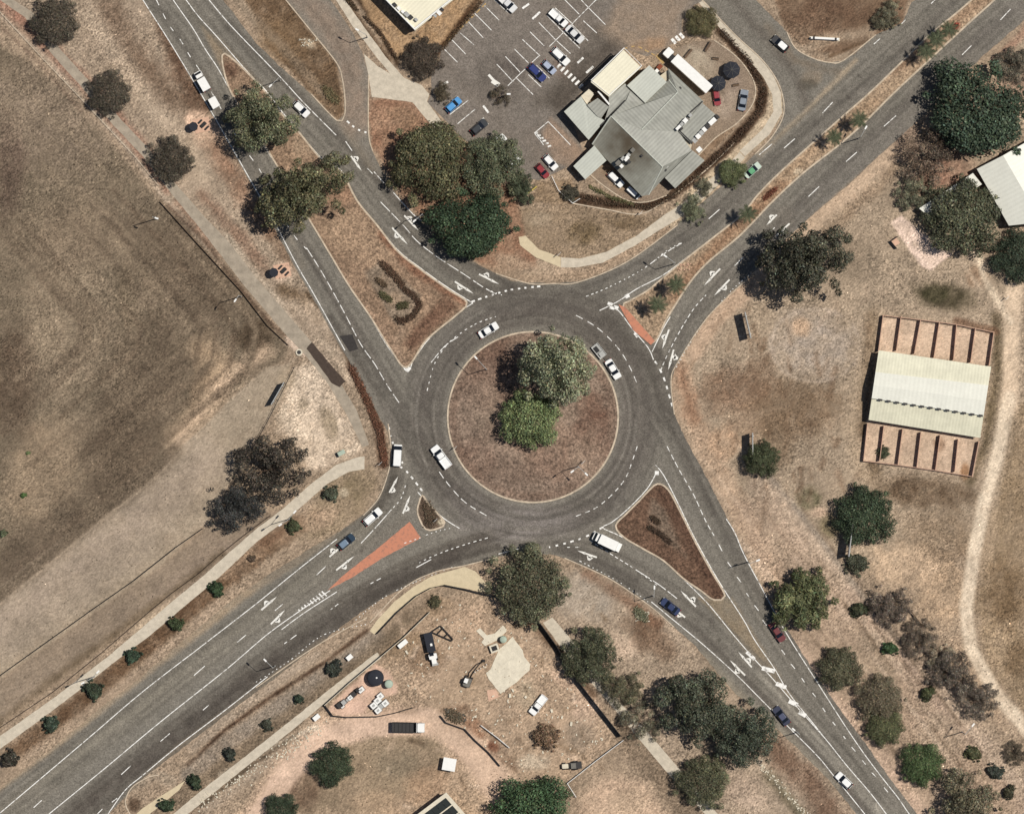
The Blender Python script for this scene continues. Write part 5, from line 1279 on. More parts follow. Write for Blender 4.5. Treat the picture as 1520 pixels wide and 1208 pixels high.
def palm_proto():
    t = thing('palm_tree', '-', 'palm tree', (0, 0, 0), 0, 'palms on the north-east median')
    mb = MB(); pts = [(0, 0, -.1), (.1, .03, 2.2), (.15, 0, 4.4), (.1, .02, 6.0)]
    for a, b, r in zip(pts, pts[1:], (.19, .16, .14)): mb.tube(a, b, r, r - .02, 9)
    mb.build('trunk', 'bark', t)
    rng = np.random.default_rng(5)
    vs = []; cs = []
    for i in range(13):
        az = 2 * math.pi * i / 13 * 2.4 + rng.uniform(-.2, .2); el = rng.uniform(.1, 1.0); L = rng.uniform(1.9, 2.6)
        d = np.array([math.cos(az), math.sin(az), 0]); n = np.array([-d[1], d[0], 0])
        for j in range(13):
            u = (j + 1) / 13
            p = np.array([.1, .02, 6.0]) + d * L * u * math.cos(el * .6) + np.array([0, 0, 1]) * (L * u * math.sin(el) - 1.5 * el * u * u * L * .6 - .5 * u * u)
            ll = .46 * math.sin(math.pi * min(.95, u * .8 + .15)) + .08
            for s_ in (-1, 1):
                e = p + n * s_ * ll + d * .28 - np.array([0, 0, .12])
                w = d * .085
                vs += [p - w, e - w * .2, e + w * .4, p + w]
                b = rng.lognormal(0, .25); cs.append((b, b, b))
    o = bpy.data.objects.new('fronds', mesh_from_quads('fronds', np.array(vs), np.array(cs))); col.objects.link(o); o.parent = t
    o.color = lc((60, 66, 44), 1.7)
    return t


pp = palm_proto()
for i, (x, y, s_, l) in enumerate(((1374, 78, 1.05, 'lowest palm of the trio on the upper north-east median'), (1390, 60, 1.1, 'middle palm of the trio on the upper north-east median'), (1410, 44, 1.0, 'uppermost palm on the north-east median beside the red plant'), (1276, 177, 1.0, 'palm on the north-east median behind the huge tree, right of its pair'), (1238, 203, .95, 'palm on the north-east median, left of its pair above the street lamp'),
                                (1109, 318, 1.05, 'lone palm on the north-east median level with the grey-green street tree'), (1004, 424, 1.1, 'upper palm on the triangular end of the north-east median'), (977, 452, 1.1, 'lower palm on the triangular end, beside the coral paving'))):
    o = pp if i == 0 else copy_tree(pp)
    o.location = P(x, y, 6); o.location.z = .13; o.scale = (s_, s_, s_ * 1.02); o.rotation_euler = (0, 0, i * 1.3)
    o['label'] = l


def hedge(name, pts, w, h, n, color, label, cat='hedge', group=None, z0=0.0, ls=.16):
    n = int(n * 2.2) if name == 'planting_bed' else n
    rng = np.random.default_rng(n + int(pts[0][0]))
    q = dens(pts, 1.0, False); q = np.array([P(*a)[:2] for a in q])
    i = rng.integers(0, len(q) - 1, n); t = rng.uniform(size=(n, 1))
    c = q[i] * (1 - t) + q[i + 1] * t + rng.normal(size=(n, 2)).clip(-1.7, 1.7) * w / 3.4
    h = h * 1.7 if name == 'planting_bed' else h
    z = z0 + h * rng.uniform(.1, 1, n) * (.65 + .5 * vnoise(c[:, 0] * .8, c[:, 1] * .8, 3))
    cen = np.column_stack([c, z]); nr = rng.normal(size=(n, 3)); nr[:, 2] = np.abs(nr[:, 2]) + .4
    base = cen[0].copy(); base[2] = 0
    v = leaf_quads(cen - base, nr, ls * rng.uniform(.6, 1.5, n), .6, rng)
    br = np.exp(rng.normal(0, .3, n)); cc = np.stack([br * (1 + rng.normal(0, .1, n)), br, br], 1)
    o = bpy.data.objects.new(name, mesh_from_quads(name, v, cc)); col.objects.link(o); o.location = base
    o.color = lc(color, 2.0); tag(o, label, cat, group)
    return o


HD = 'planted beds'
hedge('hedge', [(1070, 45), (1112, 92), (1133, 132), (1128, 165), (1085, 215), (1045, 250)], 1.5, .9, 2200, (66, 48, 36), 'dark brown planted strip curving round the service yard of the grey-roofed building')
hedge('hedge', [(1040, 255), (1000, 290), (965, 308), (900, 300), (862, 290)], 1.3, .8, 1700, (70, 52, 38), 'dark brown planted strip under the lower corner of the grey-roofed building')
hedge('hedge', [(874, 276), (905, 292), (940, 304)], 1.0, .7, 600, (84, 82, 50), 'short green planted strip left of the parked white vans')
hedge('hedge', [(716, 2), (680, 44), (655, 74)], 1.0, .8, 800, (74, 54, 36), 'dark brown hedge along the upper left kerb of the car park')
hedge('hedge', [(515, -2), (530, 15)], 1.0, .8, 300, (70, 54, 38), 'short dark hedge at the top edge beside the side-street footpath', 'hedge', 'hedge pieces beside the side-street footpath'); hedge('hedge', [(541, 25), (565, 50), (590, 88)], .9, .7, 700, (66, 48, 34), 'long dark hedge between the side-street footpath and the brown lawn', 'hedge', 'hedge pieces beside the side-street footpath')
hedge('planting_bed', [(566, 390), (582, 405), (598, 424)], 1.6, .5, 700, (78, 56, 42), 'dark brown bed of low plants, long upper one on the north-west island', 'planting bed', HD, .13)
hedge('planting_bed', [(598, 428), (616, 440), (623, 452), (614, 468), (596, 478), (588, 472)], 1.4, .5, 900, (70, 50, 38), 'hook-shaped dark bed of low plants on the north-west island', 'planting bed', HD, .13)
hedge('planting_bed', [(560, 415), (572, 424)], 1.2, .4, 250, (82, 64, 48), 'small brown bed at the left of the north-west island', 'planting bed', HD, .13)
hedge('planting_bed', [(566, 436), (580, 446)], 1.4, .5, 260, (76, 72, 46), 'small olive bed in the middle of the north-west island', 'planting bed', HD, .13)
hedge('planting_bed', [(592, 455), (604, 452)], 1.6, .6, 260, (74, 68, 44), 'small green bed inside the hook on the north-west island', 'planting bed', HD, .13)
hedge('planting_bed', [(962, 782), (980, 792), (995, 805)], 1.1, .4, 450, (62, 46, 36), 'dark slanting bed of low plants on the south-east island', 'planting bed', HD, .13)
hedge('planting_bed', [(968, 768), (978, 776)], 1.2, .4, 250, (64, 48, 36), 'small dark bed above the slanting one on the south-east island', 'planting bed', HD, .13)
hedge('planting_bed', [(632, 748), (642, 770), (634, 776)], 2.2, .4, 700, (80, 64, 50), 'brown low planting on the small south-west island', 'planting bed', HD, .13)
hedge('planting_bed', [(1134, 296), (1152, 280)], .9, .5, 250, (104, 56, 40), 'reddish brown low plants on the median right of the lone palm', 'planting bed', HD, .13)
hedge('planting_bed', [(1415, 42), (1422, 36)], .9, .8, 140, (140, 60, 46), 'bright red plant on the upper median beside the uppermost palm', 'planting bed', HD, .13)
hedge('planting_bed', [(522, 545), (546, 595), (564, 640), (572, 690)], 1.6, .5, 1600, (96, 60, 44), 'red-brown bed of low plants along the west kerb of the roundabout', 'planting bed', HD)
hedge('planting_bed', [(945, 905), (958, 918)], 2.0, .5, 320, (92, 92, 70), 'grey-green low bush left of the dark blue car', 'planting bed', HD)
hedge('planting_bed', [(665, 1058), (685, 1068)], 2.4, .4, 420, (86, 74, 58), 'dry plants among rocks beside the tipper truck', 'planting bed', HD)
hedge('planting_bed', [(482, 132), (500, 150)], 2.0, .5, 500, (92, 80, 54), 'brown weeds at the corner of the side-street lawn', 'planting bed', HD)

def dry_grass():
    rng = np.random.default_rng(21); n = 120000
    x = rng.uniform(-20, 1540, n); y = rng.uniform(-20, 1228, n)
    ok = ~inside(x, y, ROAD_OUT) & ~inside(x, y, CP) & ~inside(x, y, YARD)
    ok &= seg_dist(x, y, ROAD_OUT, True) > 3
    for pth in PATHS: ok &= ~inside(x, y, pth)
    dn = .5 + .9 * fbm(x / 40, y / 40, 55, 4)
    ok &= rng.uniform(size=n) < np.clip(dn, .08, 1)
    wt = grain_weight(x, y); ok &= rng.uniform(size=n) < (wt - .3) * 1.5
    x, y = x[ok], y[ok]; n = x.size
    isl = np.hypot(x - CX, y - CY) < 124
    cen = np.column_stack([(x - 760) * S, (604 - y) * S, np.where(isl, .45, 0) + rng.uniform(.02, .16, n)])
    nr = rng.normal(size=(n, 3)); nr[:, 2] = np.abs(nr[:, 2]) + .3
    v = leaf_quads(cen, nr, rng.uniform(.10, .30, n), .55, rng)
    isl_ops = (136, 103, 85)
    so = shade(x, y, GROUND, (168, 140, 112), .20, 0, .25, None, 1.3)
    so[isl] = alb((122, 100, 84))
    br = np.exp(rng.normal(-.12, .5, n))
    c = so * br[:, None]
    o = bpy.data.objects.new('dry_grass', mesh_from_quads('dry_grass', v, c)); col.objects.link(o)
    o.color = (1, 1, 1, 1)
    o['kind'] = 'stuff'; o['label'] = 'dry grass tufts and litter scattered over the bare ground'; o['category'] = 'dry grass'


dry_grass()

# ================================================================== BUILDINGS
def roof_mesh(faces, thick=.18):
    """faces: list of polygons of (x, y, z) plan px + height, gives an upper skin plus underside edge"""
    mb = MB()
    for f in faces:
        q = [P(x, y, z) for x, y, z in f]
        xy = [(v.x, v.y) for v in q]
        if area(xy) < 0: q = q[::-1]
        n = len(q)
        lo = [(v.x, v.y, v.z - thick) for v in q]
        mb.add([tuple(v) for v in q] + lo, [tuple(range(n)), tuple(range(2 * n - 1, n - 1, -1))] + [(i, n + i, n + (i + 1) % n, (i + 1) % n) for i in range(n)])
    return mb


def oriented(mb, name, mat, parent, rz, loc):
    """bake the mesh into a local frame turned by rz about loc, so the ribs of the sheet follow the roof"""
    M_ = Matrix.Translation(loc) @ Matrix.Rotation(rz, 4, 'Z'); inv = M_.inverted()
    mb.v = [tuple(inv @ Vector(v)) for v in mb.v]
    o = mb.build(name, mat, parent)
    o.matrix_local = M_
    return o


def walls(parent, poly, z0, z1, mat='wall', inset=.97, name='wall'):
    q = [P(x, y, z1) for x, y in poly]
    c = sum((v for v in q), Vector()) / len(q)
    pts = [(c.x + (v.x - c.x) * inset, c.y + (v.y - c.y) * inset) for v in q]
    return MB().prism(pts, z0, z1).build(name, mat, parent)


def bx(parent, name, x, y, z, sx, sy, sz, ang, mat):
    """box standing at plan px x, y on height z, ang in image degrees (clockwise)"""
    p = P(x, y, z)
    return MB().box((p.x, p.y, z + sz / 2), (sx, sy, sz), -math.radians(ang)).build(name, mat, parent)


def g(x, y): return (820 + x / 4.831, 60 + y / 4.831)


R45 = math.radians(-45)
pub = thing('pub_building', 'sprawling grey hipped-roof building with a cream flat-roofed block beside the car park', 'building')
cz = 4.2
f = [g(510, 70), g(635, 195), g(405, 405), g(275, 300)]
oriented(roof_mesh([[(x, y, 6.4) for x, y in f]], .35), 'roof', 'roof_cream', pub, R45, P(915, 110))
walls(pub, f, 0, 6.1)
mbp = MB(); raised_ribbon(mbp, f, .25, 6.3, 6.62, True); mbp.build('parapet', 'white', pub)
f = [g(695, 180), g(820, 300), g(665, 450), g(535, 325)]
oriented(roof_mesh([[(x, y, 5.6 if i in (0, 1) else 5.3) for i, (x, y) in enumerate(f)]], .25), 'roof', 'roof_grey_light', pub, R45, P(960, 125))
walls(pub, f, 0, 5.15)
# main hipped roof
a1, a2 = g(420, 545), g(790, 908)
e1, e2, e3 = g(285, 745), g(390, 862), g(640, 1118)
s1, s2 = g(690, 1108), g(800, 985)
rz_ = 6.6; ez = 3.6
mainf = [
    [(*g(420, 545), rz_), (*g(790, 908), rz_), (*e3, ez), (*e1, ez)],
    [(*g(790, 908), rz_), (*g(1000, 790), 4.2), (*s2, 4.2), (*s1, ez), (*e3, ez)],
    [(*g(420, 545), rz_), (*g(640, 640), 6.2), (*g(905, 655), 4.3), (*g(1000, 790), 4.2), (*g(790, 908), rz_)],
]
oriented(roof_mesh(mainf[:1], .15), 'roof', 'roof_stained', pub, R45, P(935, 200))
oriented(roof_mesh(mainf[1:], .15), 'roof', 'roof_grey', pub, R45, P(935, 200))
wing = [
    [(*g(640, 640), 6.25), (*g(420, 545), 6.6), (*g(530, 430), 5.0), (*g(560, 360), 4.6), (*g(665, 450), 4.6), (*g(745, 375), 4.6), (*g(835, 285), 4.6), (*g(900, 370), 6.25)],
    [(*g(640, 640), 6.25), (*g(900, 370), 6.25), (*g(830, 200), 4.4), (*g(1085, 440), 4.4), (*g(905, 655), 4.35)],
]
oriented(roof_mesh(wing, .15), 'roof', 'roof_grey', pub, math.radians(45), P(975, 150))
oriented(roof_mesh([[(*g(835, 285), 4.6), (*g(830, 200), 4.4), (*g(900, 370), 6.25)]], .15), 'roof', 'roof_grey', pub, R45, P(975, 150))
walls(pub, [g(420, 545), g(530, 430), g(830, 200), g(1085, 440), g(1000, 790), g(800, 985), g(640, 1118), g(285, 745)], 0, 3.5)
f = [g(1072, 448), g(1187, 548), g(995, 738), g(905, 655)]
oriented(roof_mesh([[(x, y, 4.7) for x, y in f]], .3), 'roof', 'roof_grey', pub, R45, P(1033, 180)); walls(pub, f, 0, 4.4)
f = [g(1005, 790), g(1092, 862), g(880, 1062), g(805, 985)]
oriented(roof_mesh([[(*f[0], 4.1), (*f[1], 3.3), (*f[2], 3.3), (*f[3], 4.1)]], .15), 'roof', 'roof_grey', pub, R45, P(1015, 250)); walls(pub, f, 0, 3.1, 'wall_dark')
f = [g(300, 755), g(388, 862), g(235, 998), g(150, 902)]
oriented(roof_mesh([[(*f[0], 4.0), (*f[1], 4.0), (*f[2], 3.6), (*f[3], 3.6)]], .2), 'roof', 'roof_grey_light', pub, R45, P(875, 240)); walls(pub, f, 0, 3.4)
f = [g(205, 402), g(245, 465), g(320, 545), g(375, 575), g(260, 715), g(83, 512)]
oriented(roof_mesh([[(*f[0], 4.5), (*f[1], 4.5), (*f[2], 4.7), (*f[3], 4.9), (*f[4], 4.4), (*f[5], 4.0)]], .2), 'roof', 'roof_grey_light', pub, R45, P(865, 180)); walls(pub, f, 0, 3.9)
f = [g(248, 465), g(325, 415), g(405, 478), g(350, 560), g(320, 545)]
oriented(roof_mesh([[(x, y, 4.95) for x, y in f]], .2), 'roof', 'roof_grey', pub, R45, P(885, 160)); walls(pub, f, 0, 4.7)
f = [g(405, 478), g(405, 405), g(520, 310), g(560, 360), g(525, 440), g(320, 640), g(265, 712), g(375, 575)]
oriented(roof_mesh([[(*f[0], 4.7), (*f[1], 4.9), (*f[2], 4.5), (*f[3], 4.5), (*f[4], 4.5), (*f[5], 4.3), (*f[6], 4.2), (*f[7], 4.7)]], .2), 'roof', 'roof_grey', pub, R45, P(885, 160))
raised = MB(); raised_ribbon(raised, [g(340, 622), g(520, 440)], .35, 4.4, 4.95); raised.build('gutter', 'dksteel', pub)
raised = MB(); raised_ribbon(raised, [g(905, 655), g(1000, 745)], .3, 4.5, 4.85); raised.build('gutter', 'dksteel', pub); raised = MB(); raised_ribbon(raised, [g(985, 525), g(1072, 448)], .3, 4.5, 5.0); raised.build('gutter', 'dksteel', pub)
raised = MB(); raised_ribbon(raised, [g(325, 375), g(405, 470)], .45, 4.4, 5.2); raised.build('parapet', 'white', pub)
rc = MB()
for (xa, ya, za), (xb, yb, zb) in (((420, 545, 6.6), (790, 908, 6.6)), ((640, 640, 6.25), (900, 370, 6.25)), ((790, 908, 6.6), (690, 1108, 3.6)), ((900, 370, 6.25), (835, 285, 4.6)), ((420, 545, 6.6), (285, 745, 3.6))):
    pa, pb = P(*g(xa, ya), za + .04), P(*g(xb, yb), zb + .04); rc.tube(pa, pb, .16, .16, 6)
rc.build('ridge_cap', 'roof_grey_light', pub)
rnd = random.Random(4)
for (x, y, sx_, sy_, sz_, m) in ((470, 880, 1.2, .9, .9, 'olive_metal'), (495, 905, .8, .8, 1.2, 'white'), (505, 850, 1.0, .7, 1.1, 'steel'), (530, 850, 1.3, .9, 1.1, 'white'), (545, 825, .8, .8, .8, 'steel'), (575, 790, 1.0, .9, 1.0, 'olive_metal'), (545, 870, .7, 1.2, .6, 'dksteel'), (640, 830, .5, .5, .9, 'dksteel'), (540, 680, .5, .7, .7, 'white'),
                        (905, 625, 1.6, .7, .9, 'white'), (930, 600, 1.0, .8, 1.1, 'steel'), (950, 580, 1.3, 1.0, 1.1, 'white'), (970, 570, .7, .8, .8, 'olive_metal'), (988, 540, .8, .7, 1.0, 'steel'), (925, 635, .8, .5, .5, 'dksteel'), (915, 345, .6, .6, .7, 'dksteel'), (800, 920, .5, 1.6, .7, 'dksteel'), (820, 905, .6, .6, .7, 'white')):
    x_, y_ = g(x, y)
    bx(pub, 'roof_vent', x_, y_, 4.9, sx_, sy_, sz_, -45, m).location.z = .75 if 440 < x < 660 else 0
for (x, y, w_, m) in ((1150, 580, 2.2, 'white'), (1110, 620, 1.1, 'dksteel'), (1090, 640, 1.0, 'white'), (1068, 665, .9, 'steel'), (1045, 690, 1.1, 'white'), (1020, 720, 1.0, 'steel'), (1052, 785, 1.2, 'white'), (1178, 552, 1.0, 'dksteel')):
    x_, y_ = g(x, y)
    bx(pub, 'air_conditioner', x_, y_, 4.7 if x < 1190 and y < 700 else 4.0, w_, 1.1, .9, -43, m)
walls(pub, [g(205, 400), g(262, 350), g(300, 385), g(248, 460)], 0, 3.0, 'concrete', 1.0, 'porch')

shed = thing('stable_shed', 'long cream and white roofed open shed over a double row of sandy pens', 'shed')
def h7(x, y): return (1280 + x / 4.314, 440 + y / 4.314)


A, B, C, D = h7(105, 345), h7(825, 450), h7(755, 905), h7(40, 790)
def mixp(p, q, t): return (p[0] + (q[0] - p[0]) * t, p[1] + (q[1] - p[1]) * t)


ra = math.radians(-8.5)
u0, v0 = mixp(A, D, .31), mixp(B, C, .26); u1, v1 = mixp(A, D, .69), mixp(B, C, .69)
um, vm = mixp(A, D, .5), mixp(B, C, .48)
oriented(roof_mesh([[(*A, 3.3), (*B, 3.3), (*v0, 4.2), (*u0, 4.2)]], .12), 'roof', 'roof_shed', shed, ra, P(1380, 540))
oriented(roof_mesh([[(*u0, 4.3), (*v0, 4.3), (*vm, 5.0), (*um, 5.0)], [(*um, 5.0), (*vm, 5.0), (*v1, 4.75), (*u1, 4.75)]], .12), 'roof', 'roof_white', shed, ra, P(1380, 570))
oriented(roof_mesh([[(*mixp(A, D, .685), 4.15), (*mixp(B, C, .685), 4.15), (*C, 3.0), (*D, 3.0)]], .12), 'roof', 'roof_shed', shed, ra, P(1380, 620))
vt = MB()
for i in range(13):
    t = (i + .6) / 13.4
    p = mixp(u1, v1, t); q = mixp(u1, v1, t + .036); ribbon(vt, [(p[0], p[1] + .8), (q[0], q[1] + .8)], .5, 4.9)
vt2 = vt.build('vent_strip', 'dksteel', shed)
for i in range(7):
    t = i / 6
    for s_ in (.03, .5, .97):
        x, y = mixp(mixp(A, B, t), mixp(D, C, t), s_); x += (1380 - x) * .02
        p = P(x, y); MB().tube((p.x, p.y, 0), (p.x, p.y, 3.0 if s_ != .5 else 4.8), .1).build('post', 'steel', shed)
walls(shed, [mixp(A, D, .1), mixp(B, C, .1), mixp(B, C, .82), mixp(A, D, .82)], 0, 2.6, 'wall', .95)


def fence(name, pts, h, label, cat='fence', group=None, mat='timber', post=2.4, rails=(.45, .9), pr=.06, panel=None, rr=.04):
    t = thing(name, label, cat, P(*pts[0]), 0, group); o = t.location
    q = [P(*p) - o for p in pts]
    mp = MB().tube((0, 0, 0), (0, 0, h), pr, pr, 6); mr = [MB() for _ in rails]; pn = MB(); npost = 0; first = None
    for a, b in zip(q, q[1:]):
        L = (b - a).length; k = max(1, round(L / post))
        for i in range(k + 1):
            p = a + (b - a) * i / k
            if (i < k or b is q[-1]) and npost < 98:
                npost += 1
                if first is None: first = mp.build('post', mat, t); po = first
                else: po = first.copy(); col.objects.link(po); po.parent = t
                po.location = (p.x, p.y, 0)
        for m_, r in zip(mr, rails): m_.tube((a.x, a.y, h * r), (b.x, b.y, h * r), rr, rr, 5)
        if panel:
            d = (b - a).normalized()
            pn.box(((a.x + b.x) / 2, (a.y + b.y) / 2, h * .5), (L, .05, h * .92), math.atan2(d.y, d.x))
    for m_ in mr: m_.build('rail', mat, t)
    if panel: pn.build('panel', panel, t)
    return t


NP = 'dividing fences of the sandy pens'
n_ = ['leftmost', 'second', 'third', 'fourth', 'fifth', 'sixth', 'rightmost']
for i, (a, b) in enumerate((((130, 125), (100, 350)), ((245, 130), (215, 345)), ((370, 150), (330, 365)), ((490, 165), (455, 390)), ((600, 185), (580, 405)), ((720, 205), (690, 420)), ((838, 232), (808, 440)))):
    fence('pen_fence', [h7(*a), h7(*b)], 1.7, f'{n_[i]} pale rail fence across the upper row of sandy pens above the shed', 'fence', NP, 'pink_pad', 2.0, (.14, .28, .42, .56, .70, .84, .98), .1, None, .085)
for i, (a, b) in enumerate((((30, 815), (5, 1050)), ((135, 830), (108, 1050)), ((255, 850), (225, 1075)), ((372, 870), (345, 1095)), ((495, 890), (465, 1110)), ((610, 915), (588, 1120)), ((742, 930), (700, 1150)))):
    fence('pen_fence', [h7(*a), h7(*b)], 1.7, f'{n_[i]} pale rail fence across the lower row of sandy pens below the shed', 'fence', NP, 'pink_pad', 2.0, (.14, .28, .42, .56, .70, .84, .98), .1, None, .085)
fence('pen_fence', [h7(130, 122), h7(370, 150), h7(600, 180), h7(840, 230)], 1.5, 'outer rail fence along the top ends of the upper pens', 'fence', 'outer fences of the sandy pens', 'pink_pad', 2.2, (.35, .95), .09, None, .08)
fence('pen_fence', [h7(5, 1052), h7(225, 1078), h7(465, 1112), h7(700, 1152)], 1.5, 'outer rail fence along the bottom ends of the lower pens', 'fence', 'outer fences of the sandy pens', 'pink_pad', 2.2, (.35, .95), .09, None, .08)

hall = thing('hall_building', 'big white gabled hall cut by the right edge behind dark round trees', 'building')
def h8(x, y): return (1310 + x / 5.252, 190 + y / 5.252)


oriented(roof_mesh([[(*h8(735, 320), 4.2), (*h8(940, 215), 6.0), (*h8(1240, 735), 6.0), (*h8(985, 762), 4.2)]], .2), 'roof', 'roof_white', hall, math.radians(-62), P(1480, 290))
oriented(roof_mesh([[(*h8(940, 215), 6.0), (*h8(1190, 70), 4.4), (*h8(1490, 590), 4.4), (*h8(1240, 735), 6.0)]], .2), 'roof', 'roof_white', hall, math.radians(-62), P(1500, 260))
walls(hall, [h8(735, 320), h8(940, 215), h8(1190, 70), h8(1490, 590), h8(1240, 735), h8(985, 762)], 0, 4.0, 'wall', .965)
an = [h8(705, 352), h8(775, 440), h8(360, 690), h8(285, 628)]
oriented(roof_mesh([[(x, y, 3.2) for x, y in an]], .25), 'annex_roof', 'roof_white', hall, math.radians(30), P(1410, 290)); walls(hall, an, 0, 2.95, 'wall', .97, 'annex_wall')

top = thing('flat_roof_building', 'cream flat-roofed building cut by the top edge above the brown lawn', 'building')
tf = [(616, 46), (560, -12), (622, -80), (690, -14)]
oriented(roof_mesh([[(x, y, 5.0) for x, y in tf]], .3), 'roof', 'roof_cream', top, R45, P(620, 10)); walls(top, tf, 0, 4.7, 'white')
mbp = MB(); raised_ribbon(mbp, tf, .5, 4.9, 5.6, True); mbp.build('parapet', 'white', top)
deck = [(616, 46), (557, -15), (562, -20), (619, 38)]
for x, y, s_, m in ((586, 8, 1.0, 'dksteel'), (592, 13, .9, 'white'), (604, 22, 1.2, 'steel'), (610, 26, 1.0, 'dksteel'), (618, 30, .8, 'steel'), (652, 20, 1.1, 'white'), (656, 15, .9, 'dksteel'), (646, 24, .8, 'steel'), (598, 18, .8, 'white')):
    bx(top, 'air_conditioner', x, y, 4.98, s_, s_ * .8, .9, 45, m)

sol = thing('solar_roof_building', 'pale roofed building with rows of dark solar panels cut by the bottom edge', 'building')
def h6(x, y): return (600 + x / 5.846, 1040 + y / 5.846)


apex, le, ri = h6(365, 792), h6(90, 1000), h6(560, 1015)
far_ = (le[0] + ri[0] - apex[0], le[1] + ri[1] - apex[1])
far_ = (apex[0] + 2.2 * (far_[0] - apex[0]), apex[1] + 2.2 * (far_[1] - apex[1]))
lf = mixp(apex, le, 2.0); rf = mixp(apex, ri, 2.6)
fr = (lf[0] + rf[0] - apex[0], lf[1] + rf[1] - apex[1])
oriented(roof_mesh([[(*apex, 4.3), (*rf, 4.3), (*fr, 4.0), (*lf, 4.0)]], .25), 'roof', 'concrete', sol, math.radians(37), P(650, 1210)); walls(sol, [apex, rf, fr, lf], 0, 4.0)
def loc(u, v): return (apex[0] + (le[0] - apex[0]) * u + (ri[0] - apex[0]) * v, apex[1] + (le[1] - apex[1]) * u + (ri[1] - apex[1]) * v)


for v in (.12, .42, .72, 1.02, 1.32):
    for k_ in range(8):
        u = .10 + k_ * .16
        q = [loc(u, v), loc(u + .15, v), loc(u + .15, v + .26), loc(u, v + .26)]
        roof_mesh([[(x, y, 4.5) for x, y in q]], .06).build('solar_panel', 'panel', sol)

hut = thing('small_shed', 'small white square shed by the sandy track in the works yard', 'shed', P(667, 1133), -math.radians(10))
MB().box((0, 0, 1.1), (2.6, 2.5, 2.2)).build('wall', 'wall', hut)
MB().box((0, 0, 2.3), (3.1, 3.0, .14)).build('roof', 'white', hut)
MB().box((0, -1.27, .95), (.8, .05, 1.9)).build('door', 'dksteel', hut)

# ================================================================== VEHICLES
def outline(L, Wd, r=.35, n=4):
    pts = []
    for cx, cy, a0 in ((L / 2 - r, Wd / 2 - r, 0), (-L / 2 + r, Wd / 2 - r, 90), (-L / 2 + r, -Wd / 2 + r, 180), (L / 2 - r, -Wd / 2 + r, 270)):
        for i in range(n + 1):
            a = math.radians(a0 + 90 * i / n); pts.append((cx + r * math.cos(a), cy + r * math.sin(a)))
    return pts


def shell(mb, x0, x1, wd, lv, r=.35):
    """rounded plan loft between levels (z, shrink length, shrink width)"""
    rings = []
    for z, sl, sw in lv:
        L = (x1 - x0) * sl; c = (x0 + x1) / 2
        rings.append([(c + p[0], p[1], z) for p in outline(L, wd * sw, r * min(sl, sw))])
    return mb.loft(rings)


def wheels(t, xs, half, r=.33, w=.22):
    for x in xs:
        for s_ in (-1, 1):
            wh = MB().wheel((x, s_ * (half - w / 2), r), r, w).build('wheel', 'tyre', t)
            MB().wheel((x, s_ * (half - w / 2 + .02 * 1), r), r * .55, w * 1.02).build('rim', 'steel', wh)


def lights(t, xf, xr, half, z=.68):
    for s_ in (-1, 1):
        MB().box((xf, s_ * (half - .28), z), (.22, .4, .16)).build('headlight', 'lamp', t)
        MB().box((xr, s_ * (half - .2), z + .12), (.12, .3, .2)).build('tail_light', 'tail', t)


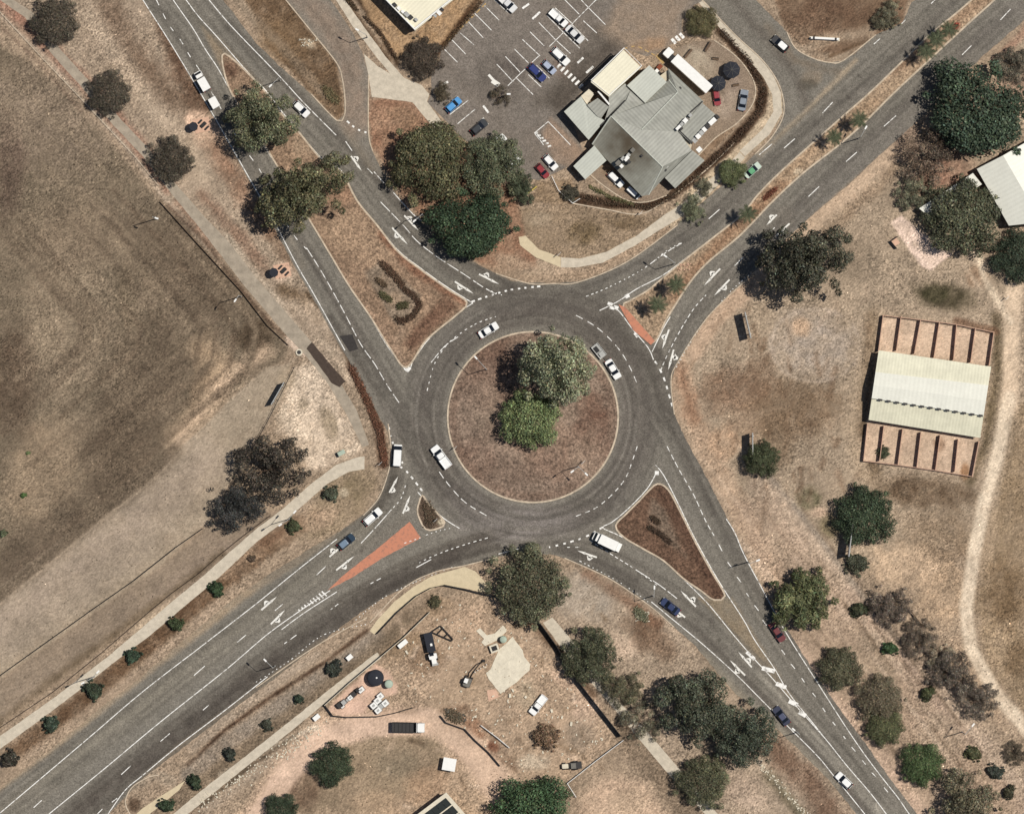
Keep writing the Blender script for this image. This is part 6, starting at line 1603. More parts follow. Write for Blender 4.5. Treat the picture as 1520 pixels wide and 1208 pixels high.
def make_car(kind):
    t = thing('parked_car', '-', 'car')
    if kind in ('sedan', 'hatch', 'wagon'):
        L = {'sedan': 4.8, 'hatch': 4.3, 'wagon': 4.8}[kind]; Wd = 1.84; hL = L / 2
        b = MB(); shell(b, -hL, hL, Wd, [(.28, .95, .93), (.5, 1, 1), (.72, .99, .99), (.9, .95, .93)], .42)
        b.build('body', 'paint', t)
        g0, g1 = {'sedan': (-hL + .75, hL - 1.15), 'hatch': (-hL + .12, hL - 1.1), 'wagon': (-hL + .12, hL - 1.25)}[kind]
        gl = MB(); rb = {'sedan': .75, 'hatch': .45, 'wagon': .35}[kind]; rf_ = .85
        rings = [[(g0, -.8, .88), (g1, -.8, .88), (g1, .8, .88), (g0, .8, .88)], [(g0 + rb, -.62, 1.40), (g1 - rf_, -.62, 1.40), (g1 - rf_, .62, 1.40), (g0 + rb, .62, 1.40)]]
        gl.loft(rings).build('window', 'glass', t)
        rf2 = MB(); shell(rf2, g0 + rb - .06, g1 - rf_ + .06, 1.34, [(1.385, 1, 1), (1.45, .98, .96), (1.49, .86, .8)], .25); rf2.build('roof', 'paint', t)
        wheels(t, (hL - .9, -hL + .85), Wd / 2); lights(t, hL - .14, -hL + .06, Wd / 2)
        for s_ in (-1, 1): MB().box((g1 - .35, s_ * .99, .98), (.16, .2, .14)).build('mirror', 'paint', t)
    elif kind == 'ute':
        L = 5.3; Wd = 1.88; hL = L / 2
        b = MB(); shell(b, -hL, hL, Wd, [(.4, .95, .93), (.62, 1, 1), (.9, .99, .99), (1.02, .96, .95)], .35); b.build('body', 'paint', t)
        gl = MB().loft([[(-.35, -.82, 1.0), (1.5, -.82, 1.0), (1.5, .82, 1.0), (-.35, .82, 1.0)], [(-.2, -.66, 1.6), (.75, -.66, 1.6), (.75, .66, 1.6), (-.2, .66, 1.6)]])
        gl.build('window', 'glass', t)
        rf2 = MB(); shell(rf2, -.3, .82, 1.42, [(1.58, 1, 1), (1.66, .96, .95), (1.7, .8, .8)], .22); rf2.build('roof', 'paint', t)
        tr = MB()
        for s_ in (-1, 1): tr.box((-1.52, s_ * .86, 1.14), (2.2, .1, .3))
        tr.box((-.44, 0, 1.14), (.1, 1.7, .3)); tr.box((-2.57, 0, 1.14), (.1, 1.7, .3)); tr.box((-1.5, 0, 1.0), (2.1, 1.62, .12)); tr.build('tray', 'paint', t)
        wheels(t, (hL - .95, -hL + 1.05), Wd / 2, .37, .25); lights(t, hL - .14, -hL + .05, Wd / 2, .8)
        for s_ in (-1, 1): MB().box((1.2, s_ * 1.02, 1.12), (.16, .2, .18)).build('mirror', 'paint', t)
    elif kind == 'van':
        L = 5.0; Wd = 1.9; hL = L / 2
        b = MB(); shell(b, -hL, hL, Wd, [(.3, .97, .95), (.6, 1, 1), (1.05, .99, .99)], .3); b.build('body', 'paint', t)
        MB().loft([[(-hL + .05, -.93, 1.04), (hL - .35, -.93, 1.04), (hL - .35, .93, 1.04), (-hL + .05, .93, 1.04)], [(-hL + .2, -.8, 1.8), (hL - 1.25, -.8, 1.8), (hL - 1.25, .8, 1.8), (-hL + .2, .8, 1.8)]]).build('window', 'glass', t)
        rf2 = MB(); shell(rf2, -hL + .1, hL - 1.2, 1.72, [(1.78, 1, 1), (1.88, .98, .96), (1.93, .9, .86)], .2); rf2.build('roof', 'paint', t)
        wheels(t, (hL - .9, -hL + .95), Wd / 2); lights(t, hL - .1, -hL + .04, Wd / 2, .8)
        for s_ in (-1, 1): MB().box((hL - 1.0, s_ * 1.03, 1.2), (.18, .22, .24)).build('mirror', 'black', t)
    return t


CARP = {k: make_car(k) for k in ('sedan', 'hatch', 'wagon', 'ute', 'van')}
CARN = []
USED = set()
WHT = (252, 252, 249)


def car(kind, x, y, dx, dy, color, label, name='parked_car', group=None, roofc=None, cat='car', z=0.035, sc_=1.0):
    sc_ *= 1.07
    o = CARP[kind] if kind not in USED else copy_tree(CARP[kind]); USED.add(kind)
    o.name = name; p = P(x, y, 1); o.location = (p.x, p.y, z); o.rotation_euler = (0, 0, math.atan2(-dy, dx)); o.scale = (sc_,) * 3
    tag(o, label, cat)
    if group: o['group'] = group
    elif 'group' in o: del o['group']
    for ch in o.children:
        c_ = roofc if (roofc and ch.name.startswith('roof')) else color
        ch.color = A4(c_)
    return o


GR = 'vehicles driving on the roads'; GP = 'vehicles parked by the building'
car('hatch', 447, 162, .72, .69, WHT, 'white hatchback driving under the pale gum on the north-west road', 'moving_car', GR)
car('sedan', 725, 490, .85, -.52, WHT, 'white car circling at the upper left of the roundabout', 'moving_car', GR)
car('ute', 655, 678, -.6, -.8, WHT, 'white utility circling at the lower left of the roundabout', 'moving_utility', GR, cat='utility', sc_=1.08)
car('van', 590, 676, .06, -1, WHT, 'white van-like four-wheel drive waiting at the west edge of the roundabout', 'moving_van', GR, cat='van', sc_=.98)
car('wagon', 553, 767, .75, -.66, WHT, 'white wagon queuing on the south-west road, ahead of the dark teal car', 'moving_car', GR)
car('hatch', 514, 804, .77, -.63, (30, 56, 76), 'dark teal car queuing on the south-west road over a turn arrow', 'moving_car', GR, (120, 140, 160))
car('sedan', 995, 900, -.8, -.6, (28, 48, 92), 'dark blue car approaching the roundabout from the south-east', 'moving_car', GR)
car('sedan', 1160, 1062, -.62, -.78, (40, 46, 72), 'dark navy car with a bright rear beside the dark gum on the south-east road', 'moving_car', GR, (70, 76, 104))
car('hatch', 1253, 1158, -.72, -.69, WHT, 'white hatchback on the south-east road near the bottom right', 'moving_car', GR)
car('sedan', 1154, 938, .55, .83, (112, 44, 46), 'dark red car leaving on the south-east road beside the spiky tree', 'moving_car', GR)
car('sedan', 1117, 253, .75, -.66, (206, 222, 206), 'white and green taxi on the north-east road beside the yellow-green tree', 'moving_taxi', GR, (96, 170, 120), 'taxi', sc_=.9)
car('hatch', 1158, 65, -.75, -.66, (34, 34, 38), 'black car with a white roof on the side street at the upper right', 'moving_car', GR, WHT)
car('sedan', 910, 548, .52, .86, WHT, 'white car circling at the right of the roundabout, towing a flat trailer', 'moving_car', GR)
car('hatch', 673, 156, .74, -.67, (84, 160, 222), 'bright sky-blue hatchback parked at the left of the car park', 'parked_car', GP, sc_=.95)
car('wagon', 797, 108, .72, .69, (26, 46, 116), 'royal blue car parked in the middle of the car park', 'parked_car', GP)
car('wagon', 832, 84, .72, .69, WHT, 'white car parked beside the zebra crossing, right of the royal blue car', 'parked_car', GP)
car('hatch', 815, 100, .72, .69, (176, 186, 206), 'pale silver-blue car between the royal blue and the white one', 'parked_car', GP, sc_=.85)
car('ute', 829, 27, .74, .68, WHT, 'white utility parked nose to tail above a white and black car', 'parked_utility', GP, cat='utility', sc_=.9)
car('sedan', 853, 51, .72, .69, (228, 228, 226), 'white car with dark windows parked below the white utility', 'parked_car', GP)
car('ute', 752, 4, .72, .69, (232, 232, 230), 'white utility with a grey tray cut by the top edge of the car park', 'parked_utility', GP, (224, 224, 224), 'utility')
car('hatch', 711, 189, .76, -.65, (50, 54, 58), 'dark grey car parked half under the loose green tree', 'parked_car', GP)
car('sedan', 738, 213, .72, -.69, WHT, 'white car parked below the dark grey one at the tree edge', 'parked_car', GP)
car('hatch', 760, 243, .70, -.71, WHT, 'white car parked third in the row under the loose green tree', 'parked_car', GP)
car('hatch', 817, 241, .66, .75, WHT, 'white car parked at the lower kerb of the car park beside the red one', 'parked_car', GP, sc_=.92)
car('hatch', 805, 254, .66, .75, (148, 36, 44), 'red car parked beside the white one at the lower kerb of the car park', 'parked_car', GP, sc_=.85)
car('wagon', 914, 266, .72, .69, WHT, 'white car parked against the lower wall of the grey-roofed building', 'parked_car', GP, sc_=.9)
car('van', 940, 286, .75, .66, WHT, 'short white van at the lower corner of the grey-roofed building', 'parked_van', GP, cat='van', sc_=.66)
car('sedan', 1103, 149, .17, -.98, (138, 146, 156), 'silver-grey car parked at the kerb of the service yard', 'parked_car', GP)
car('hatch', 1064, 145, .15, .98, (150, 40, 50), 'red car parked by the lower black umbrella in the service yard', 'parked_car', GP, sc_=.85)
car('ute', 799, 1046, -.62, .78, WHT, 'white utility parked in the works yard near the brown bush', 'parked_utility', None, cat='utility', sc_=.95)

# light truck with trailer on the north-west road
def place(t, x, y, dx, dy, z=0.035):
    p = P(x, y, 1); t.location = (p.x, p.y, z); t.rotation_euler = (0, 0, math.atan2(-dy, dx)); return t


t = place(thing('moving_truck', 'white box truck driving away on the north-west road beside the pale paved pad', 'truck', group=GR), 302, 124, -.5, -.87)
b = MB(); shell(b, 1.6, 3.1, 1.9, [(.4, 1, 1), (1.1, 1, 1), (1.3, .97, .96)], .3); c_ = b.build('cab', 'white', t)
MB().loft([[(1.7, -.85, 1.28), (2.95, -.85, 1.28), (2.95, .85, 1.28), (1.7, .85, 1.28)], [(1.75, -.75, 1.95), (2.3, -.75, 1.95), (2.3, .75, 1.95), (1.75, .75, 1.95)]]).build('window', 'glass', t)
MB().box((2.0, 0, 2.0), (.7, 1.55, .1)).build('roof', 'white', t)
MB().box((-.35, 0, 1.75), (3.1, 2.0, 2.1)).build('cargo_box', 'white', t)
MB().box((0, 0, .55), (4.2, 1.0, .2)).build('chassis', 'dksteel', t)
wheels(t, (2.3, -1.2), .95, .4); lights(t, 3.05, -1.95, .95, .7)
t = place(thing('box_trailer', 'white boxy trailer towed by the white box truck', 'trailer', group='trailers on the roads'), 318, 153, -.5, -.87)
MB().box((0, 0, 1.35), (2.6, 1.9, 1.6)).build('cargo_box', 'white', t); MB().box((1.9, 0, .5), (1.4, .12, .12)).build('drawbar', 'dksteel', t); wheels(t, (-.2,), 1.05, .33)
t = place(thing('flat_trailer', 'grey flat trailer with loose gear behind the white car on the roundabout', 'trailer', group='trailers on the roads'), 889, 521, .62, .78)
MB().box((0, 0, .6), (3.6, 1.9, .12)).build('bed', 'steel', t)
for s_ in (-1, 1): MB().box((0, s_ * .93, .8), (3.6, .05, .3)).build('side_rail', 'white', t)
MB().box((2.5, 0, .5), (1.5, .1, .1)).build('drawbar', 'dksteel', t); wheels(t, (-.3,), 1.1, .33)
MB().box((.9, .1, .95), (1.0, 1.2, .6)).build('tool_box', 'steel', t); MB().box((-.6, -.2, .85), (1.4, .9, .4)).build('load', 'black', t)

t = place(thing('moving_truck', 'white box truck entering the roundabout from the south-east', 'truck', group=GR), 901, 804, -.9, -.43)
b = MB(); shell(b, 2.0, 3.6, 2.1, [(.4, 1, 1), (1.3, 1, 1), (1.6, .95, .96)], .3); b.build('cab', 'white', t)
MB().loft([[(2.1, -.98, 1.5), (3.5, -.98, 1.5), (3.5, .98, 1.5), (2.1, .98, 1.5)], [(2.1, -.85, 2.2), (2.75, -.85, 2.2), (2.75, .85, 2.2), (2.1, .85, 2.2)]]).build('window', 'glass', t)
MB().box((2.4, 0, 2.25), (.7, 1.8, .12)).build('roof', 'white', t)
MB().box((-.3, 0, 1.95), (4.5, 2.3, 2.5)).build('cargo_box', 'white', t); MB().box((-3.1, 0, .95), (.9, 2.1, .15)).build('tail_lift', 'white', t)
MB().box((0, 0, .6), (6.4, 1.1, .25)).build('chassis', 'dksteel', t); wheels(t, (2.7, -1.9), 1.08, .42); lights(t, 3.55, -3.5, 1.05, .8)

t = place(thing('semitrailer_truck', 'long white semitrailer truck parked along the grey-roofed building', 'truck'), 1019, 104, -.74, -.67)
Lh = 7.0
b = MB(); shell(b, 4.9, 6.8, 2.3, [(.5, 1, 1), (2.4, 1, 1), (2.75, .94, .95)], .3); b.build('cab', 'white', t)
MB().box((6.55, 0, 2.1), (.6, 2.0, .8), 0, (.6, .95), (-.1, 0)).build('window', 'glass', t)
MB().box((4.55, .3, 2.0), (.9, 1.4, 1.6)).build('wind_deflector', 'black', t)
MB().box((-1.6, 0, 2.15), (11.2, 2.45, 2.7)).build('cargo_box', 'white', t)
MB().box((-.6, 0, .75), (13.0, 1.1, .3)).build('chassis', 'dksteel', t); wheels(t, (5.9, 3.4, -4.6, -5.8), 1.2, .48, .3); lights(t, 6.75, -7.2, 1.2, .9)

t = place(thing('tipper_truck', 'tipper truck with an empty dark tray and white cab on the sandy track', 'truck'), 606, 1079, 1, .02, 0)
b = MB(); shell(b, 2.1, 3.9, 2.3, [(.5, 1, 1), (1.7, 1, 1), (2.3, .93, .95), (2.4, .85, .88)], .3); b.build('cab', 'white', t)
MB().box((3.55, 0, 1.9), (.7, 2.05, .6), 0, (.7, .95), (-.05, 0)).build('window', 'glass', t)
tb = MB(); tb.box((-.95, 0, 1.1), (5.7, 2.3, .12))
for s_ in (-1, 1): tb.box((-.95, s_ * 1.15, 1.6), (5.7, .12, 1.0))
tb.box((1.9, 0, 1.7), (.14, 2.3, 1.2)); tb.box((-3.8, 0, 1.55), (.12, 2.3, .9))
tb.build('tray', 'dksteel', t); MB().box((2.03, 0, 2.25), (.1, 2.3, .12)).build('headboard', 'white', t)
for i in range(6): MB().box((-3.2 + i * .9, 0, 1.2), (.14, 2.1, .1)).build('floor_rib', 'black', t)
MB().box((0, 0, .75), (7.2, 1.0, .3)).build('chassis', 'dksteel', t); wheels(t, (2.9, -1.6, -2.7), 1.15, .48, .3); lights(t, 3.85, -3.9, 1.15, .9)

t = place(thing('crane_truck', 'truck with a long dark covered tray and white cab in the works yard', 'truck'), 640, 962, .22, .97, 0)
MB().box((-1.5, 0, 1.5), (4.6, 2.0, 1.1)).build('tray', 'canvas', t); MB().box((-.9, .25, 2.15), (.6, .5, .2)).build('hatch', 'white', t)
b = MB(); shell(b, 1.2, 2.6, 2.0, [(.5, 1, 1), (1.6, 1, 1), (2.1, .93, .94)], .3); b.build('cab', 'white', t)
MB().box((1.35, -.2, 2.1), (.8, 1.0, .35)).build('window', 'glass', t)
MB().box((3.0, 0, .9), (1.6, 1.3, .7), 0, (.9, .8)).build('bonnet', 'white', t); MB().box((3.9, .1, .8), (.6, 1.5, .35)).build('bull_bar', 'steel', t)
MB().box((0, 0, .65), (7.0, 1.0, .25)).build('chassis', 'dksteel', t); wheels(t, (2.6, -2.2), 1.0, .45, .3)
t = place(thing('trailer_frame', 'black triangular steel jib lying beside the covered truck', 'framework'), 657, 942, .84, .54, 0)  # steel A-frame of a trailer, lying on the ground
fr_ = MB(); pts = [(-2.6, -.9, .5), (2.6, -.1, .5), (2.5, .45, .5), (-1.6, 1.5, .5)]
for a, b_ in zip(pts, pts[1:] + pts[:1]): fr_.tube(a, b_, .16, .16, 6)
fr_.tube((-1.2, -.7, .5), (-.8, 1.3, .5), .14, .14, 6); fr_.tube((.6, -.4, .5), (.9, .9, .5), .14, .14, 6); fr_.build('truss', 'black', t)
for x_, y_ in ((-2.5, -.8), (2.5, 0), (-1.5, 1.4)): MB().tube((x_, y_, 0), (x_, y_, .5), .12).build('leg', 'black', t)

t = place(thing('mini_excavator', 'small excavator with its black arm reached out towards the pipe row', 'excavator'), 694, 1011, .36, -.93, 0)
for s_ in (-1, 1): shell(MB(), -1.3, 1.3, .45, [(0, .85, 1), (.3, 1, 1), (.6, .9, 1)], .2).build('track', 'black', t).location = (0, s_ * .75, 0)
b = MB(); shell(b, -1.4, .9, 1.8, [(.65, 1, 1), (1.2, 1, 1), (1.4, .9, .92)], .4); b.build('body', 'olive_metal', t)
MB().box((.1, .4, 1.85), (1.1, .9, .9), 0, (.9, .9)).build('cab', 'glass', t); MB().box((.1, .4, 2.34), (1.1, .9, .08)).build('roof', 'white', t)
bm = MB(); bm.tube((.9, -.2, 1.1), (2.6, -.4, 2.3), .2, .17, 8); bm.build('boom', 'black', t)
bm = MB(); bm.tube((2.6, -.4, 2.3), (4.9, -1.1, 1.7), .17, .13, 8).tube((4.9, -1.1, 1.7), (5.7, -1.7, .8), .13, .12, 8); bm.build('arm', 'black', t)
MB().box((5.9, -1.8, .45), (.7, .7, .7), .3, (.7, 1)).build('bucket', 'black', t)

t = place(thing('small_tractor', 'dark tractor-like machine with a pale bonnet beside the white fence corner', 'tractor'), 848, 1136, -1, .08, 0)
b = MB(); shell(b, .6, 2.3, 1.2, [(.6, 1, 1), (1.2, .95, .95), (1.35, .85, .85)], .25); b.build('bonnet', 'concrete', t)
MB().box((-.4, 0, 1.2), (1.8, 1.5, .9)).build('body', 'dksteel', t); MB().box((-.5, 0, 2.1), (1.2, 1.3, .1)).build('roof', 'olive_metal', t); MB().box((-1.9, 0, .8), (1.2, 1.7, .5)).build('rear_bucket', 'dksteel', t)
for sx_ in (-1, .0):
    for s_ in (-.55, .55): MB().tube((sx_ + .0, s_, 1.5), (sx_, s_, 2.1), .05).build('roof_post', 'black', t)
wheels(t, (1.7,), .85, .4, .3); wheels(t, (-.9,), 1.05, .7, .4)

# ================================================================== STREET FURNITURE AND YARD THINGS
def lamp_post(x, y, hgt, arms, label, group='street lamps', sc_=1.0):
    """arms: list of (dx, dy) image-direction arm vectors in metres"""
    t = thing('street_lamp', label, 'street lamp', P(x, y), 0, group)
    MB().tube((0, 0, 0), (0, 0, .5), .2, .17, 10).build('base', 'steel', t)
    MB().tube((0, 0, .4), (0, 0, hgt), .13, .08, 10).build('pole', 'steel', t)
    for dx, dy in arms:
        v = Vector((dx, -dy, 0)); a = MB().tube((0, 0, hgt - .1), (v.x, v.y, hgt + .35), .07, .06, 8).build('arm', 'steel', t)
        d = v.normalized()
        MB().box((v.x + d.x * .35, v.y + d.y * .35, hgt + .36), (.9, .36, .16), math.atan2(d.y, d.x)).build('lamp_head', 'white', t)
    return t


for a in ((722, 548, 9.5, ((-2.2, -2.4),), 'street lamp with one curved arm on the upper left of the roundabout island'), (858, 692, 9, ((1.6, 1.5), (-1.2, .9)), 'two-armed street lamp on the lower right of the roundabout island'),
          (1110, 834, 10, ((1.6, -.6),), 'street lamp on the right kerb of the south-east road above the spiky tree'), (1428, 1086, 9, ((1.6, -2.0),), 'street lamp among the scrub at the lower right'),
          (545, 56, 9, ((-1.8, -1.0),), 'street lamp beside the side-street footpath'), (1000, 392, 9.5, ((-2.0, -1.4),), 'street lamp on the triangular end of the north-east median'),
          (430, 770, 9.5, ((-1.5, 1.0), (1.4, -1.6)), 'two-armed street lamp at the upper end of the western footpath'), (140, 1004, 9.5, ((-1.6, .8), (1.4, -1.4)), 'two-armed street lamp in the middle of the western footpath'),
          (1274, 206, 9, ((1.0, -1.8),), 'street lamp on the north-east median by the palm pair'), (969, 884, 9.5, ((.1, -2.0),), 'street lamp on the kerb beside the dark blue car'),
          (628, 320, 9.5, ((-1.6, 1.4),), 'street lamp at the edge of the deep green tree on the north-west road'), (1184, 1086, 9, ((-1.2, -1.0),), 'street lamp beside the dark navy car on the south-east road'),
          (416, 120, 9.5, ((-1.6, 1.6),), 'street lamp on the lawn corner above the white hatchback'), (408, 988, 9.5, ((-1.6, -1.6),), 'street lamp on the works-side kerb of the south-west road'),
          (232, 325, 12, ((.6, .2),), 'tall field light pole standing alone in the dry field'), (358, 440, 11, ((-.6, .9),), 'tall field light pole at the edge of the footpath'),
          (752, 142, 5, ((.15, 0),), 'short car park lamp with a white globe beside the thin young tree')):
    lamp_post(*a)


def billboard(x, y, dx, dy, L, h, label, z0=1.2, mat='white', group='edge-on billboards'):
    t = thing('billboard', label, 'billboard', P(x, y), math.atan2(-dy, dx), group)
    MB().box((0, 0, z0 + h / 2), (L, .18, h)).build('panel', mat, t)
    for zz in (z0 + h + .05, z0 - .05): MB().box((0, 0, zz), (L + .1, .2, .1)).build('frame', 'steel', t)
    for u in (-.35, .35): MB().tube((L * u, .16, 0), (L * u, .16, z0 + h * .9), .13, .13, 8).build('post', 'steel', t)
    return t


billboard(1109, 483, .22, .97, 6.2, 3.6, 'edge-on billboard above the round bare patch east of the roundabout', 1.5)
billboard(1116, 658, .0, 1, 5.0, 3.4, 'edge-on billboard just above the small round tree', 1.5)
billboard(1261, 800, -.12, 1, 8.0, 3.8, 'long edge-on billboard below the dark green round tree', 1.5)
billboard(413, 584, -.5, .87, 6.0, 2.6, 'dark billboard standing on the wire fence of the western plain', 1.0, 'dksteel')
t = thing('entry_sign', 'long low white sign wall at the corner of the side street', 'sign', P(1224, 58), -math.radians(3))
MB().box((0, 0, .7), (6.6, .45, 1.2)).build('panel', 'white', t); MB().box((0, 0, .06), (7.2, .8, .12)).build('plinth', 'concrete', t)
for u in (-2.6, 2.6): MB().box((u, 0, .75), (.4, .6, 1.5)).build('pillar', 'dksteel', t)
t = thing('low_sign', 'small L-shaped dark sign on the lawn left of the pink paved strip', 'sign', P(1328, 358), 0)
MB().box((-.1, .5, .8), (2.2, .12, 1.2), math.radians(35)).build('panel', 'black', t); MB().box((-.3, -.9, .8), (2.4, .12, 1.2), math.radians(-50)).build('panel', 'black', t)
MB().box((0, -.2, .05), (1.8, 1.8, .1), .6).build('base', 'pink_pad', t)


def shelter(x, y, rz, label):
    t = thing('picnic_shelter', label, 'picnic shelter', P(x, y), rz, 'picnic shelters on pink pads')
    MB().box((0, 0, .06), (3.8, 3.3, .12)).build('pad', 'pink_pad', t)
    MB().tube((-2.0, -.1, 2.45), (-2.0, -.1, 2.62), 1.15, 1.05, 8).build('roof', 'canvas', t)  # black octagon and its posts stand in for the shelter's cast shadow
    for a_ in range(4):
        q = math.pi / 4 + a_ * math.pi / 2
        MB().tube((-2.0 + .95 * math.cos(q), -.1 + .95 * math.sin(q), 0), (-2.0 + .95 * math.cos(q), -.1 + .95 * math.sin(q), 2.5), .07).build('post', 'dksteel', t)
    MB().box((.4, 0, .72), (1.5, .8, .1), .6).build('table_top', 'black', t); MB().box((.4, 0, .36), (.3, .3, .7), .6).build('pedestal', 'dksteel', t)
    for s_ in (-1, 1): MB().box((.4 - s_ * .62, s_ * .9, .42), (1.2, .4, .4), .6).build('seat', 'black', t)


shelter(419, 402, .2, 'picnic shelter shadow built as a black octagon, with dark table on a pink pad below the gums')
shelter(300, 186, .2, 'picnic shelter shadow built as a black octagon, with dark table on a pink pad near the box truck')

for x, y, r, l in ((1086, 104, 2.1, 'larger black octagonal umbrella in the service yard'), (1066, 124, 1.9, 'black octagonal umbrella next to the semitrailer tail')):
    t = thing('market_umbrella', l, 'umbrella', P(x, y, 2.5), .2, 'black umbrellas in the service yard'); t.location.z = .03
    mb = MB(); ring = [(r * math.cos(math.pi / 4 * i), r * math.sin(math.pi / 4 * i), 2.35) for i in range(8)]
    mb.v = [(0, 0, 3.1)] + ring + [(0, 0, 3.0)] + [(a * .98, b * .98, c - .08) for a, b, c in ring]
    for i in range(8):
        j = (i + 1) % 8; mb.f += [(0, 1 + i, 1 + j), (9, 10 + j, 10 + i), (1 + i, 10 + i, 10 + j, 1 + j)]
    mb.build('canopy', 'canvas', t)
    MB().tube((0, 0, .1), (0, 0, 3.0), .05).build('pole', 'steel', t); MB().tube((0, 0, 0), (0, 0, .15), .35, .3, 12).build('base', 'concrete', t)
    for i in range(8):
        a = math.pi / 4 * i; MB().tube((0, 0, 3.13), (r * math.cos(a), r * math.sin(a), 2.38), .025, .025, 5).build('rib', 'olive_metal', t)
for x, y, ang, L, l in ((1022, 80, -50, 2.6, 'slim dark bench upper left of the umbrellas'), (1051, 70, -60, 2.6, 'slim dark bench right of the upper one'), (1062, 88, 8, 1.6, 'short bench above the larger umbrella'), (1092, 127, -10, 1.6, 'short bench between the lower umbrella and the silver-grey car')):
    t = thing('yard_sign_shadow', l + ' in the service yard', 'shadow', (*P(x, y)[:2], .03), -math.radians(ang), 'sign shadows built as benches in the service yard')  # seat-shaped pieces stand in for the shadows of small signs
    MB().box((0, 0, .46), (L, .5, .07)).build('seat', 'timber', t); MB().box((0, .3, .75), (L, .07, .5)).build('backrest', 'black', t)
    for u in (-.4, .4): MB().box((L * u, .05, .22), (.1, .5, .42)).build('leg', 'black', t)

# fences and walls
fence('wire_fence', [(0, 1003), (60, 960), (140, 903), (200, 861), (262, 812), (302, 784)], 1.3, 'thin dark wire fence running across the bare western plain', 'fence', None, 'dksteel', 3.0, (.3, .6, .95), .07, 'shadecloth')
fence('wire_fence', [(402, 765), (362, 795), (326, 824), (297, 850), (256, 880), (222, 908), (150, 970), (79, 1027), (0, 1080)], 1.0, 'low dark rail fence on the field side of the western footpath', 'fence', None, 'timber', 2.4, (.5, .95), .06)
fence('wire_fence', [(437, 545), (420, 580), (400, 620), (385, 648)], 1.3, 'short wire fence carrying the dark billboard on the western plain', 'fence', None, 'dksteel', 2.4, (.3, .95), .06)
fence('rail_fence', [(238, 300), (290, 358), (358, 432), (397, 483), (428, 512)], .8, 'low dark rail along the field edge beside the upper footpath', 'fence', None, 'timber', 2.4, (.5, .95), .08, 'timber')
fence('rail_fence', [(0, 18), (55, 78), (130, 157), (200, 232), (236, 276)], .7, 'low pale wire line along the field edge by the brownish trees', 'fence', None, 'concrete', 3.0, (.95,), .06)
fence('yard_fence', [(742, 885), (775, 898), (800, 922), (826, 958), (850, 1000), (885, 1045), (922, 1092)], 2.6, 'long black shade-cloth fence along the east side of the works yard', 'fence', None, 'dksteel', 2.6, (.95,), .07, 'shadecloth', .06)
fence('yard_fence', [(660, 868), (690, 874), (722, 882), (742, 886)], 1.6, 'dark fence between the cream footpath and the works yard', 'fence', None, 'dksteel', 2.4, (.2, .4, .6, .8, .97), .12, None, .09)
fence('yard_fence', [(660, 868), (640, 872), (618, 884), (590, 908), (560, 940)], 1.3, 'dark rail fence along the inner edge of the curved cream footpath', 'fence', None, 'dksteel', 2.4, (.5, .95), .09, 'shadecloth', .08)
fence('yard_fence', [(638, 908), (600, 945), (556, 982), (520, 1012), (482, 1046)], 1.6, 'pale-topped fence along the upper left of the works yard', 'fence', None, 'concrete', 2.4, (.5, .97), .07, 'shadecloth', .07)
fence('yard_fence', [(482, 1046), (494, 1062), (515, 1064), (560, 1063), (585, 1058), (612, 1050)], 1.1, 'dark rope fence round the lower edge of the pink pallet pad', 'fence', None, 'dksteel', 1.6, (.3, .6, .95), .14, None, .11)
fence('white_fence', [(925, 1098), (885, 1128), (842, 1162), (855, 1182)], 1.2, 'white rail fence with a corner below the works yard', 'fence', None, 'white', 2.4, (.4, .95), .07, None, .07)
fence('white_fence', [(819, 262), (829, 283), (850, 302), (861, 295)], 1.2, 'white fence round the dark bush below the car park', 'fence', None, 'white', 2.2, (.4, .95), .06, None, .07)
fence('rail_fence', [(1349, 903), (1370, 930)], 1.2, 'short dark timber rail at the upper edge of the scrub belt', 'fence', None, 'timber', 2.4, (.5, .95), .12, None, .12)
fence('rail_fence', [(654, 1062), (662, 1072), (690, 1082), (705, 1098), (725, 1116), (742, 1136)], .9, 'dark rail along the left of the rusty excavation', 'fence', None, 'dksteel', 1.8, (.3, .6, .95), .12, None, .1)
fence('rail_fence', [(714, 1076), (738, 1094), (756, 1109)], 1.0, 'white rail along the right of the rusty excavation', 'fence', None, 'white', 1.8, (.5, .95), .08, None, .08)

# works yard
rnd = random.Random(9); mb = MB()
YD = [(660, 895), (740, 900), (790, 930), (820, 985), (900, 1095), (840, 1140), (790, 1150), (740, 1130), (700, 1090), (650, 1060), (600, 1040), (600, 960)]
for i in range(420):
    x_, y_ = rnd.uniform(600, 900), rnd.uniform(895, 1150)
    if not inside(np.array([x_]), np.array([y_]), YD)[0]: continue
    p_ = P(x_, y_); q_ = rnd.uniform(.08, .38) * (1.8 if rnd.random() < .08 else 1)
    mb.box((p_.x, p_.y, q_ * .3), (q_ * rnd.uniform(.8, 2.2), q_, q_ * .8), rnd.uniform(0, 3), (.8, .8))
o = mb.build('building_debris', 'concrete'); o['kind'] = 'stuff'; o['label'] = 'pale rubble and offcuts scattered over the works yard'; o['category'] = 'debris'
mb = MB()
for i in range(260):
    t_ = rnd.random(); x_, y_ = 300 + 190 * t_ + rnd.gauss(0, 8), 1192 - 122 * t_ + rnd.gauss(0, 6)
    p_ = P(x_, y_); q_ = rnd.uniform(.1, .4)
    mb.box((p_.x, p_.y, q_ * .3), (q_ * 1.3, q_, q_ * .8), rnd.uniform(0, 3), (.7, .7))
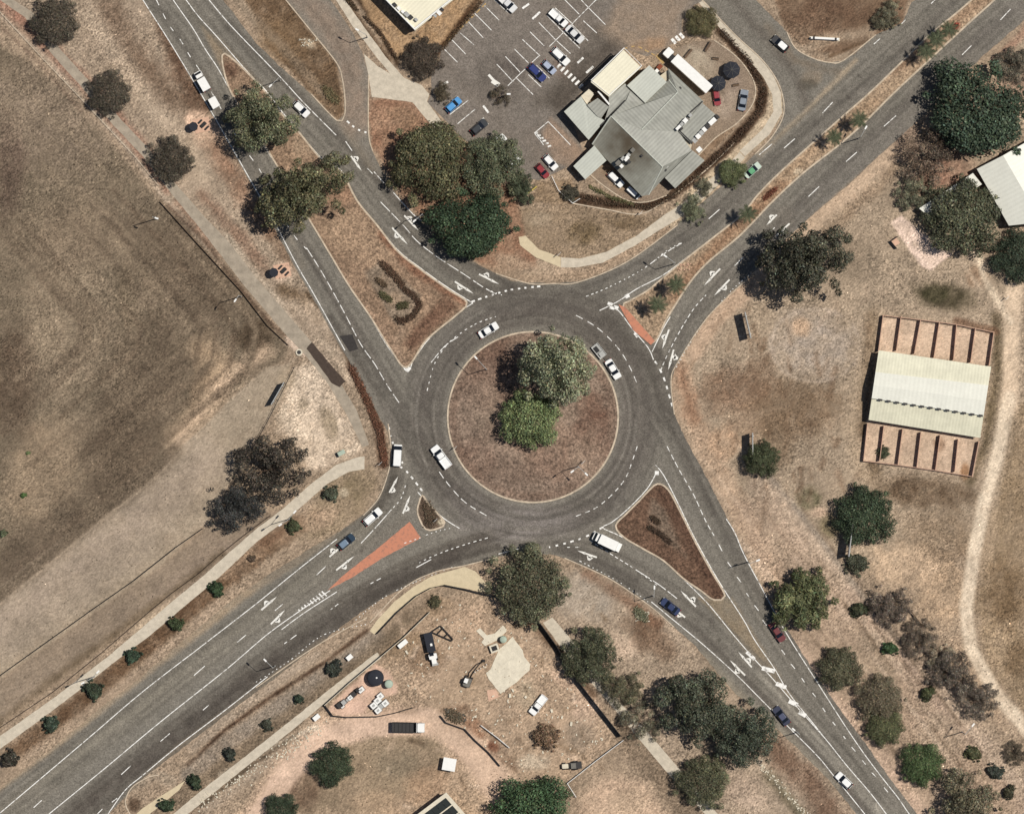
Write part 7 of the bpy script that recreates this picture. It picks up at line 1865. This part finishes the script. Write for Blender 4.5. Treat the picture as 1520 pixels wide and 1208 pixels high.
for i in range(120):
    t_ = rnd.random(); x_, y_ = 1128 + 70 * t_ + rnd.gauss(0, 3), 1132 + 80 * t_ + rnd.gauss(0, 3)
    p_ = P(x_, y_); q_ = rnd.uniform(.1, .4)
    mb.box((p_.x, p_.y, q_ * .3), (q_ * 1.3, q_, q_ * .8), rnd.uniform(0, 3), (.7, .7))
o = mb.build('stone_litter', 'concrete'); o['kind'] = 'stuff'; o['label'] = 'pale stones littering the ditches beside the roads'; o['category'] = 'stones'
tree('garden_bush', 645, 893, 11, 'bush', (70, 66, 46), 'small dark bush at the corner of the works yard fence', 'bush')
t = thing('boom_gate', 'yellow bar barrier under the tree edge near the red parked car', 'barrier', P(788, 284), math.radians(38)); MB().box((0, 0, .9), (3.6, .22, .22)).build('bar', 'yellow_bar', t); MB().box((-1.7, 0, .5), (.35, .35, 1.0)).build('post', 'yellow_bar', t)
def k5(x, y): return (610 + x / 7.55, 900 + y / 7.55)


t = thing('concrete_slab', 'pale irregular concrete slab in the works yard', 'slab', P(755, 980)); off = Vector(t.location)
sl = [k5(*p) for p in ((1080, 400), (1140, 335), (1255, 490), (1268, 560), (1340, 640), (1330, 710), (1180, 850), (1110, 900), (1005, 975), (870, 810), (840, 745), (890, 700), (940, 590), (985, 480))]
mb = MB(); pts = jit(dens(sl, 4), .5); mb.prism([tuple((P(*p) - off)[:2]) for p in pts], 0, .15); mb.build('slab', 'concrete', t)
sl = [k5(*p) for p in ((1030, 210), (1085, 265), (960, 380), (830, 440), (790, 400), (820, 360), (730, 270), (775, 240), (850, 320), (940, 300))]
mb = MB(); mb.prism([tuple((P(*p) - off)[:2]) for p in sl], 0, .12); mb.build('path_slab', 'concrete', t)
mb = MB(); mb.prism([tuple((P(*k5(*p)) - off)[:2]) for p in ((850, 940), (950, 920), (990, 1010), (870, 1060))], 0, .1); mb.build('apron', 'pink_pad', t)
t = thing('pump_box', 'square black-topped box with a white rim on the concrete slab', 'box', P(*k5(935, 465)), math.radians(20))
MB().box((0, 0, .5), (2.1, 1.9, 1.0)).build('rim', 'concrete', t); MB().box((0, 0, 1.02), (1.3, 1.1, .06)).build('lid', 'black', t)
t = thing('water_tank', 'pale green round tank at the top of the concrete slab', 'tank', P(*k5(1035, 365))); mb = MB().tube((0, 0, 0), (0, 0, 1.5), .85, .85, 18); mb.build('tank', 'tankgreen', t); MB().dome((0, 0, 1.5), .85, .3, 18).build('lid', 'tankgreen', t)
def k4(x, y): return (460 + x / 7.55, 910 + y / 7.55)


t = thing('water_tank', 'large black round tank on the pink pallet pad', 'tank', P(*k4(735, 725), 2)); t.location.z = 0
MB().tube((0, 0, 0), (0, 0, 2.0), 1.95, 1.95, 24).build('tank', 'canvas', t); MB().dome((0, 0, 2.0), 1.95, .5, 24).build('lid', 'canvas', t); MB().tube((.3, .1, 2.4), (.3, .1, 2.6), .2, .2, 10).build('cap', 'white', t)
t = thing('water_tank', 'pale green round tank beside the large black one', 'tank', P(*k4(885, 790), 1)); t.location.z = 0
MB().tube((0, 0, 0), (0, 0, 1.9), 1.0, 1.0, 20).build('tank', 'tankgreen', t); MB().dome((0, 0, 1.9), 1.0, .35, 20).build('lid', 'tankgreen', t)
PG = 'pallets and cartons on the pink pad'
for i, (x, y, sx_, sy_, sz_, m, l) in enumerate(((575, 855, 1.2, .9, 1.0, 'white', 'white carton nearest the black tank in the pallet row'), (535, 860, .7, .7, 1.1, 'black', 'black carton beside the white one nearest the black tank'), (490, 905, 1.0, .9, .9, 'dksteel', 'dark crate in the middle of the pallet row'), (455, 940, 1.0, .8, .9, 'white', 'white crate in the middle of the pallet row'), (425, 965, .7, .6, .7, 'steel', 'grey small crate in the pallet row'), (375, 1000, 1.1, .9, 1.0, 'steel', 'grey crate near the lower end of the pallet row'), (335, 1025, 1.1, 1.0, 1.0, 'dksteel', 'dark crate at the lower end of the pallet row'), (365, 1040, .7, .6, .6, 'white', 'small white carton at the lower end of the pallet row'),
                                                 (790, 925, 1.1, 1.1, 1.0, 'white', 'uppermost white bag of the bag cluster'), (760, 975, 1.2, 1.1, 1.1, 'white', 'second white bag of the bag cluster'), (845, 1005, 1.2, 1.1, 1.0, 'white', 'rightmost white bag of the bag cluster'), (715, 1030, 1.2, 1.1, 1.1, 'white', 'leftmost white bag of the bag cluster'), (790, 1045, 1.1, 1.0, .9, 'steel', 'greyish bag in the middle of the bag cluster'), (765, 1085, 1.2, 1.0, 1.0, 'white', 'lowest white bag of the bag cluster'))):
    sx_, sy_, sz_ = sx_ * 1.28, sy_ * 1.28, sz_ * 1.2
    t = thing('pallet_load', l + ' on the pink pad', 'pallet load', P(*k4(x, y)), math.radians(40), PG)
    MB().box((0, 0, .07), (sx_ + .2, sy_ + .2, .14)).build('pallet', 'timber', t)
    mb = MB(); shell(mb, -sx_ / 2, sx_ / 2, sy_, [(.14, 1, 1), (.14 + sz_ * .5, 1.06, 1.06), (.14 + sz_, .9, .9)], .12); mb.build('load', m, t)
    if m == 'white': MB().box((0, 0, .15 + sz_), (sx_ * .45, sy_ * .4, .05)).build('lid', 'steel', t)
for x, y, a, L, l in ((598, 955, -40, 2.4, 'long white cabinet inside the upper left works fence'), (470, 1064, -40, 1.6, 'white cabinet outside the works fence beside the brown shrub'), (519, 975, -40, 1.4, 'white barrier box on the grey path beside the largest works-side shrub')):
    t = thing('utility_cabinet', l, 'cabinet', P(x, y), -math.radians(a), 'white cabinets round the works yard')
    MB().box((0, 0, .55), (L, 1.0, 1.1)).build('body', 'white', t); MB().box((0, 0, 1.13), (L + .12, 1.1, .08)).build('lid', 'white', t); MB().box((L * .2, -.51, .6), (.5, .03, .7)).build('door', 'steel', t)
GB = 'white bollards in the works yard'
for i in range(5):
    x, y = 705 + 8.5 * i / 2, 997 - 5.6 * i / 2
    t = thing('bollard', 'white bollard in the short row beside the mini excavator arm', 'bollard', P(x, y), 0, GB)
    MB().tube((0, 0, 0), (0, 0, .9), .13, .13, 10).build('post', 'white', t); MB().dome((0, 0, .9), .13, .08, 10).build('cap', 'white', t)
t = thing('rubble_pile', 'grey broken stones in the corner by the rusty excavation', 'rubble', P(676, 1062)); rnd = random.Random(3); mb = MB()
for i in range(40):
    x_, y_ = rnd.uniform(-2.5, 2.5), rnd.uniform(-1, 1); mb.box((x_, y_ - x_ * .35, .12), (rnd.uniform(.2, .6), rnd.uniform(.2, .5), .3), rnd.uniform(0, 3), (.7, .7))
mb.build('stone', 'olive_metal', t)['kind'] = 'stuff'
t = thing('rubble_pile', 'white building rubble on the verge beside the street lamp left of the dark blue car', 'rubble', P(954, 915)); mb = MB()
for i in range(30):
    mb.box((rnd.uniform(-1.8, 1.8), rnd.uniform(-1.2, 1.2), .12), (rnd.uniform(.2, .5), rnd.uniform(.2, .4), .3), rnd.uniform(0, 3), (.7, .7))
mb.build('stone', 'concrete', t)['kind'] = 'stuff'
t = thing('rubble_pile', 'pale rubble heap on the median below the lamp and right of the palms', 'rubble', P(1016, 397)); mb = MB()
for i in range(26):
    mb.box((rnd.uniform(-1.8, 1.8), rnd.uniform(-1.0, 1.0), .2), (rnd.uniform(.2, .5), rnd.uniform(.2, .4), .3), rnd.uniform(0, 3), (.7, .7))
mb.build('stone', 'pink_pad', t)['kind'] = 'stuff'
t = thing('rubble_pile', 'scattered rocks on the brown lawn beside the side street', 'rubble', P(458, 63)); mb = MB()
for i in range(26):
    mb.box((rnd.uniform(-2.2, 2.2), rnd.uniform(-1.0, 1.0), .12), (rnd.uniform(.2, .5), rnd.uniform(.2, .4), .3), rnd.uniform(0, 3), (.7, .7))
mb.build('stone', 'concrete', t)['kind'] = 'stuff'
t = thing('manhole', 'grey ring-shaped manhole with a dark centre at the end of the footpath pad', 'manhole', P(444, 523)); MB().tube((0, 0, 0), (0, 0, .35), .85, .8, 16).build('ring', 'concrete', t); MB().tube((0, 0, .3), (0, 0, .4), .5, .5, 14).build('lid', 'dksteel', t)
t = thing('utility_cabinet', 'green service cabinet at the pale end of the western footpath', 'cabinet', P(507, 672), .5); MB().box((0, 0, .7), (1.7, .9, 1.4)).build('body', 'tankgreen', t); MB().box((0, 0, 1.43), (1.8, 1.0, .08)).build('lid', 'tankgreen', t); MB().box((-.95, 0, .6), (.2, 1.2, 1.2)).build('door', 'black', t)
for x, y, l in ((565, 688, 'small white sign beside the west kerb of the roundabout'), (830, 378, 'dark-posted road sign on the cream footpath corner'), (866, 686, 'low chevron sign near the two-armed lamp on the roundabout'), (676, 665, 'low chevron sign on the left edge of the roundabout island'), (647, 772, 'road sign standing on the small south-west island'), (951, 317, 'white marker sign below the corner of the grey-roofed building'), (1494, 443, 'white marker beside the sandy lane at the right')):
    t = thing('road_sign', l, 'road sign', P(x, y), .8, 'small road signs')
    t.location.z = .15 if (x in (647,)) else .2 if x in (866, 676) else 0
    MB().tube((0, 0, 0), (0, 0, 2.2), .05).build('post', 'steel', t); MB().box((0, .06, 1.9), (1.3, .05, .7)).build('panel', 'white', t)
t = thing('bin_cluster', 'rusty and white bins clustered at the corner of the pale grey roof', 'bins', P(979, 100)); 
MB().box((0, 0, .6), (1.3, 1.0, 1.2), .8).build('body', 'rust', t); MB().box((-.7, -1.0, .5), (1.0, .8, 1.0), .8).build('box', 'white', t); MB().box((-.2, -1.4, .4), (.8, .7, .8), .8).build('box', 'dksteel', t)
t['label'] = 'rusty and white bins clustered at the corner of the pale grey roof'; t.name = 'bin_cluster'; t['category'] = 'bins'

for k_, o in CARP.items():
    if k_ not in USED: drop(o)

# ================================================================== CAMERA, SUN, SKY
cam = bpy.data.cameras.new('Camera'); co = bpy.data.objects.new('Camera', cam); col.objects.link(co)
co.location = (0, 0, H); co.rotation_euler = (0, 0, 0)
cam.sensor_width = 36.0; cam.lens = 36.0 * H / (1520 * S); cam.clip_start = 5; cam.clip_end = 20000
sc.camera = co

SE, SAZ = 64.0, math.atan2(.29, .957)      # elevation, direction towards the sun (world x = right of photo)
d = Vector((math.cos(math.radians(SE)) * math.cos(SAZ), math.cos(math.radians(SE)) * math.sin(SAZ), math.sin(math.radians(SE))))
sun = bpy.data.lights.new('Sun', 'SUN'); so = bpy.data.objects.new('Sun', sun); col.objects.link(so)
sun.energy = 4.3; sun.angle = math.radians(0.5); sun.color = (1.0, .95, .87)
so.rotation_euler = d.to_track_quat('Z', 'Y').to_euler()
so.location = (0, 0, 100)
w = bpy.data.worlds.new('World'); sc.world = w; w.use_nodes = True
nt = w.node_tree; bg = nt.nodes['Background']
sky = nt.nodes.new('ShaderNodeTexSky'); sky.sky_type = 'NISHITA'; sky.sun_disc = False
sky.sun_elevation = math.radians(SE); sky.sun_rotation = math.pi / 2 - SAZ
nt.links.new(sky.outputs[0], bg.inputs[0]); bg.inputs[1].default_value = 0.05
sc.view_settings.view_transform = 'Standard'; sc.view_settings.look = 'None'; sc.view_settings.exposure = 0; sc.view_settings.gamma = 1
